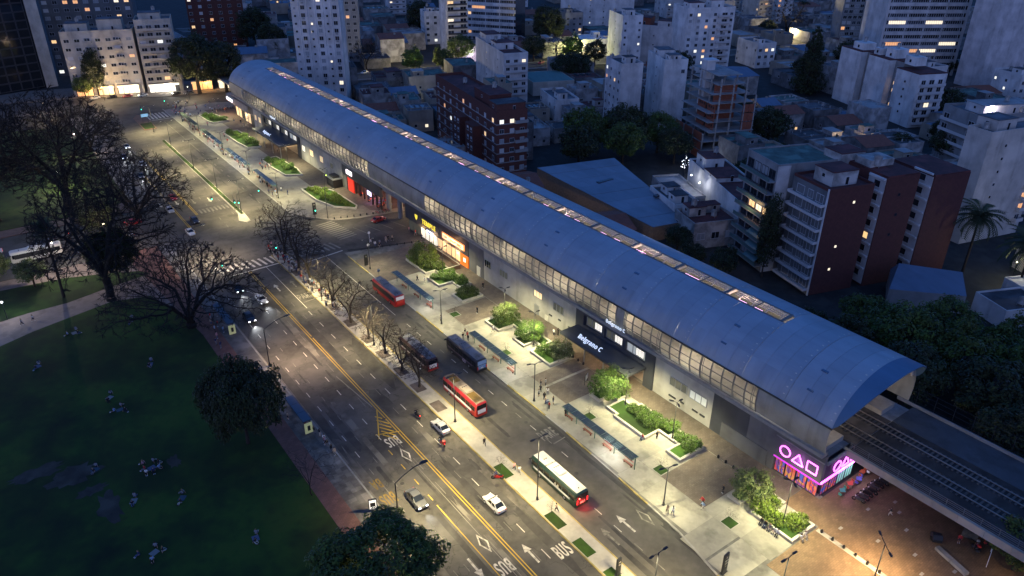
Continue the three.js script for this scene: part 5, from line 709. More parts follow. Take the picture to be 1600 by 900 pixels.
// median masts
for (const [u, h, label, cd] of [[125.3, 9.9, 'slender double-headed mast between the bare median trees', 700], [93.8, 9.9, 'slender double-headed mast beside the red and white bus', 620], [69.8, 12.2, 'slender double-headed mast in front of the white roofed bus', 850], [45, 10, 'double-headed mast at the near end of the tree strip', 900], [152, 10, 'double-headed mast in the crowd on the tree strip', 800]]) lampPost('median_lamp', label, [56.6, u], h, [[PI / 2, 0.9, 0.1], [-PI / 2, 0.9, 0.1]], 'double-headed masts on the tree strip', { cd, col: WARM });
[[212.5, 10.2], [235, 10.2], [260, 10], [288, 10], [313, 10]].forEach(([u, h], i) => lampPost('median_lamp', ['nearest', 'second', 'third', 'fourth', 'last'][i] + ' double-headed mast along the planted strip beyond the junction', [58.3, u], h, [[PI / 2, 1.4, 0.15], [-PI / 2, 1.4, 0.15]], 'double-headed masts beyond the junction', { cd: 1000, col: lin(1, 0.82, 0.42) }));
// plaza posts on the kerb and in the planters
const KERB = 'two-headed posts along the bus stop kerb';
[[72.6, 124.6, 8.2, 'two-headed lamp post behind the third red roofed shelter where a pedestrian leans'], [71.9, 90.5, 8.2, 'two-headed lamp post near the waiting group by the long green shelter'], [71.8, 57.4, 7.4, 'two-headed lamp post with round sign beside a walking couple'], [72.2, 158, 8, 'two-headed lamp post at the street corner by the pole sign']].forEach(([x, u, h, l], i) => lampPost('plaza_lamp', l, [x, u], h, [[PI / 2 + 0.25, 0.85, 0.25], [-PI / 2 + 0.25, 0.85, 0.25]], KERB, { cd: i === 2 ? 270 : 215, col: PLAZA }));
[[71.8, 36, 7.4], [71.5, 218, 8], [71.5, 244, 8], [71.3, 270, 8], [71.3, 298, 8], [71.3, 322, 8]].forEach(([x, u, h], i) => lampPost('plaza_lamp', ['two-headed lamp post at the near end of the plaza kerb', 'first two-headed post beyond the street', 'second two-headed post beyond the street', 'third two-headed post beyond the street', 'fourth two-headed post beyond the street', 'last two-headed post before the far crossing'][i], [x, u], h, [[PI / 2, 0.85, 0.25], [-PI / 2, 0.85, 0.25]], KERB, { cd: i ? 270 : 330, col: PLAZA }));
[[83.2, 43.9, 8.2, 'last planter by the neon shop', 640], [84.4, 67.5, 7.6, 'low planter facing the dark wall', 560], [84.6, 79.4, 7.6, 'planter beside the big entrance canopy', 640], [83.4, 105.6, 7.6, 'planter just past the canopy', 720], [84.5, 117.5, 7.6, 'leafy planter before the wall windows', 620], [84.6, 143.5, 7.6, 'planter in front of the café', 420], [84.6, 213, 7.6, 'planter with bright bushes beyond the street', 480], [84.6, 243, 7.6, 'planter by the grey wall beyond the street', 620], [84.6, 282, 7.6, 'planter before the far canopy', 560], [84.6, 318, 7.6, 'farthest planter', 420]].forEach(([x, u, h, l, cd]) => lampPost('planter_lamp', 'slim three-headed lamp post standing in the ' + l, [x, u], h, [[PI / 2, 0.6, 0.15], [PI / 2 + 2.1, 0.6, 0.15], [PI / 2 - 2.1, 0.6, 0.15]], 'three-headed posts in the planters', { cd: cd * 0.62, col: PLAZA, r: 0.075, y: 0.6, angle: 80 }));
lampPost('terrace_lamp', 'two-headed lamp post on the brown brick terrace', [85.2, 30.2], 6.6, [[0.7, 1.6, 0.1], [0.7 + PI, 1.6, 0.1]], null, { cd: 620, col: AMBER });
lampPost('terrace_lamp', 'two-headed lamp post beyond the brick terrace by the dark trees', [97, 12], 7.4, [[0.7, 1.2, 0.1], [0.7 + PI, 1.2, 0.1]], null, { cd: 700, col: AMBER });
lampPost('corner_lamp', 'single-arm lamp post on the far corner of side street near bollards', [77.2, 194.6], 9, [[2.4, 2.2, 0.4]], null, { cd: 700, col: WARM, angle: 78 }); point(P(98, 183, 5.6), lin(1, 0.72, 0.42), 90);
// park lanterns: bare bright globes
const globe = (() => { const g = new THREE.SphereGeometry(0.2, 16, 12); return g; })();
for (const [x, u, h, cd, label, col] of [[-3.9, 181.4, 4.2, 90, 'short park lantern with glowing white globe beside the path', COOL], [9.2, 198.6, 8.5, 420, 'tall park lamp with blazing white head beside the palm', lin(1, 0.9, 0.72)], [19, 262, 6, 520, 'park lantern on the far lawn behind bare branches', lin(1, 0.95, 0.75)], [-20, 250, 6, 420, 'park lantern on the far lawn near the frame edge', lin(1, 0.95, 0.75)], [22, 208, 7, 380, 'park lantern hidden among branches by the side road', lin(1, 0.75, 0.55)], [30, 300, 7, 480, 'park lantern before the far junction', lin(1, 0.85, 0.7)], [28.5, 60, 6, 60, 'park lantern under the big evergreen', AMBER]]) {
  const t = thing('park_lamp', label, 'park lamp', [x, u, 0.1]); mb().tube([V3(0, 0, 0), V3(0, h, 0)], [0.09, 0.06], 8).build('pole', M.pole, t); const gm = add(t, 'globe', globe, mat(0.9, 0.9, 0.85, { glow: [col.r, col.g, col.b], gi: 9 })); gm.position.y = h + 0.15; point(V3(x, h + 0.25, -u), col, cd);
}
for (const [x, u, cd, label, col] of [[199, 353, 1300, 'street lamp over lit shops behind the sheds', lin(1, 0.8, 0.4)], [228, 347, 600, 'street lamp with purple white head behind the brick tower', lin(0.85, 0.7, 1)], [285, 331, 1500, 'street lamp among leafy trees by the curved bar', lin(1, 0.95, 0.4)], [318, 320, 900, 'street lamp beyond the curved white bar', lin(1, 0.85, 0.6)], [440, 300, 1500, 'street lamp beside the dark conifer far behind', lin(1, 0.8, 0.4)], [196, 61, 110, 'yard lamp under the right-hand palms', lin(1, 0.92, 0.6)], [53, 377, 560, 'street lamp in front of the cream apartment block at the far junction', lin(1, 0.74, 0.42)], [84, 357, 420, 'street lamp at the far junction before the white lit shop', lin(1, 0.78, 0.46)], [28, 360, 420, 'street lamp on the far corner by the glass office', lin(1, 0.74, 0.44)], [252, 292, 220, 'warm street lamp among roofs right of the green hall', lin(1, 0.7, 0.36)], [160, 262, 130, 'warm yard lamp between low roofs behind the station ridge', lin(1, 0.68, 0.36)], [228, 238, 150, 'warm lamp in a courtyard left of the grey slab', lin(1, 0.72, 0.4)], [262, 206, 190, 'warm lamp in the street right of the unfinished block', lin(1, 0.66, 0.32)], [352, 232, 260, 'warm lamp among roofs behind the conifer', lin(1, 0.72, 0.4)], [250, 140, 120, 'warm yard lamp below the triple slab block', lin(1, 0.7, 0.4)], [164, 300, 90, 'small yard lamp between roofs behind the pale tower', lin(0.9, 0.95, 1)]]) {
  const t = thing('city_lamp', label, 'street lamp', [x, u, 0]); mb().tube([V3(0, 0, 0), V3(0, 5.6, 0)], 0.08, 8).build('pole', M.pole, t); const g = add(t, 'lamp_head', globe, mat(0.9, 0.9, 0.85, { glow: [col.r, col.g, col.b], gi: 7 })); g.position.y = 5.7; g.scale.setScalar(0.9); point(V3(x, 5.72, -u), col, cd);
}
M.adv2 = mat(0.9, 0.9, 0.9, { glow: [0.8, 0.88, 1], gi: 1.6 });
{ const t = thing('lit_tree_ornament', 'small ornament of white lamps glowing on the roof terrace behind metal shed', 'light ornament', [188, 160, 3]); reseed(9); for (let r = 0; r < 5; r++) for (let k = 0; k <= r; k++) { const g = add(t, 'bulb', globe, M.adv2); g.position.set((k - r / 2) * 1.1 + rr(-0.4, 0.4), 4.5 - r * 0.9 + rr(-0.4, 0.4), rr(-0.5, 0.5)); g.scale.setScalar(rr(0.5, 1)); } mb().tube([V3(0, -3, 0), V3(0, 5, 0)], 0.08, 6).build('mast', M.pole, t); point(V3(186, 6, -158), lin(0.85, 0.88, 1), 120); point(V3(180, 4.5, -150), lin(1, 0.8, 0.55), 40); }
for (const [x, u] of [[172, 140], [175, 146]]) { const t = thing('wall_lamp', 'white wall lamp shining down the blank stepped wall, ' + (u < 143 ? 'nearer' : 'farther') + ' of two', 'wall lamp', [x, u, 7.5]); add(t, 'bulb', globe, M.head); mb().box(-0.1, 0.6, -0.05, 0.05, -0.05, 0.05).build('bracket', M.pole, t); point(V3(x - 0.4, 7.3, -u), lin(0.92, 0.94, 1), 24); }

// bus shelters: steel posts, green frames, clear roof panes, bench, lit advert
const shelterRoofMat = mat(0.34, 0.4, 0.37, { phys: true, trans: 0.8, rough: 0.12 });
function shelter(label, x, u0, u1, advert, y = 0.14, frameM = M.green, roofM = shelterRoofMat, lit = 0) {
  const t = placed('bus_shelter', label, 'bus shelter', [x, u0, y], 'long bus shelters'), n = Math.max(2, Math.round((u1 - u0) / 2.7)), L = u1 - u0, h = 2.75;
  for (let i = 0; i < n; i++) { const a = u0 + i * L / n, b = a + L / n, f = mb(); for (const X of [x, x + 1.55]) f.bar(P(X, a, h + y), P(X, b, h + y), 0.09); f.bar(P(x, a, h + y), P(x + 1.55, a, h + y), 0.08); for (const k of [0.33, 0.66]) f.bar(P(x + 1.55 * k, a, h + y + 0.02), P(x + 1.55 * k, b, h + y + 0.02), 0.05); for (let k = 1; k < 4; k++) f.bar(P(x, a + k * L / n / 4, h + y + 0.02), P(x + 1.55, a + k * L / n / 4, h + y + 0.02), 0.03); const fr = f.build('roof_frame', frameM, t); mb().wb(x + 0.06, x + 1.5, h + y + 0.05, h + y + 0.075, a + 0.05, b - 0.05).build('roof_pane', roofM, fr); }
  for (let i = 0; i <= n; i += 1) if (i % 2 === 0 || i === n) { const u = u0 + 0.3 + i * (L - 0.6) / n; mb().bar(P(x + 1.2, u, y), P(x + 1.2, u, h + y), 0.11).build('post', frameM, t); }
  for (let i = 0; i < n; i += 2) { const a = u0 + (i + 0.3) * L / n, b = a + 2.1, m = mb(); m.wb(x + 0.95, x + 1.4, y + 0.42, y + 0.48, a, b); for (const q of [a + 0.2, b - 0.2]) m.wb(x + 1.05, x + 1.3, y, y + 0.42, q - 0.04, q + 0.04); m.build('bench', mat(0.16, 0.05, 0.03), t); mb().bar(P(x + 1.35, a, y + 1.1), P(x + 1.35, b, y + 1.1), 0.06).build('lean_rail', M.red, t); }
  if (advert) for (const q of advert) { const m = mb(); m.wb(x + 0.35, x + 1.4, h + y - 0.35, h + y - 0.03, q, q + 1.3); m.build('lit_box', M.adv, t); point(P(x + 0.9, q + 0.6, h + y - 0.6), lin(1, 1, 0.95), 26); }
  return t;
}
M.adv = mat(0.9, 0.9, 0.9, { glow: [1, 1, 0.96], gi: 2.2 });
shelter('long green framed shelter with lit roof box opposite the PARE marking', 72.6, 65.6, 83.4, [69.2, 71.2]); shelter('green framed shelter beside the dark blue bus', 72.9, 99.2, 114.2, [99.8]); shelter('green framed shelter beside the red bus and café planter', 73.2, 131, 148.4, [131.4]);
shelter('first crowded shelter beyond the side street', 71.6, 222, 240); shelter('second crowded shelter beyond the side street, brightly lit inside', 71.4, 246, 268, [250, 254, 258, 262]); shelter('third crowded shelter beyond the side street', 71.4, 274, 297, [280, 286]); shelter('farthest crowded shelter near the far crossing', 71.4, 304, 326);
{ const dk = mat(0.02, 0.03, 0.04, { rough: 0.4 }), rf = mat(0.05, 0.08, 0.11, { rough: 0.3 });
  for (const [u0, u1, label] of [[105.8, 114.6, 'dark bus shelter with lit yellow advert on the brick park walk'], [146.5, 157, 'dark bus shelter with waiting people under the spreading bare tree']]) { const t = shelter(label, 33.3, u0, u1, null, 0.12, dk, rf); mb().wb(33.4, 34.8, 0.35, 2.5, u0 - 0.14, u0 - 0.02).build('advert', mat(0.5, 0.5, 0.25, { glow: [0.75, 0.8, 0.35], gi: 0.16 }), t); mb().wb(33.9, 34.4, 0.9, 1.9, u0 - 0.16, u0 - 0.14).build('advert_print', M.dark, t); t.traverse((o) => { if (o.name === 'roof_pane') o.material = rf; }); } }
// planters: zig-zag concrete kerbs round soil and bushes
const planters = [];
function planter(label, outline, lawn = true) {
  const cx = outline.reduce((s, p) => s + p[0], 0) / outline.length, cu = outline.reduce((s, p) => s + p[1], 0) / outline.length, t = placed('planter', label, 'planter', [cx, cu, 0.14], 'zig-zag planters along the station');
  const P2 = outline.map(([x, u]) => new THREE.Vector2(x, u)), ccw = !THREE.ShapeUtils.isClockWise(P2), pts = ccw ? outline : outline.slice().reverse(), n = pts.length, inn = pts.map((p, i) => { const a = pts[(i + n - 1) % n], b = pts[(i + 1) % n], d1 = [p[0] - a[0], p[1] - a[1]], d2 = [b[0] - p[0], b[1] - p[1]], l1 = Math.hypot(...d1), l2 = Math.hypot(...d2), n1 = [-d1[1] / l1, d1[0] / l1], n2 = [-d2[1] / l2, d2[0] / l2], k = 0.42 / (1 + n1[0] * n2[0] + n1[1] * n2[1]); return [p[0] + (n1[0] + n2[0]) * k, p[1] + (n1[1] + n2[1]) * k]; });
  for (let i = 0; i < n; i++) { const j = (i + 1) % n; mb().prism([pts[i], pts[j], inn[j], inn[i]], 0.1, 0.64).build('kerb_stone', M.planter, t); }
  mb().prism(inn, 0.1, 0.52).build('turf', lawn ? M.grass2 : M.soil, t); planters.push(t); return t;
}
M.planter = mat(0.48, 0.46, 0.4, { map: T.concrete }); M.grass2 = mat(0.042, 0.085, 0.01, { map: T.grass, rough: 1, bump: T.grass, bs: 0.08 });
planter('planter with a pale round bush and bright shrubs beside the neon shop', [[81.3, 52.8], [81.3, 50.3], [83.4, 50.3], [83.4, 48.4], [81.2, 48.4], [81.2, 40.8], [86.9, 40.8], [86.9, 44.6], [85, 44.6], [85, 46.4], [87.4, 46.4], [87.4, 52.8]]);
planter('square planter with low shrubs before the dark station wall', [[81.2, 66], [81.2, 62.7], [87.2, 62.7], [87.2, 68], [84, 68], [84, 66]]);
planter('long planter with shrubs and turf next to the long green shelter', [[81.3, 81], [81.3, 78.4], [80.6, 78.4], [80.6, 70.3], [84, 70.3], [84, 68.1], [87.3, 68.1], [87.3, 78], [85.6, 78], [85.6, 81]]);
planter('planter with a big rounded bush beside the large canopy', [[81.4, 85.8], [81.4, 83], [84.3, 83], [84.3, 81.1], [87.2, 81.1], [87.2, 85.8]]);
planter('planter with grey green bush left of the large canopy', [[81.3, 104.2], [81.3, 97.7], [87.3, 97.7], [87.3, 102.8], [84.6, 102.8], [84.6, 104.2]]);
planter('planter with one round bush and turf strip in the middle of its row', [[81.4, 110.4], [81.4, 106.4], [84.3, 106.4], [84.3, 104.3], [87.3, 104.3], [87.3, 110.4]]);
planter('planter with a rounded bush facing the shaded brown paving', [[80.7, 119.8], [80.7, 114.5], [84.6, 114.5], [84.6, 110.5], [87.3, 110.5], [87.3, 119.8]]);
planter('square planter with a low dark dome bush', [[81.3, 134.4], [81.3, 129.8], [87.2, 129.8], [87.2, 136], [84.5, 136], [84.5, 134.4]]);
planter('planter with a mixed row of shrubs in front of the orange café front', [[81, 145], [81, 139.6], [84.6, 139.6], [84.6, 136.1], [88.2, 136.1], [88.2, 145]]);
planter('planter with the brightest round tree by the café terrace', [[81.8, 157.2], [81.8, 147.2], [84.5, 147.2], [84.5, 145.1], [88.2, 145.1], [88.2, 157.2]]);
planter('curved planter of bright bushes at the far street corner', [[79.9, 221], [79.8, 209], [82, 201], [86.8, 196], [88.2, 198], [87.6, 214], [84, 221]]);
planter('second bright planter beyond the street', [[79.8, 256.6], [79.9, 245], [80.6, 236], [85.6, 233], [86.6, 240], [85.6, 256.6]]); planter('third bright planter beyond the street', [[79.3, 296.4], [79.6, 281], [80.6, 272], [85.2, 270.6], [86.2, 280], [85.2, 296.4]]); planter('farthest bright planter beyond the street', [[79, 326.8], [79.4, 316], [80.4, 312], [86.8, 311.6], [86.8, 318], [84.6, 326.8]]);
// little square tree pits, bollards, totems, signs
const pitGeo = (() => { const m = mb(); m.box(-0.95, 0.95, 0, 0.03, -0.95, 0.95); return m.geo(); })(), pitRim = (() => { const m = mb(); for (const [a, b, c, d] of [[-1.07, 1.07, 0.95, 1.07], [-1.07, 1.07, -1.07, -0.95], [-1.07, -0.95, -0.95, 0.95], [0.95, 1.07, -0.95, 0.95]]) m.box(a, b, 0, 0.05, c, d); return m.geo(); })();
for (const [x, u, l] of [[77.1, 80.9, 'tree pit with a sapling beside the long green shelter'], [77.2, 48.9, 'tree pit with staked sapling before the last planter'], [77.3, 63.3, 'tree pit with sapling under the round-sign lamp post'], [77.2, 126.5, 'tree pit with sapling near the café shelter'], [77.2, 107, 'tree pit with sapling behind the blue bus shelter']]) { const t = thing('tree_pit', l, 'tree pit', [x, u, 0.14], 0, 'square tree pits in the plaza'); add(t, 'turf', pitGeo, M.grass2); add(t, 'rim', pitRim, M.concrete); }
const bolGeo = (() => { const m = mb(); m.tube([V3(0, 0, 0), V3(0, 0.3, 0), V3(0, 0.5, 0), V3(0, 0.62, 0)], [0.2, 0.22, 0.17, 0.05], 10); return m.geo(); })();
const bol = thing('bollard', 'dark round bollard on the brick terrace closest to the planter', 'bollard', [86.8, 39.6, 0.15], 0, 'bollards across the brick terrace'); add(bol, 'post', bolGeo, M.dark);
for (let i = 1; i < 9; i++) copy(bol, 'bollard', ['second', 'third', 'fourth', 'fifth', 'sixth', 'seventh', 'eighth', 'ninth'][i - 1] + ' dark round bollard across the brick terrace, counted from the planter', [86.75, 39.6 - i * 1.85, 0.15]);
for (let i = 0; i < 9; i++) copy(bol, 'bollard', 'dark round bollard in the row along wall edge of the paving', [87.4, 53.4 + i * 1.6 + (i > 4 ? 33 : 0), 0.14], 0, 'bollards along the wall paving');
for (let i = 0; i < 8; i++) copy(bol, 'bollard', 'dark bollard along the side street edge before the café', [77 + i * 1.9, 169 - i * 0.55, 0.14], 0, 'bollards at the side street');
for (let i = 0; i < 7; i++) copy(bol, 'bollard', 'dark bollard along the corner paving beyond the side street', [78.5 + i * 1.8, 193 - i * 0.5, 0.14], 0, 'bollards beyond the side street');
function totem(label, x, u, w, h, lines, back, turn = 0, y = 0.14) { const t = thing('information_totem', label, 'information totem', [x, u, y], turn); mb().box(-w / 2, w / 2, 0, h, -0.14, 0.14).build('totem_body', back, t); mb().box(-w / 2 + 0.05, w / 2 - 0.05, h * 0.22, h * 0.94, 0.14, 0.155).build('panel', M.black, t); lines.forEach(([s, yy, sz]) => { const g = add(t, 'lettering', textGeo(s, sz, 0.01), M.paintW); g.position.set(0, yy, 0.158); }); mb().box(-w / 2 - 0.1, w / 2 + 0.1, 0, 0.06, -0.3, 0.3).build('base', M.dark, t); return t; }
totem('tall black information totem with white lettering on the plaza corner', 69, 43.2, 1.05, 3.6, [['B', 3, 0.34], ['TREN', 2.4, 0.24], ['BUS', 1.9, 0.24], ['<', 1.35, 0.3]], M.dark, 0.1); totem('black information totem at the near end of tree strip', 56.7, 51.6, 0.8, 3.1, [['44', 2.5, 0.26], ['55', 2, 0.26]], M.dark, 0.1); totem('dark advertising totem at the corner beyond side street', 75.4, 199.6, 1, 3.6, [['BA', 3, 0.3]], M.dark, -0.2); totem('black totem at the corner before the side street', 72.4, 160.5, 0.9, 3, [['B', 2.4, 0.3]], M.dark, 0.2);
{ const t = thing('advert_board', 'small framed advertising board with lit white poster on the park walk', 'advertising board', [34.6, 82.4, 0.12], -0.35); mb().box(-0.65, 0.65, 0.5, 2.5, -0.12, 0.12).build('board_frame', M.dark, t); mb().box(-0.52, 0.52, 0.65, 2.36, 0.12, 0.14).build('poster', mat(0.8, 0.8, 0.75, { glow: [1, 0.95, 0.85], gi: 0.9 }), t); mb().box(-0.4, 0.4, 1.1, 1.9, 0.14, 0.145).build('poster_print', M.dark, t); mb().box(-0.15, 0.15, 0, 0.5, -0.08, 0.08).build('leg', M.dark, t); }
{ const t = thing('map_board', 'framed map board on posts in front of the large canopy', 'notice board', [83.6, 89.2, 0.14], 0.5); for (const x of [-0.8, 0.8]) mb().box(x - 0.05, x + 0.05, 0, 2.1, -0.05, 0.05).build('post', M.dark, t); mb().box(-0.8, 0.8, 0.8, 2.1, -0.04, 0.04).build('board', M.dark, t); mb().box(-0.7, 0.7, 0.9, 2, 0.04, 0.05).build('poster', M.white, t); }
{ const t = thing('station_kiosk', 'black boxy kiosk with pale roof rim against the grey station wall', 'kiosk', [90.3, 218.5, 0.13]); mb().box(-1.5, 1.5, 0, 2.7, -2.6, 2.6).build('kiosk_body', M.black, t); mb().box(-1.7, 1.7, 2.7, 2.95, -2.8, 2.8).build('roof_rim', M.galv, t); mb().box(-1, 1, 2.95, 3.6, -1.6, 1.6).build('roof_box', M.dark, t); mb().box(-1.56, -1.5, 1, 2.2, -2, 2).build('counter_hatch', M.dark, t); const g = add(t, 'green_lamp', globe, mat(0.6, 0.8, 0.1, { glow: [0.8, 1, 0.15], gi: 3 })); g.position.set(-1.6, 3, -2.6); }
{ const t = placed('terrace_enclosure', 'low glazed café terrace enclosure with pale rim beside the bright tree', 'terrace enclosure', [87.6, 150, 0.14]); const q = [[85.8, 145.2], [90.6, 145.2], [90.6, 156.6], [88.4, 157]]; for (let i = 0; i < 3; i++) { const a = q[i], b = q[i + 1]; mb().bar(P(a[0], a[1], 1.3), P(b[0], b[1], 1.3), 0.12).build('rim', M.offwhite, t); mb().bar(P(a[0], a[1], 0.7), P(b[0], b[1], 0.7), 0.05, 1.05).build('screen_panel', mat(0.12, 0.07, 0.05), t); } }
const stopSign = (x, u, l, kind = 'stop_sign') => { const t = thing('bus_stop_sign', l, 'bus stop sign', [x, u, 0.14]); mb().cyl(0, 0, 0.04, 0, 2.6, 6).build('pole', M.pole, t); mb().box(-0.32, 0.32, 1.9, 2.6, -0.03, 0.03).build('plate', mat(0.1, 0.14, 0.2), t); mb().box(-0.26, 0.26, 2.3, 2.5, 0.03, 0.035).build('lettering_panel', M.white, t); return t; };
stopSign(58.2, 109, 'blue bus stop sign plate under the median tree'); stopSign(71.9, 86.6, 'red based stop sign beside the waiting group', 1); stopSign(71.6, 152, 'bus stop sign near the corner lamp post');
for (const [x, u, l] of [[79.3, 172.4, 'white round-topped signal post on the street corner island'], [75.6, 165.5, 'white round-topped signal post before the stop line']]) { const t = thing('round_sign', l, 'traffic sign', [x, u, 0.14]); mb().cyl(0, 0, 0.05, 0, 2.8, 8).build('pole', M.white, t); const d = add(t, 'disc', new THREE.CylinderGeometry(0.35, 0.35, 0.05, 18).rotateX(PI / 2), M.white); d.position.y = 2.9; }
// traffic lights: poles with a mast arm and dark signal heads, green lit
const sigGeo = (() => { const m = mb(); m.box(-0.18, 0.18, 0, 1.1, -0.16, 0.12); for (let i = 0; i < 3; i++) m.tube([V3(0, 0.2 + i * 0.34, 0.12), V3(0, 0.2 + i * 0.34, 0.28)], 0.15, 10); return m.geo(); })(), sigGreen = mat(0.1, 0.8, 0.5, { glow: [0.05, 1, 0.6], gi: 5 });
function traffic(label, x, u, h, arm, dir = 1) { const t = thing('traffic_light', label, 'traffic light', [x, u, 0.14]); mb().tube([V3(0, 0, 0), V3(0, h, 0)], [0.1, 0.07], 8).build('pole', M.pole, t); if (arm) mb().tube([V3(0, h - 0.1, 0), V3(dir * arm, h + 0.3, 0)], [0.06, 0.04], 6).build('mast_arm', M.pole, t); for (const [px, py] of arm ? [[0.2, 2.4], [dir * arm, h - 0.8]] : [[0.2, 2.3]]) { const s = add(t, 'signal_head', sigGeo, M.dark); s.position.set(px, py, 0); const g = add(s, 'green_light', new THREE.SphereGeometry(0.16, 10, 8), sigGreen); g.position.set(0, 0.2, 0.24); } return t; }
traffic('traffic light with arm over the avenue at the strip tip', 57.4, 215.5, 5.6, 6, -1); traffic('traffic light with arm over the bus road at the strip tip', 58.2, 214.5, 5.6, 6.5); traffic('traffic light among the crowd at the near strip tip', 55.8, 178.5, 4.2, 0); traffic('traffic light behind the large bare tree at the crossing', 41.2, 176, 4.2, 0); traffic('traffic light on the pavement corner before the shops', 71.6, 350, 4.4, 0); traffic('traffic light at the island before the far junction', 60.3, 341, 4.4, 0); traffic('traffic light with purple white lamp by the corner totem', 74.1, 196.3, 3.6, 0);
{ const t = thing('street_name_sign', 'blue and white direction panel on two poles at the far island', 'direction sign', [58.5, 326, 0.14]); for (const x of [-1, 1]) mb().cyl(x, 0, 0.06, 0, 4.2, 8).build('pole', M.pole, t); mb().box(-1.3, 1.3, 3, 4.2, -0.05, 0.05).build('panel', mat(0.2, 0.4, 0.6, { glow: [0.25, 0.5, 0.8], gi: 0.5 }), t); }
{ const t = thing('stone_bench', 'long pale stone bench in two blocks on the brick terrace', 'bench', [96.9, 25.4, 0.15], -0.28); mb().box(-0.4, 0.4, 0.05, 0.5, -2.6, -0.05).build('bench_block', M.concrete, t); mb().box(-0.4, 0.4, 0.05, 0.5, 0.05, 2.6).build('bench_block', M.concrete, t); }
{ const t = thing('wire_board', 'small white board on leaning pole by the terrace trees', 'sign board', [100, 22, 0.15]); mb().bar(V3(0, 0, 0), V3(0.8, 2.6, -0.3), 0.06).build('pole', M.white, t); mb().box(0.4, 1.2, 2.5, 3.1, -0.35, -0.3).build('board', M.white, t); }
{ const t = placed('planting_turf_line', 'row of tiny white planted poles at the tip of the tree strip', 'delineator posts', [57, 180, 0.14]); for (let i = 0; i < 6; i++) mb().cyl(55.9 + (i % 3) * 0.7, -(179 - Math.floor(i / 3)), 0.06, 0.1, 0.9, 8).build('delineator', M.dark, t); }
// cart and awning of the collectors under the viaduct edge
{ const t = thing('tarp_stall', 'sagging pale tarpaulin shelter with heaped goods against the railway', 'stall', [103.2, 26, 0.15], 0.2); const m = mb(), g = (i, j) => V3(-1.7 + i * 0.85, 1.5 + 0.35 * Math.sin(i * 1.3) * Math.cos(j) - 0.15 * (i % 2), -1 + j * 0.66); for (let i = 0; i < 4; i++) for (let j = 0; j < 3; j++) m.quad(g(i, j), g(i, j + 1), g(i + 1, j + 1), g(i + 1, j)); m.build('tarpaulin', mat(0.42, 0.36, 0.24, { two: 1, map: T.grime }), t); for (const [x, z] of [[-1.7, -1], [1.7, -1], [-1.7, 1], [1.7, 1]]) mb().cyl(x, z, 0.03, 0, 1.5, 6).build('stake', M.wood, t); reseed(3); for (let i = 0; i < 9; i++) { const b = add(t, 'bundle', new THREE.IcosahedronGeometry(rr(0.2, 0.4), 1), [M.red, M.offwhite, M.dark][i % 3]); b.position.set(rr(-1.9, 1.4), 0.25, rr(0.7, 2)); b.scale.y = 0.7; } }
{ const t = thing('hand_cart', 'dark canvas covered hand cart on the brick terrace', 'cart', [99, 28.8, 0.15], 0.7); mb().box(-0.8, 0.8, 0.35, 0.9, -0.6, 0.6).build('cart_box', M.dark, t); mb().loft([[[-0.85, 0], [0.85, 0], [0.3, 0.5], [-0.4, 0.4]].map(([x, y]) => V3(x, 0.9 + y, -0.65)), [[-0.85, 0], [0.85, 0], [0.4, 0.35], [-0.3, 0.55]].map(([x, y]) => V3(x, 0.9 + y, 0.65))]).build('canvas', M.dark, t); for (const z of [-0.65, 0.65]) { const w = add(t, 'wheel', new THREE.TorusGeometry(0.33, 0.05, 6, 16), M.rubber); w.position.set(0, 0.35, z); } mb().bar(V3(0.8, 0.7, 0), V3(1.8, 0.9, 0), 0.06).build('handle', M.wood, t); }
// café tables outside the neon shop and under the bar
function tableSet(label, x, u, col, y = 0.15) { const t = thing('cafe_table', label, 'table', [x, u, y], rr(0, 1)); mb().box(-0.4, 0.4, 0.7, 0.74, -0.4, 0.4).build('tabletop', col, t); for (const [a, b] of [[-0.33, -0.33], [0.33, -0.33], [-0.33, 0.33], [0.33, 0.33]]) mb().box(a - 0.02, a + 0.02, 0, 0.7, b - 0.02, b + 0.02).build('leg', M.dark, t);
  for (const s of [-1, 1]) { const c = thing('cafe_chair', `${s < 0 ? 'near' : 'far'} side folding chair at the ${label}`, 'chair', [x + s * 0.85, u + s * 0.2, y], s * PI / 2); mb().box(-0.22, 0.22, 0.43, 0.47, -0.22, 0.22).build('seat', col, c); mb().box(-0.22, 0.22, 0.55, 0.9, 0.2, 0.24).build('backrest', col, c); for (const [a, b] of [[-0.2, -0.2], [0.2, -0.2], [-0.2, 0.2], [0.2, 0.2]]) mb().box(a - 0.018, a + 0.018, 0, 0.43, b - 0.018, b + 0.018).build('leg', M.dark, c); } }
reseed(12); const tc = [mat(0.05, 0.3, 0.2), mat(0.45, 0.06, 0.03), mat(0.1, 0.1, 0.35), mat(0.5, 0.12, 0.04), M.white];
[[96.6, 42.6], [99, 42.8], [101.2, 42.6], [103.2, 43.2], [105, 42.9]].forEach(([x, u], i) => tableSet(['first green', 'second red', 'third blue', 'fourth orange', 'fifth white'][i] + ' table before the neon end wall', x, u, tc[i]));
[[93.6, 193.5], [95, 196.5], [93.6, 199.5], [95.4, 202.5], [93.4, 205.5]].forEach(([x, u], i) => tableSet(['first', 'second', 'third', 'fourth', 'fifth'][i] + ' bar table under the railway, counted from the street', x, u, tc[(i + 1) % 4], 0.14));
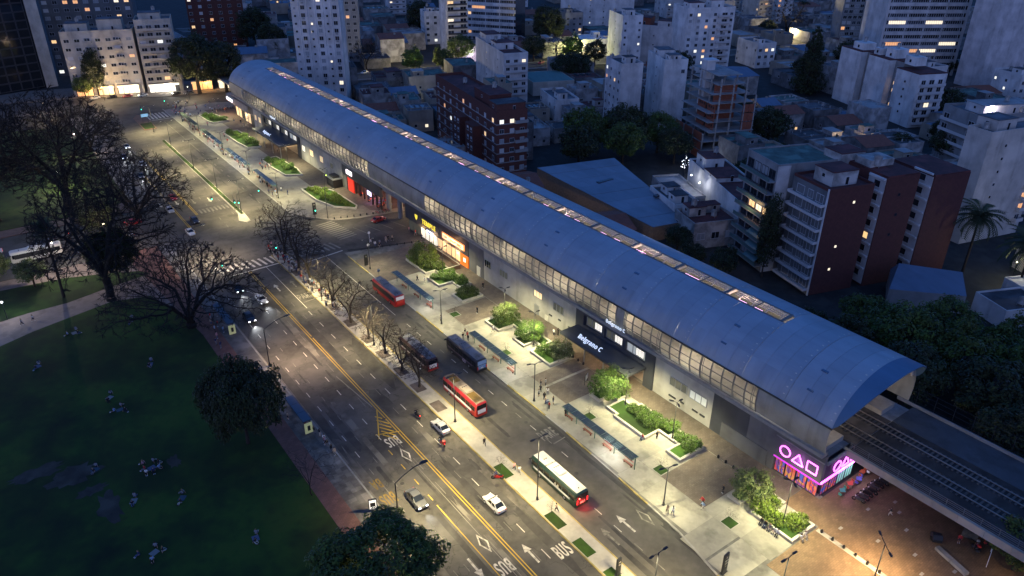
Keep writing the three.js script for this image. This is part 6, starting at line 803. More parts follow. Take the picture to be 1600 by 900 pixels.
// ---------------------------------------------------------------- vehicles (front towards -z, base at the ground)
const paintOf = (r, g, b, rough = 0.35) => mat(r, g, b, { phys: true, rough, coat: 0.6 });
const wheelGeo = (() => { const m = mb(); m.tube([V3(-0.11, 0, 0), V3(-0.09, 0, 0), V3(0.09, 0, 0), V3(0.11, 0, 0)], [0.28, 0.33, 0.33, 0.28], 16); return m.geo(); })(), rimGeo = (() => { const m = mb(); m.tube([V3(-0.12, 0, 0), V3(0.12, 0, 0)], 0.19, 12); return m.geo(); })();
function wheel(t, x, y, z, k = 1) { const w = add(t, 'wheel', wheelGeo, M.rubber); w.position.set(x, y, z); w.scale.set(1.2, k, k); add(w, 'rim', rimGeo, M.galv); }
const busG = {};
{
  const ring = (z, w, y0, y1, k = 1) => [[-w, y0], [w, y0], [w + 0.02, y0 + 0.7], [w, y1 - 0.55], [w - 0.1 * k, y1 - 0.18], [w - 0.32, y1], [-w + 0.32, y1], [-w + 0.1 * k, y1 - 0.18], [-w, y1 - 0.55], [-w - 0.02, y0 + 0.7]].map(([x, y]) => V3(x, y, z)).reverse();
  busG.body = mb().loft([ring(-5.72, 1.12, 0.5, 2.86), ring(-5.55, 1.22, 0.4, 3.0), ring(-5.2, 1.26, 0.34, 3.06), ring(5.3, 1.26, 0.34, 3.06), ring(5.6, 1.22, 0.4, 3.0), ring(5.72, 1.14, 0.55, 2.88)]).geo(0.7);
  busG.win = mb().box(-0.5, 0.5, 0, 1, -0.012, 0.02).geo(); busG.lamp = mb().box(-0.5, 0.5, 0, 1, -0.03, 0.03).geo();
  busG.pod = (() => { const r = (z, w, h) => [[-w, 0], [w, 0], [w - 0.06, h], [-w + 0.06, h]].map(([x, y]) => V3(x, y, z)).reverse(); return mb().loft([r(-1.25, 0.78, 0.2), r(-1.1, 0.82, 0.3), r(1.1, 0.82, 0.3), r(1.25, 0.7, 0.1)]).geo(); })();
  busG.fan = mb().tube([V3(0, 0, 0), V3(0, 0.06, 0)], 0.13, 10).geo();
}
function bus(label, [x, u], turn, c, group = 'city buses') {
  const t = thing('city_bus', label, 'bus', [x, u, 0.01], turn, group); add(t, 'body', busG.body, c.body);
  mb().box(-0.98, 0.98, 3.04, 3.09, -5.4, 5.45).build('roof', c.roof, t); if (c.stain) for (const [z0, z1] of [[-5, -2.4], [1.9, 5]]) mb().box(-0.8, 0.8, 3.09, 3.1, z0, z1).build('roof_stain', c.stain, t);
  const pod = add(t, 'air_conditioner', busG.pod, c.pod || c.roof); pod.position.set(0, 3.09, c.podZ ?? -0.4); for (let i = 0; i < 3; i++) { const f = add(pod, 'fan', busG.fan, M.dark); f.position.set(-0.4 + i * 0.4, 0.29, -0.6); }
  for (const [px, z] of [[-0.2, -3.6], [0.2, -3.6], [0, 4.7]]) { const f = add(t, 'roof_vent', busG.fan, M.dark); f.position.set(px, 3.08, z); }
  for (const s of [-1, 1]) for (let i = 0; i < 7; i++) { const w = add(t, s > 0 && (i === 0 || i === 3) ? 'door' : 'side_window', busG.win, M.darkGlass); w.position.set(s * 1.27, s > 0 && (i === 0 || i === 3) ? 0.5 : 1.45, -4.7 + i * 1.55); w.rotation.y = s * PI / 2; w.scale.set(1.4, s > 0 && (i === 0 || i === 3) ? 2 : 1.0, 1); }
  if (c.stripe) for (const s of [-1, 1]) { const m = mb().box(s * 1.285 - 0.012, s * 1.285 + 0.012, c.sy || 0.95, (c.sy || 0.95) + (c.sh || 0.4), -5, 4.2); m.build('side_stripe', c.stripe, t); }
  const ws = add(t, 'windscreen', busG.win, M.darkGlass); ws.position.set(0, 1.25, -5.735); ws.rotation.y = PI; ws.scale.set(2.1, 1.4, 1); const rw = add(t, 'rear_window', busG.win, c.rearWin || M.darkGlass); rw.position.set(0, 1.9, 5.735); rw.scale.set(2, 0.85, 1);
  const rp = add(t, 'rear_panel', busG.win, c.rear); rp.position.set(0, 0.95, 5.735); rp.scale.set(1.7, 0.8, 1); const bp = add(t, 'bumper', busG.win, c.bump || c.body); bp.position.set(0, 0.42, 5.74); bp.scale.set(2.3, 0.36, 3);
  for (const s of [-1, 1]) { const l = add(t, 'tail_light', busG.lamp, c.lit ? M.tail : M.redLens); l.position.set(s * 1.0, 0.95, 5.74); l.scale.set(0.22, c.lit ? 0.8 : 0.55, 1); const h = add(t, 'headlight', busG.lamp, M.white); h.position.set(s * 0.85, 0.7, -5.73); h.scale.set(0.4, 0.22, 1); const mr = mb().bar(V3(s * 1.2, 2.5, -5.6), V3(s * 1.55, 2.3, -5.8), 0.1, 0.3).build('mirror', M.dark, t); }
  for (const z of [-3.4, 2.9]) for (const s of [-1, 1]) wheel(t, s * 1.16, 0.46, z, 1.42);
  for (const [s, sz, px, py, face, m] of c.text || []) { const g = add(t, 'lettering', textGeo(s, sz, 0.01), m || M.paintW); if (face === 'rear') g.position.set(px, py, 5.765); else if (face === 'roof') { g.position.set(px, 3.1, py); g.rotation.set(-PI / 2, 0, PI / 2 * 0); } else { g.position.set(-1.3, py, px); g.rotation.y = -PI / 2; } }
  return t;
}
M.redLens = mat(0.45, 0.02, 0.02, { rough: 0.2 });
const greyRoof = mat(0.27, 0.28, 0.3, { map: T.grime }), whiteRoof = mat(0.6, 0.59, 0.57, { map: T.plaster });
bus('red bus with grey roof and white rear window at the café shelter', [69, 142.3], 0, { body: paintOf(0.3, 0.014, 0.014), roof: greyRoof, rear: paintOf(0.5, 0.03, 0.02), rearWin: M.white, stripe: M.dark, sy: 1.3, sh: 1.2, podZ: -2 });
bus('navy blue bus with grey roof and blue posters on its rear', [69.4, 109.8], 0, { body: paintOf(0.012, 0.014, 0.022), roof: greyRoof, rear: mat(0.08, 0.16, 0.35), rearWin: mat(0.12, 0.2, 0.38), stripe: mat(0.3, 0.2, 0.22), sy: 1.15, sh: 0.12, text: [['60', 0.8, 1.2, 0.85, 'side', mat(0.5, 0.42, 0.5)], ['BA', 0.35, 0, 1.15, 'rear']] });
bus('dark red bus with white rear panel half hidden by bare trees', [61.7, 115.6], 0, { body: paintOf(0.05, 0.012, 0.012), roof: greyRoof, rear: M.white, bump: M.red, stripe: mat(0.4, 0.38, 0.36), sy: 1.0, sh: 0.3, podZ: 0.4 });
bus('red and white bus with ochre stained pale roof', [61.35, 98], 0, { body: paintOf(0.3, 0.014, 0.014), roof: mat(0.3, 0.24, 0.18, { map: T.grime }), pod: mat(0.36, 0.3, 0.24, { map: T.plaster }), stain: mat(0.16, 0.1, 0.02, { map: T.grime }), rear: M.white, stripe: M.white, sy: 0.95, sh: 0.45, podZ: 0.6 });
bus('black green bus with white roof, number 44 on its side and red tail lights on', [61.3, 70.3], 0, { body: paintOf(0.008, 0.028, 0.018), roof: whiteRoof, rear: M.black, stripe: mat(0.5, 0.5, 0.5), sy: 0.98, sh: 0.35, lit: 1, podZ: -0.2, text: [['44', 0.85, 0.9, 1.5, 'side'], ['441', 0.5, 0, 1.12, 'rear'], ['MetroBus', 0.32, 0, -2.2, 'roof', M.dark]] });
point(P(61.3, 63.9, 1.1), lin(1, 0.06, 0.04), 16);
bus('white bus waiting on the park side road behind the small tree', [6, 213], PI / 2, { body: paintOf(0.6, 0.57, 0.5), roof: whiteRoof, rear: M.dark, stripe: M.dark, sy: 1.3, sh: 1.1 }); bus('dark bus queuing behind the white bus on the side road', [-9, 208.5], PI / 2, { body: paintOf(0.3, 0.29, 0.27), roof: whiteRoof, rear: M.dark, stripe: M.dark });
bus('dark bus behind the palm on the park side road', [20.5, 209], PI / 2, { body: paintOf(0.05, 0.05, 0.06), roof: greyRoof, rear: M.dark, stripe: M.white });

const carG = {};
{ // hull ring: a rounded section; stations along the length
  const ring = (z, w, y0, y1) => [[-w * 0.9, y0], [w * 0.9, y0], [w, y0 + 0.2], [w, lerp(y0, y1, 0.62)], [w * 0.9, y1], [0, y1 + 0.03], [-w * 0.9, y1], [-w, lerp(y0, y1, 0.62)], [-w, y0 + 0.2]].map(([x, y]) => V3(x, y, z)).reverse();
  carG.hull = mb().loft([ring(-2.18, 0.62, 0.36, 0.58), ring(-2.1, 0.76, 0.28, 0.68), ring(-1.8, 0.86, 0.22, 0.78), ring(-0.95, 0.89, 0.2, 0.9), ring(0.3, 0.9, 0.2, 0.94), ring(1.5, 0.89, 0.2, 0.96), ring(1.95, 0.85, 0.24, 0.92), ring(2.14, 0.74, 0.34, 0.84), ring(2.18, 0.66, 0.42, 0.72)]).geo(0.9);
  const cab = (z, w, y, b = 0.86) => [[-w, b], [w, b], [w * 0.82, y], [-w * 0.82, y]].map(([x, yy]) => V3(x, yy, z)).reverse();
  carG.glass = mb().loft([cab(-1.0, 0.8, 0.9), cab(-0.3, 0.82, 1.36), cab(0.9, 0.82, 1.4), cab(1.6, 0.78, 0.96)]).geo(0.5);
  carG.roof = mb().loft([[[-0.62, 1.36], [0.62, 1.36], [0.58, 1.41], [-0.58, 1.41]].map(([x, y]) => V3(x, y, -0.32)).reverse(), [[-0.66, 1.4], [0.66, 1.4], [0.6, 1.46], [-0.6, 1.46]].map(([x, y]) => V3(x, y, 0.3)).reverse(), [[-0.64, 1.38], [0.64, 1.38], [0.58, 1.43], [-0.58, 1.43]].map(([x, y]) => V3(x, y, 0.95)).reverse()]).geo(0.6);
  carG.pillars = (() => { const m = mb(); for (const s of [-1, 1]) { m.bar(V3(s * 0.79, 0.9, -1.0), V3(s * 0.65, 1.38, -0.3), 0.06); m.bar(V3(s * 0.82, 0.9, 0.35), V3(s * 0.68, 1.4, 0.3), 0.06); m.bar(V3(s * 0.77, 0.94, 1.6), V3(s * 0.66, 1.4, 0.92), 0.09); } return m.geo(); })();
}
function car(label, [x, u], turn, paint, o = {}) {
  const t = thing('car', label, 'car', [x, u, 0.01], turn, o.group); add(t, 'body', carG.hull, paint); add(t, 'glass_cabin', carG.glass, M.darkGlass); add(t, 'roof', carG.roof, paint); add(t, 'pillars', carG.pillars, paint);
  for (const z of [-1.35, 1.32]) for (const s of [-1, 1]) wheel(t, s * 0.8, 0.32, z, 0.98);
  for (const s of [-1, 1]) { const h = add(t, 'headlight', busG.lamp, o.on ? M.head : M.white); h.position.set(s * 0.6, 0.56, -2.14); h.scale.set(0.36, 0.15, 1.6); const l = add(t, 'tail_light', busG.lamp, o.brake ? M.tail : M.redLens); l.position.set(s * 0.6, 0.66, 2.14); l.scale.set(0.34, 0.16, 1.4); mb().box(s * 0.98 - 0.09, s * 0.98 + 0.09, 0.92, 1.04, -0.85, -0.72).build('mirror', paint, t); }
  const pl = add(t, 'number_plate', busG.lamp, M.white); pl.position.set(0, 0.5, 2.18); pl.scale.set(0.45, 0.14, 0.6); if (o.tall) t.scale.set(1.06, 1.18, 1.05); if (o.on) { const c = Math.cos(turn), s = Math.sin(turn), f = V3(-s, 0, -c), p = V3(x, 0.7, -u).addScaledVector(f, 2.4); spot(p, p.clone().addScaledVector(f, 10).setY(-0.6), COOL, o.on, 30, 0.8); }
  return t;
}
const W = paintOf(0.6, 0.6, 0.57), K = paintOf(0.012, 0.012, 0.016), G = paintOf(0.06, 0.062, 0.066), SV = paintOf(0.36, 0.37, 0.38), RD = paintOf(0.35, 0.015, 0.015), BL = paintOf(0.02, 0.04, 0.12);
car('white car with lit lamps next to the yellow centre line near crossing', [44.3, 157.5], PI, W, { on: 130 }); car('black car with bluish headlights beside dark shelter on the park side', [39.1, 150.8], PI, K, { on: 160, tall: 1 }); car('silver sedan pulled up at the tree strip kerb', [53.5, 93.6], 0, SV); car('white car driving away in the near right lane', [50.4, 72.6], 0, W); car('dark grey car coming nearer under the curved street lamp', [41, 80.4], PI, G, { on: 110, tall: 1 });
car('dark car with pinkish lamps half hidden by spreading tree', [41.6, 166], PI, K, { on: 90 }); car('dark red car leaving the railway underpass', [88.2, 184.6], -PI / 2 + 0.2, RD);
car('red car parked before amber shop at far junction', [62.6, 377.5], PI / 2 + 0.3, RD); car('white car parked next to the red car at far junction', [68.5, 374.8], PI / 2 + 0.3, W); car('black car before the white lit shop', [81.5, 369.5], PI / 2 + 0.3, K); car('black car second from the white lit shop', [86.6, 367.6], PI / 2 + 0.3, G); car('dark car parked before the orange shop', [56.5, 379.5], PI / 2 + 0.3, K); car('silver car parked at the end of amber shops', [50, 381.6], PI / 2 + 0.3, SV);
[[42, 206, 0], [45.4, 214, 0], [41.8, 226, 0], [45.3, 236, 0], [42, 262, 120], [45.2, 274, 110], [41.8, 286, 120], [45.3, 298, 100]].forEach(([x, u, on], i) => car(['first', 'second', 'third', 'fourth', 'fifth', 'sixth', 'seventh', 'eighth'][i] + ' car in the avenue queue behind bare branches, counted from the crossing', [x, u], PI, [W, K, SV, RD, G, W, BL, SV][i], { on, group: 'queue of cars beyond the crossing', brake: 1 }));
[[-3, 222, PI / 2], [9, 221, PI / 2], [27, 213.5, PI / 2], [31, 222.5, -PI / 2], [17, 224.5, -PI / 2]].forEach(([x, u, r], i) => car(['white car on the park side road before the far path', 'grey car beyond the white bus', 'silver car under the dark park tree', 'red car turning from the park side road', 'dark car on the far side of park road'][i], [x, u], r, [W, G, SV, RD, K][i], { brake: 1 }));
[[172, 362, 0.3], [188, 357, 0.3], [236, 338, 0.3], [262, 331, 0.3], [300, 318, 0.3]].forEach(([x, u, r], i) => car('car parked along the lit city street, ' + ['first', 'second', 'third', 'fourth', 'fifth'][i] + ' from the pale tower', [x, u], PI / 2 + r, [W, K, SV, RD, G][i], { group: 'cars on the lit city street' }));
// motorcycles
const motoG = (() => { const b = mb(); b.loft([[[-0.1, 0.45], [0.1, 0.45], [0.13, 0.85], [-0.13, 0.85]], [[-0.16, 0.4], [0.16, 0.4], [0.17, 0.95], [-0.17, 0.95]], [[-0.13, 0.45], [0.13, 0.45], [0.15, 0.8], [-0.15, 0.8]], [[-0.09, 0.6], [0.09, 0.6], [0.1, 0.85], [-0.1, 0.85]]].map((r, i) => r.map(([x, y]) => V3(x, y, [-0.55, -0.25, 0.25, 0.85][i])).reverse())); b.box(-0.09, 0.09, 0.3, 0.55, -0.25, 0.3);
  const f = mb(); for (const s of [-1, 1]) f.bar(V3(s * 0.07, 1.0, -0.5), V3(s * 0.06, 0.32, -0.78), 0.04); f.bar(V3(-0.34, 1.08, -0.42), V3(0.34, 1.08, -0.42), 0.035); f.bar(V3(0, 0.35, 0.1), V3(0, 0.32, 0.68), 0.07);
  const w = mb(); const n = 16; for (let i = 0; i < n; i++) { const a = i / n * 2 * PI, b2 = (i + 1) / n * 2 * PI; w.bar(V3(0, Math.cos(a) * 0.27, Math.sin(a) * 0.27), V3(0, Math.cos(b2) * 0.27, Math.sin(b2) * 0.27), 0.11); } for (let i = 0; i < 6; i++) { const a = i / 6 * 2 * PI; w.bar(V3(0, 0, 0), V3(0, Math.cos(a) * 0.25, Math.sin(a) * 0.25), 0.02); }
  const s = mb(); s.box(-0.13, 0.13, 0.8, 0.9, 0.0, 0.8); return { b: b.geo(0.7), f: f.geo(), w: w.geo(), s: s.geo() }; })();
function moto(label, x, u, turn, paint, o = {}) { const t = thing('motorcycle', label, 'motorcycle', [x, u, o.y || 0.01], turn, o.group); add(t, 'body', motoG.b, paint); add(t, 'fork', motoG.f, M.steel); add(t, 'seat', motoG.s, M.black); for (const z of [-0.75, 0.68]) { const w = add(t, 'wheel', motoG.w, M.rubber); w.position.set(0, 0.32, z); } const h = add(t, 'headlight', globe, M.white); h.position.set(0, 0.92, -0.6); h.scale.setScalar(0.5); const l = add(t, 'tail_light', globe, o.lit ? M.tail : M.redLens); l.position.set(0, 0.8, 0.88); l.scale.setScalar(o.lit ? 0.55 : 0.3); if (o.box) mb().box(-0.24, 0.24, 0.92, 1.36, 0.45, 0.95).build('delivery_box', o.box, t); return t; }
moto('motorcycle with rider and glowing tail light in the middle of the avenue', 51.9, 99, 0, M.dark, { lit: 1 }); moto('red delivery motorcycle with rider passing the silver sedan', 51.4, 89.8, 0, RD, { lit: 1, box: M.red }); moto('red motorcycle parked by the turf square', 54.3, 77.3, 0.9, RD, {});
reseed(61);
for (let i = 0; i < 9; i++) moto(['first', 'second', 'third', 'fourth', 'fifth', 'sixth', 'seventh', 'eighth', 'ninth'][i] + ' parked motorcycle in the terrace row, counted from the lamp side', 97.2 + i * 1.12, 40.1 + rr(-0.15, 0.15), PI / 2 * 0.15 + rr(-0.12, 0.12), pick([K, G, BL, M.dark]), { y: 0.15, group: 'parked motorcycles in a row on the terrace' });
for (let i = 0; i < 9; i++) moto(['first', 'second', 'third', 'fourth', 'fifth', 'sixth', 'seventh', 'eighth', 'ninth'][i] + ' parked motorcycle near the far station end', 88 + i * 1.1, 331 + rr(-0.2, 0.2), rr(-0.1, 0.2), pick([K, G, M.dark]), { y: 0.14, group: 'parked motorcycles at the far station end' });
// bicycles at the underpass
const bikeG = (() => { const w = mb(); for (let i = 0; i < 14; i++) { const a = i / 14 * 2 * PI, b = (i + 1) / 14 * 2 * PI; w.bar(V3(0, Math.cos(a) * 0.33, Math.sin(a) * 0.33), V3(0, Math.cos(b) * 0.33, Math.sin(b) * 0.33), 0.035); } for (let i = 0; i < 7; i++) { const a = i / 7 * PI; w.bar(V3(0, Math.cos(a) * 0.32, Math.sin(a) * 0.32), V3(0, -Math.cos(a) * 0.32, -Math.sin(a) * 0.32), 0.008); } const f = mb(), p = (z, y) => V3(0, y, z); for (const [a, b] of [[p(-0.52, 0.34), p(-0.4, 0.9)], [p(-0.42, 0.8), p(0.1, 0.34)], [p(-0.4, 0.85), p(0.2, 0.8)], [p(0.2, 0.9), p(0.1, 0.34)], [p(0.1, 0.34), p(0.52, 0.34)], [p(0.2, 0.8), p(0.52, 0.34)]]) f.bar(a, b, 0.04); const h = mb(); h.bar(V3(-0.28, 0.98, -0.36), V3(0.28, 0.98, -0.36), 0.03); const s = mb(); s.box(-0.07, 0.07, 0.9, 0.95, 0.08, 0.34); return { w: w.geo(), f: f.geo(), h: h.geo(), s: s.geo() }; })();
for (let i = 0; i < 7; i++) { const t = thing('bicycle', 'parked bicycle beside the railway pier at the underpass', 'bicycle', [90.3 + i * 0.55, 189.4 + (i % 2) * 0.4, 0.13], 0.5 + rr(-0.2, 0.2), 'bicycles parked by the underpass pier'); add(t, 'frame', bikeG.f, pick([M.galv, M.dark, M.red])); add(t, 'handlebar', bikeG.h, M.dark); add(t, 'saddle', bikeG.s, M.black); for (const z of [-0.52, 0.52]) { const w = add(t, 'wheel', bikeG.w, M.rubber); w.position.set(0, 0.34, z); } }
// ---------------------------------------------------------------- trees and plants
const leafMats = { };
function leafMat(r, g, b) { const k = [r, g, b].join(); return leafMats[k] || (leafMats[k] = mat(r, g, b, { phys: true, trans: 0.3, rough: 0.9, vc: true, two: true })); }
// a bare tree: branches grow step by step towards points spread through its crown, then take their thickness from what they carry
function bareTree(seed, { h = 10, spread = 6, base = 0.3, points = 500, step = 0.45, r0 = 0.011, stems = 3, fork = 1.5, twigs = 2 }) {
  reseed(seed); const at = [], N = [], par = [], inf = step * 7, kill = step * 1.7;
  while (at.length < points) { const d = V3(rr(-1, 1), rr(-0.25, 1), rr(-1, 1)); if (d.length() > 1 || d.length() < rr(0.2, 0.95)) continue; const lump = 1 + 0.16 * Math.sin(Math.atan2(d.z, d.x) * 3 + seed) + rr(-0.05, 0.05); at.push({ p: V3(d.x * spread * lump, h * base + (d.y + 0.25) / 1.25 * h * (1 - base) * (1 - 0.12 * rnd()), d.z * spread * lump), n: 0, d: 1e9 }); }
  const push = (p, q) => { N.push(p); par.push(q); const i = N.length - 1; for (const a of at) { const e = a.p.distanceTo(p); if (e < a.d) { a.d = e; a.n = i; } } return i; };
  let q = push(V3(0, 0, 0), -1); for (let y = step; y < fork; y += step) q = push(V3(Math.sin(y * 1.3 + seed) * 0.1, y, Math.cos(y + seed) * 0.1), q);
  for (let k = 0; k < stems; k++) { const a = (k + rr(-0.25, 0.25)) / stems * 2 * PI; let w = q; const d = V3(Math.cos(a) * spread / h * 0.75, 1, Math.sin(a) * spread / h * 0.75).normalize(), p = N[q].clone(); for (let j = 0; j < h * (base + 0.12) / step; j++) { d.add(V3(rr(-1, 1), rr(-0.4, 0.5), rr(-1, 1)).multiplyScalar(0.16)).normalize(); p.addScaledVector(d, step); w = push(p.clone(), w); } }
  for (let it = 0; it < 160 && N.length < 9000; it++) {
    const pull = new Map(); for (const a of at) if (a.d < inf * 2.2) { const v = pull.get(a.n) || V3(); v.add(V3().subVectors(a.p, N[a.n]).normalize()); pull.set(a.n, v); }
    if (!pull.size) break; let grew = 0;
    for (const [i, v] of pull) { v.normalize().add(V3(rr(-1, 1), rr(-1, 1), rr(-1, 1)).multiplyScalar(0.28)).normalize(); push(N[i].clone().addScaledVector(v, step * rr(0.8, 1.1)), i); grew++; }
    for (let i = at.length - 1; i >= 0; i--) if (at[i].d < kill) at.splice(i, 1); if (!at.length || !grew) break;
  }
  const load = new Float32Array(N.length), kids = new Int16Array(N.length); for (let i = N.length - 1; i >= 0; i--) { if (!kids[i]) load[i] = 1; if (par[i] >= 0) { load[par[i]] += load[i]; kids[par[i]]++; } }
  const rad = (i) => r0 * Math.pow(load[i], 0.46) * (N[i].y < 0.6 ? 1.3 : 1), T1 = mb(), T2 = mb();
  for (let i = 1; i < N.length; i++) { const g = par[par[i]] ?? -1, a = N[par[i]], ra = Math.min(rad(par[i]), rad(i) * 1.35), b = N[i], m = load[i] > 14 ? T1 : T2; m.tube([a, b], [ra, rad(i)], load[i] > 60 ? 8 : load[i] > 14 ? 6 : 3, false); if (!kids[i] || (load[i] < 4 && rnd() < 0.6)) for (let k = 0; k < twigs; k++) { const d = V3().subVectors(b, a).normalize().add(V3(rr(-1, 1), rr(-0.6, 0.9), rr(-1, 1)).multiplyScalar(0.9)).normalize(); T2.tube([b, b.clone().addScaledVector(d, step * rr(0.7, 1.8))], [r0, r0 * 0.5], 3, false); } }
  return [T1.geo(), T2.geo()];
}
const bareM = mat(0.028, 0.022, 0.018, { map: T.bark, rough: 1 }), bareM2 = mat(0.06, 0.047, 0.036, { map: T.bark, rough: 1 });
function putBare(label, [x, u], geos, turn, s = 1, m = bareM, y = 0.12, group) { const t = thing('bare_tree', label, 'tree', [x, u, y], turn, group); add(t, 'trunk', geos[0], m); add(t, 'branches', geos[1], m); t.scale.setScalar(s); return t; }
{
  const A = bareTree(11, { h: 15.5, spread: 12.5, base: 0.26, points: 2600, step: 0.5, r0: 0.034, stems: 6, fork: 1.2, twigs: 4 }), B = bareTree(23, { h: 27, spread: 15, base: 0.3, points: 2800, step: 0.72, r0: 0.05, stems: 5, fork: 5, twigs: 5 });
  putBare('huge spreading bare tree with many stems beside the dark shelter', [28, 155], A, 0.3, 1.28); putBare('tallest bare tree rising from dark park corner', [16.5, 178], B, 1.2, 1.0).scale.y *= 1.25; putBare('bare tree behind the tallest one on the far lawn', [18, 240], B, 3.4, 1.15).scale.y *= 1.2; putBare('bare tree at the far park edge before glass office', [0, 246], B, 5, 1.15).scale.y *= 1.2; putBare('wide bare tree beside the avenue queue', [33, 226], A, 2.2, 1.3); putBare('bare tree before the far junction corner', [34, 300], A, 4, 1.1);
  const Md = [31, 47, 59].map((s, i) => bareTree(s, { h: 10.5 - i, spread: 5.2 - i * 0.5, base: 0.33, points: 620, step: 0.34, r0: 0.022, stems: 3, fork: 1.4 + i * 0.5, twigs: 3 }));
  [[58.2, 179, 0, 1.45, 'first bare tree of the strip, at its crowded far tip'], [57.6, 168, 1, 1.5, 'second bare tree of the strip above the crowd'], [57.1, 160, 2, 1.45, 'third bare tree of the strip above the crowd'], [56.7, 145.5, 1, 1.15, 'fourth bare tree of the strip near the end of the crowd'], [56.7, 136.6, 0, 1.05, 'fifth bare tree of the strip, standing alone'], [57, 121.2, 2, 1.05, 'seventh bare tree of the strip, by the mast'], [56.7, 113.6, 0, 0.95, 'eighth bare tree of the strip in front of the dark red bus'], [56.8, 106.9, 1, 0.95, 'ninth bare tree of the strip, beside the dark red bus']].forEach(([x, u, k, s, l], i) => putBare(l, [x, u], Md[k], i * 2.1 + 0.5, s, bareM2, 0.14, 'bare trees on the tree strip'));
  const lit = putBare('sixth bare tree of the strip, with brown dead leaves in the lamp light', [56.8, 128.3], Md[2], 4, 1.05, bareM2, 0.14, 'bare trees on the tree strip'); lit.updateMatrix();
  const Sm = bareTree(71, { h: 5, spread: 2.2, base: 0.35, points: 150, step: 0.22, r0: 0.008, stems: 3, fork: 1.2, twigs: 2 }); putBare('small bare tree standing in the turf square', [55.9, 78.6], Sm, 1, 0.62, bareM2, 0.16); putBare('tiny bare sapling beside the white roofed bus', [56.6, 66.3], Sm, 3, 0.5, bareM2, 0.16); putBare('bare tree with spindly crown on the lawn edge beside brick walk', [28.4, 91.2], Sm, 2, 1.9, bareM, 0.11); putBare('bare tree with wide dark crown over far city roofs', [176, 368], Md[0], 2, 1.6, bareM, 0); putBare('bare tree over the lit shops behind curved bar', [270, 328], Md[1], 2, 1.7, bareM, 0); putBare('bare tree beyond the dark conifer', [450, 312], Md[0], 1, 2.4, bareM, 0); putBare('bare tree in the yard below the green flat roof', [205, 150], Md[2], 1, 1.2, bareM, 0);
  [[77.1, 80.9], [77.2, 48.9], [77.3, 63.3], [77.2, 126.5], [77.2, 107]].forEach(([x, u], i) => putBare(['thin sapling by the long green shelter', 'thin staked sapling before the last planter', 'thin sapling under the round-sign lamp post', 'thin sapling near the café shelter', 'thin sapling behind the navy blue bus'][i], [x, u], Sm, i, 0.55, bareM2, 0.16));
}
// leaf clumps: many small folded leaf faces spread through a crown's outer volume
function crown(seed, { rx, ry, rz = rx, clumps, per, leaf, spread = 0.2, low = -0.6, y = 0 }) {
  reseed(seed); const p = [], nn = [], uv = [], col = [];
  for (let c = 0; c < clumps; c++) {
    let d; do { d = V3(rr(-1, 1), rr(low, 1), rr(-1, 1)); } while (d.length() > 1 || d.length() < 0.35); const k = Math.pow(d.length(), 0.35) / d.length(); d.multiplyScalar(k); const lump = 1 + 0.22 * Math.sin(d.x * 5 + seed) * Math.cos(d.z * 4 - seed) + rr(-0.08, 0.08);
    const cc = V3(d.x * rx * lump, y + d.y * ry * lump, d.z * rz * lump), tone = rr(0.55, 1.25), cr = rx * spread * rr(0.7, 1.35), hue = rr(0.85, 1.15);
    for (let i = 0; i < per; i++) {
      const o = V3(rr(-1, 1), rr(-0.8, 0.8), rr(-1, 1)); if (o.length() > 1) o.normalize(); const q = cc.clone().addScaledVector(o, cr), nrm = V3(rr(-1, 1), rr(0.1, 1.3), rr(-1, 1)).add(o).normalize(), a = V3(rr(-1, 1), rr(-1, 1), rr(-1, 1)).cross(nrm).normalize(), b = nrm.clone().cross(a), s = leaf * rr(0.6, 1.3), v = tone * rr(0.8, 1.2);
      const tip = q.clone().addScaledVector(a, s), bk = q.clone().addScaledVector(a, -s * 0.8), l = q.clone().addScaledVector(b, s * 0.42).addScaledVector(nrm, s * 0.12), r = q.clone().addScaledVector(b, -s * 0.42).addScaledVector(nrm, s * 0.12);
      for (const w of [bk, tip, l, bk, r, tip]) { p.push(w.x, w.y, w.z); nn.push(nrm.x, nrm.y, nrm.z); uv.push(0, 0); col.push(v * hue, v, v * 0.9); }
    }
  }
  const g = new THREE.BufferGeometry(); g.setAttribute('position', new THREE.Float32BufferAttribute(p, 3)); g.setAttribute('normal', new THREE.Float32BufferAttribute(nn, 3)); g.setAttribute('uv', new THREE.Float32BufferAttribute(uv, 2)); g.setAttribute('color', new THREE.Float32BufferAttribute(col, 3)); return g;
}
const limbs = (seed, h, th, r, rad) => { reseed(seed); const m = mb(); m.tube([V3(0, 0, 0), V3(rr(-0.2, 0.2), th * 0.5, 0), V3(0, th, 0)], [r * 1.25, r, r * 0.8], 8); for (let k = 0; k < 7; k++) { const a = k / 7 * 2 * PI + rr(-0.3, 0.3), e = V3(Math.cos(a) * rad * rr(0.5, 0.8), lerp(th, h, rr(0.35, 0.8)), Math.sin(a) * rad * rr(0.5, 0.8)); m.tube([V3(0, th * rr(0.75, 1), 0), V3(e.x * 0.5, lerp(th, e.y, 0.6), e.z * 0.5), e], [r * 0.55, r * 0.35, r * 0.12], 5); } return m.geo(); };
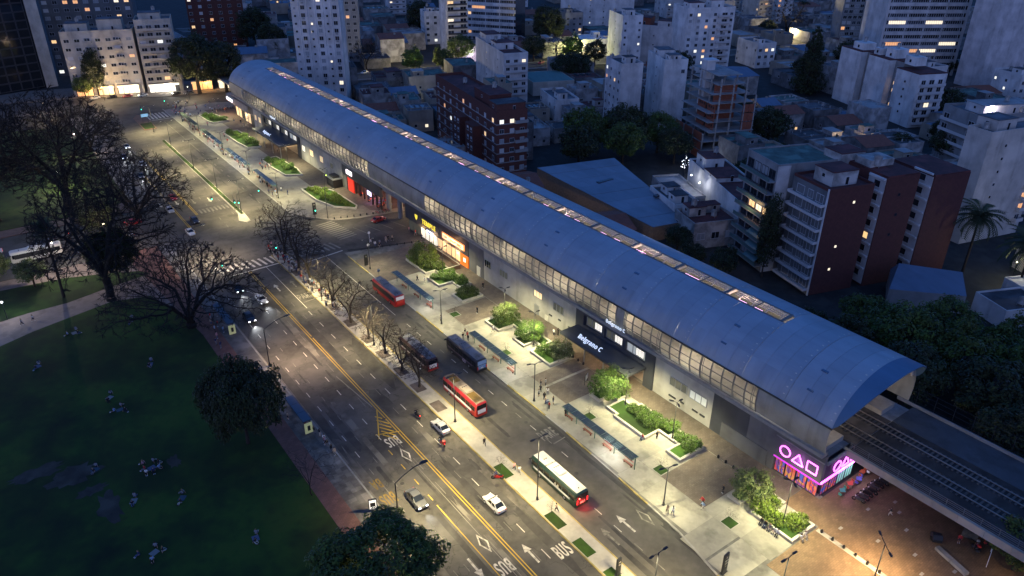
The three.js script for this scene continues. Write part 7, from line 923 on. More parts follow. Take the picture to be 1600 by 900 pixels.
const treeKinds = {
  broad: [limbs(5, 10, 3.5, 0.35, 5), crown(101, { rx: 5, ry: 3.8, clumps: 170, per: 38, leaf: 0.36, y: 6.8 })], round: [limbs(6, 9, 3, 0.3, 4), crown(102, { rx: 4.2, ry: 4, clumps: 150, per: 36, leaf: 0.34, y: 6.2 })],
  big: [limbs(7, 22, 8, 0.7, 9), crown(103, { rx: 8.5, ry: 9, clumps: 330, per: 40, leaf: 0.55, y: 14, spread: 0.17 })], near: [limbs(8, 9, 3, 0.4, 8), crown(104, { rx: 9, ry: 4.2, rz: 8, clumps: 330, per: 76, leaf: 0.34, y: 6.2, spread: 0.125, low: -0.35 })],
  slim: [limbs(9, 15, 3, 0.25, 2), crown(105, { rx: 2.8, ry: 7, clumps: 150, per: 34, leaf: 0.36, y: 9, spread: 0.35 })], conifer: [limbs(10, 20, 15, 0.4, 2), (() => { const parts = [0, 1, 2, 3, 4].map((i) => crown(106 + i, { rx: 5.4 - i * 1.05, ry: 2.6, clumps: 60 - i * 8, per: 36, leaf: 0.42, y: 4 + i * 3.9, spread: 0.3, low: -0.9 })); const g = new THREE.BufferGeometry(); for (const k of ['position', 'normal', 'uv', 'color']) { const a = []; parts.forEach((q) => { for (const v of q.attributes[k].array) a.push(v); }); g.setAttribute(k, new THREE.Float32BufferAttribute(a, k === 'uv' ? 2 : 3)); } return g; })()],
};
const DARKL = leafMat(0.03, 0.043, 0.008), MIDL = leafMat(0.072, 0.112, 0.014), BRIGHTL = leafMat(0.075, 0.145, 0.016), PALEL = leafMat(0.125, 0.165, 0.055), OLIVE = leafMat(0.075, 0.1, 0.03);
function tree(kind, label, [x, u], s, turn, m = DARKL, y = 0.05, sy = s) { const t = thing(kind === 'conifer' ? 'conifer_tree' : 'leafy_tree', label, 'tree', [x, u, y], turn), [a, b] = treeKinds[kind]; add(t, 'trunk', a, M.bark); add(t, 'crown', b, m); t.scale.set(s, sy, s); return t; }
tree('near', 'big dark evergreen tree over the brick walk at near lawn corner', [28.6, 67.6], 0.92, 0.4, MIDL); tree('near', 'smaller leafy tree touching the big evergreen on its dark side', [20, 61], 0.8, 2.4, DARKL); tree('near', 'dark bushy tree beside the shelter with the yellow advert', [24.6, 109.5], 0.7, 1.9, DARKL, 0.1, 1.45);
tree('near', 'dense dark tree around the trunk of the tallest bare tree', [20, 186], 0.6, 0.8, DARKL, 0.1, 1.25); tree('broad', 'small leafy tree by the curved park path', [3.2, 195.5], 0.62, 1, OLIVE); tree('broad', 'leafy tree partly cut by the frame on the park road', [-4.2, 203], 0.7, 3, OLIVE); tree('broad', 'dark leafy tree beyond the park road behind palm', [22, 219], 0.9, 2, DARKL);
tree('big', 'huge dark street tree before the white lit shops', [91, 366], 1.1, 0.4, DARKL); tree('big', 'second huge dark street tree next to the far station end', [102, 362], 0.95, 2, DARKL); tree('slim', 'slender dark tree in front of the cream apartment block', [52.5, 386], 1.25, 1, DARKL); tree('round', 'leafy street tree before the orange shop', [47, 386.6], 0.9, 2, MIDL);
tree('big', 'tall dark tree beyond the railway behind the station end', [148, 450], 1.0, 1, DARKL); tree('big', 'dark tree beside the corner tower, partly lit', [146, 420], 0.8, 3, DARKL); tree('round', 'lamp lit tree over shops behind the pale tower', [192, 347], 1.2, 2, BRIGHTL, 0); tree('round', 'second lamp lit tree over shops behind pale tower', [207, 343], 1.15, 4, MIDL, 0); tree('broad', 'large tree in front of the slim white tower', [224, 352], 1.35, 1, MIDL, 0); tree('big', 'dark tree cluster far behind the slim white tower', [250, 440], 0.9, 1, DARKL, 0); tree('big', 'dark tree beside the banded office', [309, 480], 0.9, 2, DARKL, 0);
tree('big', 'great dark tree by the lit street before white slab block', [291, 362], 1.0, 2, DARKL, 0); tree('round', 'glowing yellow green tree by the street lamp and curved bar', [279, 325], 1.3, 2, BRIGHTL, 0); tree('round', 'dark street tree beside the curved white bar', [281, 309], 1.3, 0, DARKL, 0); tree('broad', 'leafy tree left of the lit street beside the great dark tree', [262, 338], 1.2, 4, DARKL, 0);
[[176, 196, 1.5, 'first dark tree behind the metal shed'], [189, 190, 1.55, 'second dark tree behind the metal shed'], [200, 184, 1.3, 'third dark tree behind the metal shed'], [166, 188, 1.25, 'fourth dark tree behind the metal shed, by the brick tower'], [180, 181, 1.3, 'fifth dark tree pressing against the shed roof'], [196, 172, 1.1, 'sixth dark tree beside the lamp ornament']].forEach(([x, u, s, l], i) => tree('broad', l, [x, u], s, i * 1.3, i % 2 ? DARKL : MIDL, 0));
tree('broad', 'dark tree in the yard right of the unfinished block', [238, 165], 1.3, 1, DARKL, 0); tree('conifer', 'tall dark conifer between white slab block and low roofs', [322, 207], 1.35, 1, DARKL, 0); tree('conifer', 'second dark conifer just behind the tall one', [336, 214], 1.1, 3, DARKL, 0); tree('broad', 'dark tree below the triple slab block', [275, 118], 1.1, 2, DARKL, 0); tree('broad', 'dark tree under the terraced apartment house', [262, 128], 0.9, 5, DARKL, 0);
[[127, 63, 1.15], [137, 57, 1.25], [126, 50, 1.15], [140, 46, 1.3], [132, 38, 1.2], [150, 55, 1.1], [124, 31, 1.1], [146, 34, 1.3], [135, 26, 1.25], [154, 44, 1.1], [122.5, 18, 1.1], [142, 68, 0.9], [133, 74, 0.7]].forEach(([x, u, s], i) => tree(i % 3 ? 'broad' : 'round', ['first', 'second', 'third', 'fourth', 'fifth', 'sixth', 'seventh', 'eighth', 'ninth', 'tenth', 'eleventh', 'twelfth', 'thirteenth'][i] + ' dark tree of the grove beyond the tracks, counted from the station end', [x, u], s, i * 0.9, i % 2 === 1 ? MIDL : DARKL, 0));
tree('round', 'dark tree leaning over the railway wall by the tarpaulin stall', [102.6, 19.5], 0.85, 1, MIDL, 0.1); tree('broad', 'dark tree at the terrace corner beside the pole board', [106, 14], 0.95, 3, MIDL, 0.1); tree('broad', 'small dark tree on the shaded side of the tarpaulin stall', [104.5, 24], 0.55, 3, DARKL, 0.1);
tree('slim', 'creeper covered dark hedge tower between two balcony blocks', [149, 98.5], 0.75, 1, DARKL, 0, 1.3); tree('broad', 'creeper mass on the corner of the low cream house', [143.5, 121.5], 0.62, 1, DARKL, 0); tree('round', 'yard tree below the lit flat by the station roof', [141, 104], 0.75, 1, DARKL, 0); tree('round', 'second yard tree below the balconies by the station roof', [138, 112], 0.7, 3, DARKL, 0);
// palms
const frond = (() => { const m = mb(), n = 9, at = (t) => V3(0, 0.9 * Math.sin(t * 2.1) - 1.5 * t * t, -3.1 * t); for (let i = 0; i < n; i++) { const a = at(i / n), b = at((i + 1) / n); m.bar(a, b, 0.05); for (const s of [-1, 1]) for (let k = 0; k < 2; k++) { const q = a.clone().lerp(b, k / 2), L = 0.75 * (1 - Math.pow(i / n - 0.35, 2)); m.tri(q, q.clone().add(V3(s * L, -0.28, -0.38)), q.clone().add(V3(0, 0, -0.14))); } } return m.geo(); })();
function palm(label, [x, u], h, s) { const t = thing('palm_tree', label, 'palm tree', [x, u, 0.05]), m = mb(); const ps = [], rs = []; for (let i = 0; i <= 8; i++) { ps.push(V3(Math.sin(i * 0.4) * 0.12, h * i / 8, 0)); rs.push(0.34 - 0.012 * i); } m.tube(ps, rs, 10).build('trunk', M.bark, t); for (let i = 0; i < 46; i++) { const f = add(t, 'frond', frond, i % 2 ? palmM : palmM2); f.position.y = h; f.rotation.set(lerp(0.75, -0.95, (i % 17) / 17), i * 2.4, 0, 'YXZ'); f.scale.setScalar(s * lerp(0.9, 1.15, (i % 5) / 5)); } return t; }
const palmM = mat(0.03, 0.045, 0.018, { two: 1 }), palmM2 = mat(0.045, 0.06, 0.025, { two: 1 });
palm('very tall slender palm beside the blazing park lamp', [7.8, 185.7], 17.5, 1.0); palm('palm with broad crown at the right frame edge', [194, 58.5], 11, 2.1); palm('palm with higher crown behind the maroon brick block', [193, 71], 14.5, 1.9);
// planter bushes
const bushG = { round: crown(201, { rx: 2.3, ry: 1.9, clumps: 120, per: 34, leaf: 0.17, y: 1.3, low: -0.4, spread: 0.24 }), dome: crown(202, { rx: 2.2, ry: 1.0, clumps: 130, per: 34, leaf: 0.13, y: 0.4, low: -0.1, spread: 0.2 }), low: crown(203, { rx: 0.85, ry: 0.6, clumps: 40, per: 22, leaf: 0.12, y: 0.35, low: -0.2, spread: 0.35 }) }, stemG = (() => { const m = mb(); for (const [a, b] of [[0.5, 0.2], [-0.4, 0.4], [0, -0.5]]) m.tube([V3(0, 0, 0), V3(a * 0.4, 0.5, b * 0.4), V3(a, 1.1, b)], [0.07, 0.05, 0.03], 5); return m.geo(); })();
function bush(kind, label, x, u, s, m, turn = 0, group, sy = s) { const t = thing('planter_bush', label, 'shrub', [x, u, 0.62], turn, group); add(t, 'crown', bushG[kind], m); add(t, 'stem', stemG, M.bark); t.scale.set(s, sy, s); return t; }
const OLIVEB = leafMat(0.11, 0.13, 0.06), LIME = leafMat(0.115, 0.18, 0.012);
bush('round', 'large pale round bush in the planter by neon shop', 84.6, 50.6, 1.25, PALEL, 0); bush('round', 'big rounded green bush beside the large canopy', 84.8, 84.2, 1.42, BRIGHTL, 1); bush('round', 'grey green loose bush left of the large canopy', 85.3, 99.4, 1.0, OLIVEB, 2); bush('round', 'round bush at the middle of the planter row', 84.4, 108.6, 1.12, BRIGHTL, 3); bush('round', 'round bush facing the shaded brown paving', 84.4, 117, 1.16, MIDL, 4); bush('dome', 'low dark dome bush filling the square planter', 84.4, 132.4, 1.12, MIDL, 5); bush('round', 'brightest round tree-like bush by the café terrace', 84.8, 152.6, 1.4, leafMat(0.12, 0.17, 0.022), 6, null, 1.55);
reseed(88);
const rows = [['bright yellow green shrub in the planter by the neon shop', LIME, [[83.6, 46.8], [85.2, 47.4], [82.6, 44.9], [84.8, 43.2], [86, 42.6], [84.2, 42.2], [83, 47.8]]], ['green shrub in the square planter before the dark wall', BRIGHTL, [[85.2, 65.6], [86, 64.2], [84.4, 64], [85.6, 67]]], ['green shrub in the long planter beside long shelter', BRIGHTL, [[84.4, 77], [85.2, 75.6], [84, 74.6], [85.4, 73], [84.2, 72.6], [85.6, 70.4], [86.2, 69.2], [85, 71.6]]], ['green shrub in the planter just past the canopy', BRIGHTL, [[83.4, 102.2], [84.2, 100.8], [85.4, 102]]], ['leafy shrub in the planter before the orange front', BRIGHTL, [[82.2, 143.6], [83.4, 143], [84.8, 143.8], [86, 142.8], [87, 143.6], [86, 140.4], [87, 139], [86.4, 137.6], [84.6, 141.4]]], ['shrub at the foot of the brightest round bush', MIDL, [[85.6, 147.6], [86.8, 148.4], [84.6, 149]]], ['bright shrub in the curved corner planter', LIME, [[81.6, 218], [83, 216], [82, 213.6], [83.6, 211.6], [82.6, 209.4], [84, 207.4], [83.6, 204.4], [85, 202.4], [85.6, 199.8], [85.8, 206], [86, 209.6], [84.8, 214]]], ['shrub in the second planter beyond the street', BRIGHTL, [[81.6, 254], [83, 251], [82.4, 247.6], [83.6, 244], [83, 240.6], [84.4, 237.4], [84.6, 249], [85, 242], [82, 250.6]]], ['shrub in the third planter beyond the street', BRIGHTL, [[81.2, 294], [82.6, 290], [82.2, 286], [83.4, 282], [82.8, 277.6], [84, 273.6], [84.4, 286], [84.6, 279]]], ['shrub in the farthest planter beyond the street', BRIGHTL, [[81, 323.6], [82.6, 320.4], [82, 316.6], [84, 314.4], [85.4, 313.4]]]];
const nth = ['first', 'second', 'third', 'fourth', 'fifth', 'sixth', 'seventh', 'eighth', 'ninth', 'tenth', 'eleventh', 'twelfth'];
for (const [l, m, pts] of rows) pts.forEach(([x, u], i) => bush('low', nth[i] + ' ' + l, x, u, rr(1.05, 1.6), m, rr(0, 6), 'shrubs in the station planters'));
// dark trees in gardens and streets between the low roofs
reseed(313);
{ let k = 0; for (let i = 0; i < 60 && k < 30; i++) { const t = rr(20, 420), s = rr(5, 330), x = 150 + 0.309 * t + 0.951 * s, u = 90 + 0.951 * t - 0.309 * s; if (x < 165) continue; tree(pick(['broad', 'round', 'broad']), nth2(k) + ' dark garden tree among the low roofs behind the station', [x, u], rr(0.75, 1.25), rr(0, 6), DARKL, 0); k++; } }
function nth2(k) { const a = ['first', 'second', 'third', 'fourth', 'fifth', 'sixth', 'seventh', 'eighth', 'ninth', 'tenth']; return k < 10 ? a[k] : (k < 20 ? 'rounded ' : 'taller ') + a[k % 10]; }
// ---------------------------------------------------------------- people
// a body is a smooth field of tapered limbs; a surface is drawn where the field is zero
function netMesh(f, lo, hi, c) {
  const nx = Math.ceil((hi[0] - lo[0]) / c) + 1, ny = Math.ceil((hi[1] - lo[1]) / c) + 1, nz = Math.ceil((hi[2] - lo[2]) / c) + 1, val = new Float32Array(nx * ny * nz), id = (i, j, k) => (k * ny + j) * nx + i;
  for (let k = 0; k < nz; k++) for (let j = 0; j < ny; j++) for (let i = 0; i < nx; i++) val[id(i, j, k)] = f(lo[0] + i * c, lo[1] + j * c, lo[2] + k * c);
  const vid = new Map(), pos = [], idx = [];
  const vert = (i, j, k) => { const key = id(i, j, k); if (vid.has(key)) return vid.get(key); let x = 0, y = 0, z = 0, n = 0; const E = [[0, 0, 0, 1, 0, 0], [0, 1, 0, 1, 1, 0], [0, 0, 1, 1, 0, 1], [0, 1, 1, 1, 1, 1], [0, 0, 0, 0, 1, 0], [1, 0, 0, 1, 1, 0], [0, 0, 1, 0, 1, 1], [1, 0, 1, 1, 1, 1], [0, 0, 0, 0, 0, 1], [1, 0, 0, 1, 0, 1], [0, 1, 0, 0, 1, 1], [1, 1, 0, 1, 1, 1]];
    for (const e of E) { const a = val[id(i + e[0], j + e[1], k + e[2])], b = val[id(i + e[3], j + e[4], k + e[5])]; if (a < 0 === b < 0) continue; const t = a / (a - b); x += i + lerp(e[0], e[3], t); y += j + lerp(e[1], e[4], t); z += k + lerp(e[2], e[5], t); n++; }
    const v = pos.length / 3; pos.push(lo[0] + x / n * c, lo[1] + y / n * c, lo[2] + z / n * c); vid.set(key, v); return v; };
  const face = (a, b, s, q) => { const v = q.map(([i, j, k]) => vert(i, j, k)); if (s) idx.push(v[0], v[1], v[2], v[0], v[2], v[3]); else idx.push(v[0], v[2], v[1], v[0], v[3], v[2]); };
  for (let k = 1; k < nz - 1; k++) for (let j = 1; j < ny - 1; j++) for (let i = 1; i < nx - 1; i++) { const a = val[id(i, j, k)]; let b;
    b = val[id(i + 1, j, k)]; if (a < 0 !== b < 0) face(a, b, a < 0, [[i, j - 1, k - 1], [i, j, k - 1], [i, j, k], [i, j - 1, k]]);
    b = val[id(i, j + 1, k)]; if (a < 0 !== b < 0) face(a, b, a < 0, [[i - 1, j, k - 1], [i - 1, j, k], [i, j, k], [i, j, k - 1]]);
    b = val[id(i, j, k + 1)]; if (a < 0 !== b < 0) face(a, b, a < 0, [[i - 1, j - 1, k], [i, j - 1, k], [i, j, k], [i - 1, j, k]]); }
  const g = new THREE.BufferGeometry(); g.setAttribute('position', new THREE.Float32BufferAttribute(pos, 3)); g.setIndex(idx); g.computeVertexNormals(); g.setAttribute('uv', new THREE.Float32BufferAttribute(new Float32Array(pos.length / 3 * 2), 2)); return g;
}
const cap3 = (x, y, z, A, B, ra, rb) => { const bx = B[0] - A[0], by = B[1] - A[1], bz = B[2] - A[2], px = x - A[0], py = y - A[1], pz = z - A[2], t = Math.max(0, Math.min(1, (px * bx + py * by + pz * bz) / (bx * bx + by * by + bz * bz + 1e-9))); return Math.hypot(px - bx * t, py - by * t, pz - bz * t) - lerp(ra, rb, t); };
const smin = (a, b, k) => { const h = Math.max(0, k - Math.abs(a - b)) / k; return Math.min(a, b) - h * h * k / 4; };
const field = (bones, grow, k = 0.04) => (x, y, z) => { let d = 9; for (const [A, B, ra, rb] of bones) d = smin(d, cap3(x, y, z, A, B, ra + grow, rb + grow), k); return d; };
const POSE = {
  stand: { hy: 0.92, sh: 1.41, lean: 0, L: [[-0.1, 0.5, -0.02], [-0.11, 0.08, 0.02]], R: [[0.1, 0.5, -0.01], [0.12, 0.08, 0.0]], AL: [[-0.25, 1.13, 0.03], [-0.24, 0.88, -0.07]], AR: [[0.25, 1.13, 0.03], [0.24, 0.88, -0.07]] },
  walk: { hy: 0.9, sh: 1.4, lean: -0.04, L: [[-0.1, 0.52, -0.2], [-0.1, 0.1, -0.22]], R: [[0.1, 0.48, 0.1], [0.1, 0.16, 0.36]], AL: [[-0.24, 1.14, 0.16], [-0.25, 0.92, 0.12]], AR: [[0.24, 1.14, -0.12], [0.22, 0.96, -0.3]] },
  sit: { hy: 0.16, sh: 0.66, lean: -0.08, L: [[-0.16, 0.32, -0.38], [-0.14, 0.07, -0.6]], R: [[0.2, 0.12, -0.42], [0.05, 0.07, -0.66]], AL: [[-0.27, 0.4, -0.02], [-0.2, 0.28, -0.26]], AR: [[0.28, 0.4, 0.1], [0.3, 0.1, 0.16]] },
  perch: { hy: 0.56, sh: 1.05, lean: -0.06, L: [[-0.12, 0.54, -0.42], [-0.12, 0.08, -0.44]], R: [[0.13, 0.54, -0.42], [0.14, 0.08, -0.5]], AL: [[-0.25, 0.8, -0.08], [-0.14, 0.62, -0.32]], AR: [[0.25, 0.8, -0.06], [0.14, 0.62, -0.32]] },
  ride: { hy: 0.98, sh: 1.42, lean: -0.2, L: [[-0.2, 0.86, -0.36], [-0.19, 0.45, -0.16]], R: [[0.2, 0.86, -0.36], [0.19, 0.45, -0.16]], AL: [[-0.32, 1.18, -0.38], [-0.3, 1.1, -0.62]], AR: [[0.32, 1.18, -0.38], [0.3, 1.1, -0.62]] },
};
const BODY = {};
for (const [name, q] of Object.entries(POSE)) {
  const zs = q.lean, hip = [0, q.hy, 0], chest = [0, q.sh - 0.06, zs], hd = [0, q.sh + 0.24, zs - 0.03], hL = [-0.09, q.hy - 0.02, 0], hR = [0.09, q.hy - 0.02, 0], sL = [-0.18, q.sh, zs], sR = [0.18, q.sh, zs], toe = (a) => [a[0], Math.max(0.04, a[1] - 0.04), a[2] - 0.16];
  const torso = [[hip, [0, lerp(q.hy, q.sh, 0.4), zs * 0.4], 0.135, 0.125], [[-0.06, lerp(q.hy, q.sh, 0.55), zs * 0.6], [-0.08, q.sh - 0.09, zs], 0.11, 0.115], [[0.06, lerp(q.hy, q.sh, 0.55), zs * 0.6], [0.08, q.sh - 0.09, zs], 0.11, 0.115], [sL, sR, 0.065, 0.065]];
  const arm = [[sL, q.AL[0], 0.055, 0.042], [sR, q.AR[0], 0.055, 0.042]], fore = [[q.AL[0], q.AL[1], 0.042, 0.028], [q.AR[0], q.AR[1], 0.042, 0.028]], thigh = [[hL, q.L[0], 0.092, 0.062], [hR, q.R[0], 0.092, 0.062]], shin = [[q.L[0], q.L[1], 0.058, 0.038], [q.R[0], q.R[1], 0.058, 0.038]], feet = [[q.L[1], toe(q.L[1]), 0.042, 0.036], [q.R[1], toe(q.R[1]), 0.042, 0.036]];
  const head = [[[0, q.sh + 0.03, zs], [0, q.sh + 0.15, zs - 0.02], 0.052, 0.05], [[0, hd[1] - 0.045, hd[2] - 0.02], [0, hd[1] + 0.03, hd[2] + 0.005], 0.078, 0.096], [[0, hd[1] - 0.02, hd[2] - 0.1], [0, hd[1] + 0.015, hd[2] - 0.085], 0.017, 0.011], [[-0.095, hd[1] - 0.01, hd[2]], [-0.1, hd[1] + 0.02, hd[2] + 0.01], 0.016, 0.02], [[0.095, hd[1] - 0.01, hd[2]], [0.1, hd[1] + 0.02, hd[2] + 0.01], 0.016, 0.02]];
  const lo = [-0.45, -0.05, -0.85], hi = [0.45, q.sh + 0.45, 0.5], C = 0.036;
  const bg = netMesh(field([...torso, ...arm, ...fore, ...thigh, ...shin, ...feet, ...head], 0), lo, hi, C), pm = mb();
  for (const [W1, E] of [[q.AL[1], q.AL[0]], [q.AR[1], q.AR[0]]]) { // palm, four curled fingers of unequal length, thumb from the side of the palm
    const w = V3(...W1), d = V3(W1[0] - E[0], W1[1] - E[1], W1[2] - E[2]).normalize(), side = V3(0, 0, -1).addScaledVector(d, d.z).normalize(), fl = d.clone().cross(side), s = W1[0] < 0 ? 1 : -1, palm = w.clone().addScaledVector(d, 0.08); pm.bar(w.clone().addScaledVector(d, -0.01), palm, 0.07, 0.032);
    [0.07, 0.08, 0.075, 0.06].forEach((L, i) => { const b = palm.clone().addScaledVector(side, 0.026 - i * 0.018), k = b.clone().addScaledVector(d, L * 0.5).addScaledVector(fl, s * 0.008), e = k.clone().addScaledVector(d, L * 0.42).addScaledVector(fl, s * 0.03); pm.tube([b, k, e], [0.0095, 0.009, 0.007], 5); });
    const tb = w.clone().addScaledVector(d, 0.025).addScaledVector(side, 0.03); pm.tube([tb, tb.clone().addScaledVector(side, 0.03).addScaledVector(d, 0.025), tb.clone().addScaledVector(side, 0.038).addScaledVector(d, 0.06)], [0.012, 0.01, 0.008], 5);
  }
  const hg = pm.geo(), flat = bg.toNonIndexed(), body = new THREE.BufferGeometry(); for (const [k, n] of [['position', 3], ['normal', 3], ['uv', 2]]) { const a = new Float32Array(flat.attributes[k].array.length + hg.attributes[k].array.length); a.set(flat.attributes[k].array); a.set(hg.attributes[k].array, flat.attributes[k].array.length); body.setAttribute(k, new THREE.BufferAttribute(a, n)); }
  const hairF = (x, y, z) => Math.max(cap3(x, y, z, [0, hd[1] - 0.02, hd[2] + 0.012], [0, hd[1] + 0.03, hd[2] + 0.012], 0.1, 0.107), Math.min(hd[2] - 0.05 - z, 0.3) * 0.8 + (y < hd[1] + 0.03 ? (hd[1] + 0.03 - y) * 0.6 : (hd[1] + 0.03 - y) * 1.2));
  const longF = (x, y, z) => Math.min(hairF(x, y, z), cap3(x, y, z, [0, hd[1], hd[2] + 0.07], [0, q.sh - 0.06, zs + 0.1], 0.085, 0.075));
  BODY[name] = { body, shirt: netMesh(field([...torso, ...arm], 0.014), lo, hi, C), jacket: netMesh(field([...torso, ...arm, ...fore.map(([a, b, r, s]) => [a, b, r, s + 0.006])], 0.02), lo, hi, C), trousers: netMesh(field([[hip, [0, q.hy + 0.06, zs * 0.1], 0.135, 0.13], ...thigh, ...shin], 0.016), lo, hi, C), shorts: netMesh(field([[hip, [0, q.hy + 0.06, zs * 0.1], 0.135, 0.13], ...thigh], 0.02), lo, hi, C), shoes: netMesh(field(feet, 0.012, 0.02), lo, hi, 0.03), hair: netMesh(hairF, [-0.16, hd[1] - 0.2, hd[2] - 0.2], [0.16, hd[1] + 0.2, hd[2] + 0.25], 0.025), long: netMesh(longF, [-0.16, q.sh - 0.25, hd[2] - 0.2], [0.16, hd[1] + 0.2, hd[2] + 0.3], 0.025) };
}
const cloth = (r, g, b) => mat(r, g, b, { rough: 0.95 });
const skinM = [cloth(0.42, 0.26, 0.18), cloth(0.5, 0.32, 0.23), cloth(0.3, 0.17, 0.11)], hairM = [cloth(0.02, 0.014, 0.01), cloth(0.06, 0.035, 0.02), cloth(0.2, 0.13, 0.06)], shoeM = [cloth(0.5, 0.5, 0.5), cloth(0.02, 0.02, 0.02)];
const topM = [['black', cloth(0.015, 0.015, 0.018)], ['white', cloth(0.65, 0.64, 0.62)], ['red', cloth(0.4, 0.03, 0.03)], ['navy', cloth(0.02, 0.03, 0.09)], ['grey', cloth(0.2, 0.2, 0.21)], ['beige', cloth(0.42, 0.32, 0.22)], ['pale blue', cloth(0.25, 0.35, 0.5)], ['pink', cloth(0.5, 0.25, 0.26)]], legM = [['dark', cloth(0.02, 0.022, 0.03)], ['blue', cloth(0.06, 0.09, 0.16)], ['grey', cloth(0.15, 0.15, 0.16)], ['pale', cloth(0.4, 0.37, 0.32)], ['black', cloth(0.012, 0.012, 0.014)]];
let crowdN = 0;
function person(pose, where, [x, u, y = 0.14], turn, o = {}) {
  const [tn, tm] = o.top !== undefined ? topM[o.top] : pick(topM), [ln, lm] = o.leg !== undefined ? legM[o.leg] : pick(legM), b = BODY[pose], jacket = o.jacket ?? rnd() < 0.55, long = o.long ?? rnd() < 0.4, short = o.shorts ?? rnd() < 0.15;
  const verb = { stand: 'standing', walk: 'walking', sit: 'sitting', perch: 'sitting', ride: 'riding' }[pose];
  let lab = o.tail ? `person in ${tn} ${jacket ? 'jacket' : 'shirt'} and ${ln} ${short ? 'shorts' : 'trousers'} ${o.tail}` : o.label || `person in ${tn} ${jacket ? 'jacket' : 'shirt'} and ${ln} ${short ? 'shorts' : 'trousers'} ${verb} ${where}`; if (lab.split(' ').length > 16) lab = `person in ${tn} ${jacket ? 'jacket' : 'shirt'} ${o.tail || where}`;
  const t = thing('person', lab, 'person', [x, u, y], turn, o.group); t.scale.setScalar(o.s || rr(0.94, 1.06));
  add(t, 'body', b.body, o.skin || pick(skinM)); add(t, jacket ? 'jacket' : 'shirt', jacket ? b.jacket : b.shirt, tm); add(t, short ? 'shorts' : 'trousers', short ? b.shorts : b.trousers, lm); add(t, 'shoes', b.shoes, pick(shoeM)); if (o.helmet) { const h = add(t, 'helmet', b.hair, M.dark); } else add(t, 'hair', long ? b.long : b.hair, pick(hairM)); crowdN++; return t;
}
function bagFor(label, [x, u, y], turn, m, name = 'shoulder_bag', cat = 'bag') { const t = thing(name, label, cat, [x, u, y], turn); mb().box(-0.14, 0.14, 0.72, 1.0, 0.1, 0.22).build('bag_body', m, t); mb().bar(V3(-0.12, 1.0, 0.14), V3(0.1, 1.45, 0.06), 0.03).build('strap', m, t); return t; }
reseed(5150);
// walkers and people waiting, one by one
person('walk', 'between the mast and the bus on the tree strip', [57.2, 85.4], PI * 0.9, { top: 0, leg: 4 }); person('walk', 'by the turf square near the parked motorcycle', [57.6, 77.3], PI, { top: 7, leg: 4 }); person('walk', 'in pale clothes beside the white roofed bus', [57.9, 76.2], 2.6, { top: 1, leg: 3, label: 'person in white top and pale trousers walking beside the white roofed bus' }); person('walk', 'near the tiny sapling beside the bus', [57.4, 66], 0.4, { top: 5, leg: 0 }); person('walk', 'on the strip below the crowd', [57.2, 141.5], 0.2, { top: 1, leg: 3 });
person('walk', 'as the left half of a couple under the round-sign lamp', [70.9, 55.8], -0.6, { top: 5, leg: 0 }); person('walk', 'as the right half of a couple under the round-sign lamp', [71.4, 55.1], -0.6, { top: 1, leg: 1, long: true }); person('walk', 'across the shaded paving before the tree pit', [76, 53.2], 1.2, { top: 6, leg: 3 }); person('walk', 'behind the walker near the shaded paving', [76.7, 53.9], 1.2, { top: 2, leg: 4 }); person('walk', 'by the wall in front of grey panels', [89.3, 133], 2.8, { top: 0, leg: 0 }); person('stand', 'alone on the brown paving by the round bush', [81.6, 124], 1.4, { top: 0, leg: 4 }); person('stand', 'leaning at the lamp post behind the shelter', [72.9, 125.3], 0.8, { top: 4, leg: 4 }); person('walk', 'beside the round bush planter', [79.8, 115.2], 0.5, { top: 1, leg: 3 });
[[75.6, 93.2, 0, 1], [76.6, 93, 4, 0], [73.5, 91.1, 4, 4], [73.7, 89.7, 0, 0], [72.7, 87, 2, 4], [74.2, 87.7, 0, 1], [73.8, 83.6, 0, 4], [75.1, 90.5, 1, 2], [73.1, 88.6, 5, 1], [74.6, 92, 0, 0]].forEach(([x, u, a, b], i) => person('stand', `in the waiting group by the ${['paving edge', 'far paving edge', 'lamp post', 'red sign', 'red stop sign', 'shelter end', 'shelter post', 'lamp post edge', 'sign plate', 'brown paving'][i]}`, [x, u], rr(0, 6), { top: a, leg: b }));
person('perch', 'on the long planter kerb facing the shelter', [80.4, 70.6], PI / 2, { top: 2, leg: 1 }); person('stand', 'next to the square planter corner', [82.6, 69.4], 3, { top: 0, leg: 4 }); person('stand', 'as first of two at the wall near canopy', [89.6, 106.6], -1.5, { top: 1, leg: 0 }); person('stand', 'as second of two at the wall near canopy', [90.3, 106], -1.4, { top: 0, leg: 4 }); person('walk', 'before the café planter', [78.5, 145.4], 1, { top: 0, leg: 4 }); person('walk', 'in white before the café planter', [79.5, 143.6], 2, { top: 1, leg: 3, label: 'person all in white walking before the café planter' });
[[74.2, 117.6, 0], [72.9, 116.4, 0], [73.9, 116.2, 2], [74.7, 115.3, 5], [73.4, 115.2, 0]].forEach(([x, u, a], i) => person('stand', 'at the far end of the navy bus shelter, ' + ['first', 'second', 'third', 'fourth', 'fifth'][i] + ' in line', [x, u], rr(0, 6), { top: a }));
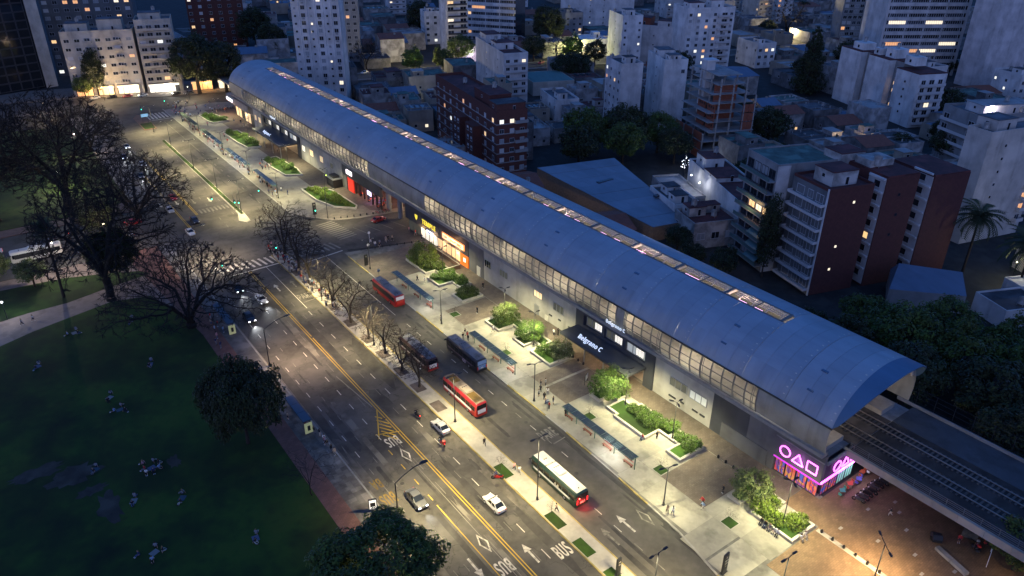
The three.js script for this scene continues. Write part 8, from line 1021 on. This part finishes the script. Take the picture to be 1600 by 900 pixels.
[[81.0, 45.9], [81, 45.2], [81, 44.4], [81, 43.6], [81, 43]].forEach(([x, u], i) => person('perch', 'on the last planter kerb, ' + ['first', 'second', 'third', 'fourth', 'fifth'][i] + ' in the row', [x - 0.1, u], PI / 2, { top: [0, 0, 4, 1, 1][i], leg: i % 5 })); person('perch', 'at the near corner of the last planter', [82.9, 40.5], PI * 0.95, { top: 1, leg: 3 }); person('perch', 'second from the near corner of last planter', [83.8, 40.5], PI * 0.95, { top: 1, leg: 3 }); person('perch', 'on the planter by the map board', [83.9, 86.2], -0.4, { top: 0, leg: 4 }); person('stand', 'at the shaded corner of the last planter', [81.3, 53.7], 1, { top: 0, leg: 0 });
person('walk', 'alone on the brick terrace pushing a white bag', [98.3, 35.5, 0.15], 0.6, { top: 0, leg: 3 }); person('stand', 'between the terrace stall and cart', [101.4, 26.6, 0.15], 2.2, { top: 2, leg: 0 });
[[79, 171], [79.3, 169.2], [80.8, 169.4], [79.8, 167.6], [84.1, 171], [85, 170.4], [83.2, 170.6]].forEach(([x, u], i) => person(i < 4 ? 'stand' : 'walk', 'at the side street edge, ' + ['first', 'second', 'third', 'fourth', 'fifth', 'sixth', 'seventh'][i] + ' from the signal post', [x, u, i > 3 ? 0.01 : 0.14], rr(0, 6), { top: [1, 1, 4, 0, 0, 5, 4][i] }));
[[91.8, 169.6], [91.6, 166], [91.4, 172.5], [89, 160]].forEach(([x, u], i) => person('walk', 'outside the bar corner, ' + ['first', 'second', 'third', 'fourth'][i] + ' of four', [x, u, 0.14], rr(0, 6)));
for (const [x, u, o, l] of [[51.9, 99.2, { top: 0 }, 'rider in black jacket on the motorcycle in mid avenue'], [51.4, 90, { top: 0 }, 'rider in black on the red delivery motorcycle'], [54.3, 77.4, { top: 3 }, 'person in navy jacket seated on the parked red motorcycle']]) person('ride', '', [x, u, 0.02], u < 80 ? 0.9 : 0, { ...o, label: l, helmet: 1, jacket: true, shorts: false });
// the crowd along the tree strip
const ord = 'crowd waiting along the tree strip beneath bare trees';
for (let i = 0; i < 62; i++) { const u = lerp(185, 144, Math.pow(i / 62, 0.9)) + rr(-0.5, 0.5), p = person('stand', '', [56.9 + rr(-1.5, 1.2) - (u < 152 ? 0.2 : 0), u], rr(0, 6), { group: ord, tail: 'in the crowd on the tree strip near the ' + ['first', 'second', 'third', 'fourth'][Math.min(3, Math.floor(i / 16))] + ' tree' }); }
// passengers at the far shelters
for (let i = 0; i < 52; i++) { const u = lerp(218, 328, i / 52) + rr(-1, 1); person(rnd() < 0.8 ? 'stand' : 'walk', '', [70.9 + rr(-0.4, 2.6), u], rr(0, 6), { group: 'passengers at the far shelters', tail: 'waiting at the ' + ['first', 'second', 'third', 'farthest'][Math.floor(i / 13)] + ' shelter beyond the street' }); }
for (let i = 0; i < 34; i++) { const u = lerp(326, 352, rnd()), x = 70.8 + rr(0, 6) + (i % 3 ? 0 : rr(4, 14)); person('walk', '', [x, u], rr(0, 6), { group: 'pedestrians at the far corner', tail: 'walking near the far crossing' }); }
for (const [x, u] of [[79.1, 252.9], [79.1, 248], [80.1, 247.2], [77.8, 246], [78.6, 245.2], [74.3, 223], [74.9, 219.2], [71.9, 221.4], [76.8, 246.4], [77.4, 250], [78.3, 291], [77, 283], [77.8, 310], [88, 262], [89, 301], [89.6, 306], [88.2, 310], [81, 330], [86, 331], [90, 327]]) person('stand', '', [x, u], rr(0, 6), { group: 'people on the far plaza', tail: 'on the far plaza by the planters' });
for (let i = 0; i < 16; i++) person('stand', '', [92.6 + rr(0, 4), lerp(191, 207, i / 16)], rr(0, 6), { group: 'bar guests under the railway', tail: 'at the bar under the railway' });
for (let i = 0; i < 10; i++) { const [x, u] = [[34.2, 159.6], [33.9, 156.2], [32.6, 151.7], [31.4, 149.9], [30.9, 146.8], [32.2, 155.7], [32.8, 148.6], [30, 144.4], [30.4, 142.6], [31.6, 153]][i]; person('stand', 'around the dark shelter under the spreading tree', [x, u, 0.13], rr(0, 6), { group: 'people at the shelter under the spreading tree', tail: 'at the shelter under the spreading tree' }); }
[[32.6, 111.8, 5], [35.3, 104, 0], [35.3, 102.2, 1], [35.2, 100.6, 0], [35.2, 98.9, 0], [34.8, 105.2, 0], [35.1, 101.4, 7], [35.3, 97.9, 5]].forEach(([x, u, a], i) => person('stand', 'by the yellow advert shelter, ' + ['behind it', 'first', 'second', 'third', 'fourth', 'fifth', 'sixth', 'seventh'][i] + (i ? ' at its kerb' : ''), [x, u, 0.13], rr(0, 6), { top: a }));
// people sitting on the lawn, with blankets
const blanketM = [cloth(0.1, 0.11, 0.16), cloth(0.2, 0.19, 0.18), cloth(0.05, 0.08, 0.1)];
[[9.6, 112.5, 7, 'the largest group'], [5.4, 106.1, 2, 'a pair beside the bare soil'], [11.7, 102.4, 2, 'a pair beside the largest group'], [18.1, 87.6, 2, 'a pair near the brick walk'], [5.4, 93.4, 4, 'the lowest group'], [2, 117.4, 2, 'a pair above the bare soil'], [-1.2, 156.9, 2, 'a pair by the path edge'], [6.9, 166.7, 3, 'a group below the path'], [17.9, 165.2, 2, 'a pair under the spreading tree'], [17, 144.8, 2, 'a lone pair in mid lawn'], [8.1, 137.4, 2, 'a dark mid-lawn pair'], [8.8, 132.3, 3, 'a dark mid-lawn trio']].forEach(([x, u, n, l], gi) => {
  const b = thing('picnic_blanket', 'blanket spread on the dark lawn under ' + l, 'blanket', [x, u, 0.115], rr(0, 2)); mb().box(-0.6, 0.6, 0, 0.02, -0.5, 0.5).build('cloth', blanketM[gi % 3], b);
  for (let i = 0; i < n; i++) { const a = i / n * 2 * PI + 0.4, r = (n > 3 ? 1.3 : 0.85) * rr(0.7, 1.6); person('sit', `on the lawn in ${l}, ${['first', 'second', 'third', 'fourth', 'fifth', 'sixth', 'seventh'][i]} seat`, [x + Math.sin(a) * r, u + Math.cos(a) * r, 0.12], -a + rr(-0.9, 0.9), { top: [4, 0, 6, 3, 1, 2, 7][i], jacket: false, shorts: i % 2 === 0 }); }
});
person('walk', 'with a bicycle on the pale park path', [0.6, 177.2, 0.11], 1.2, { top: 1, leg: 0 }); person('walk', 'along the path by the lantern', [-1.6, 176.6, 0.11], 1.4, { top: 4, leg: 0 });
console.log('people', crowdN, 'lights', NL.n);
scene.updateMatrixWorld(true);
for (const o of scene.children) { const n = (o.userData.label || '').split(' ').length; if (n > 16) console.log(n, o.userData.label); }
renderer.render(scene, camera);
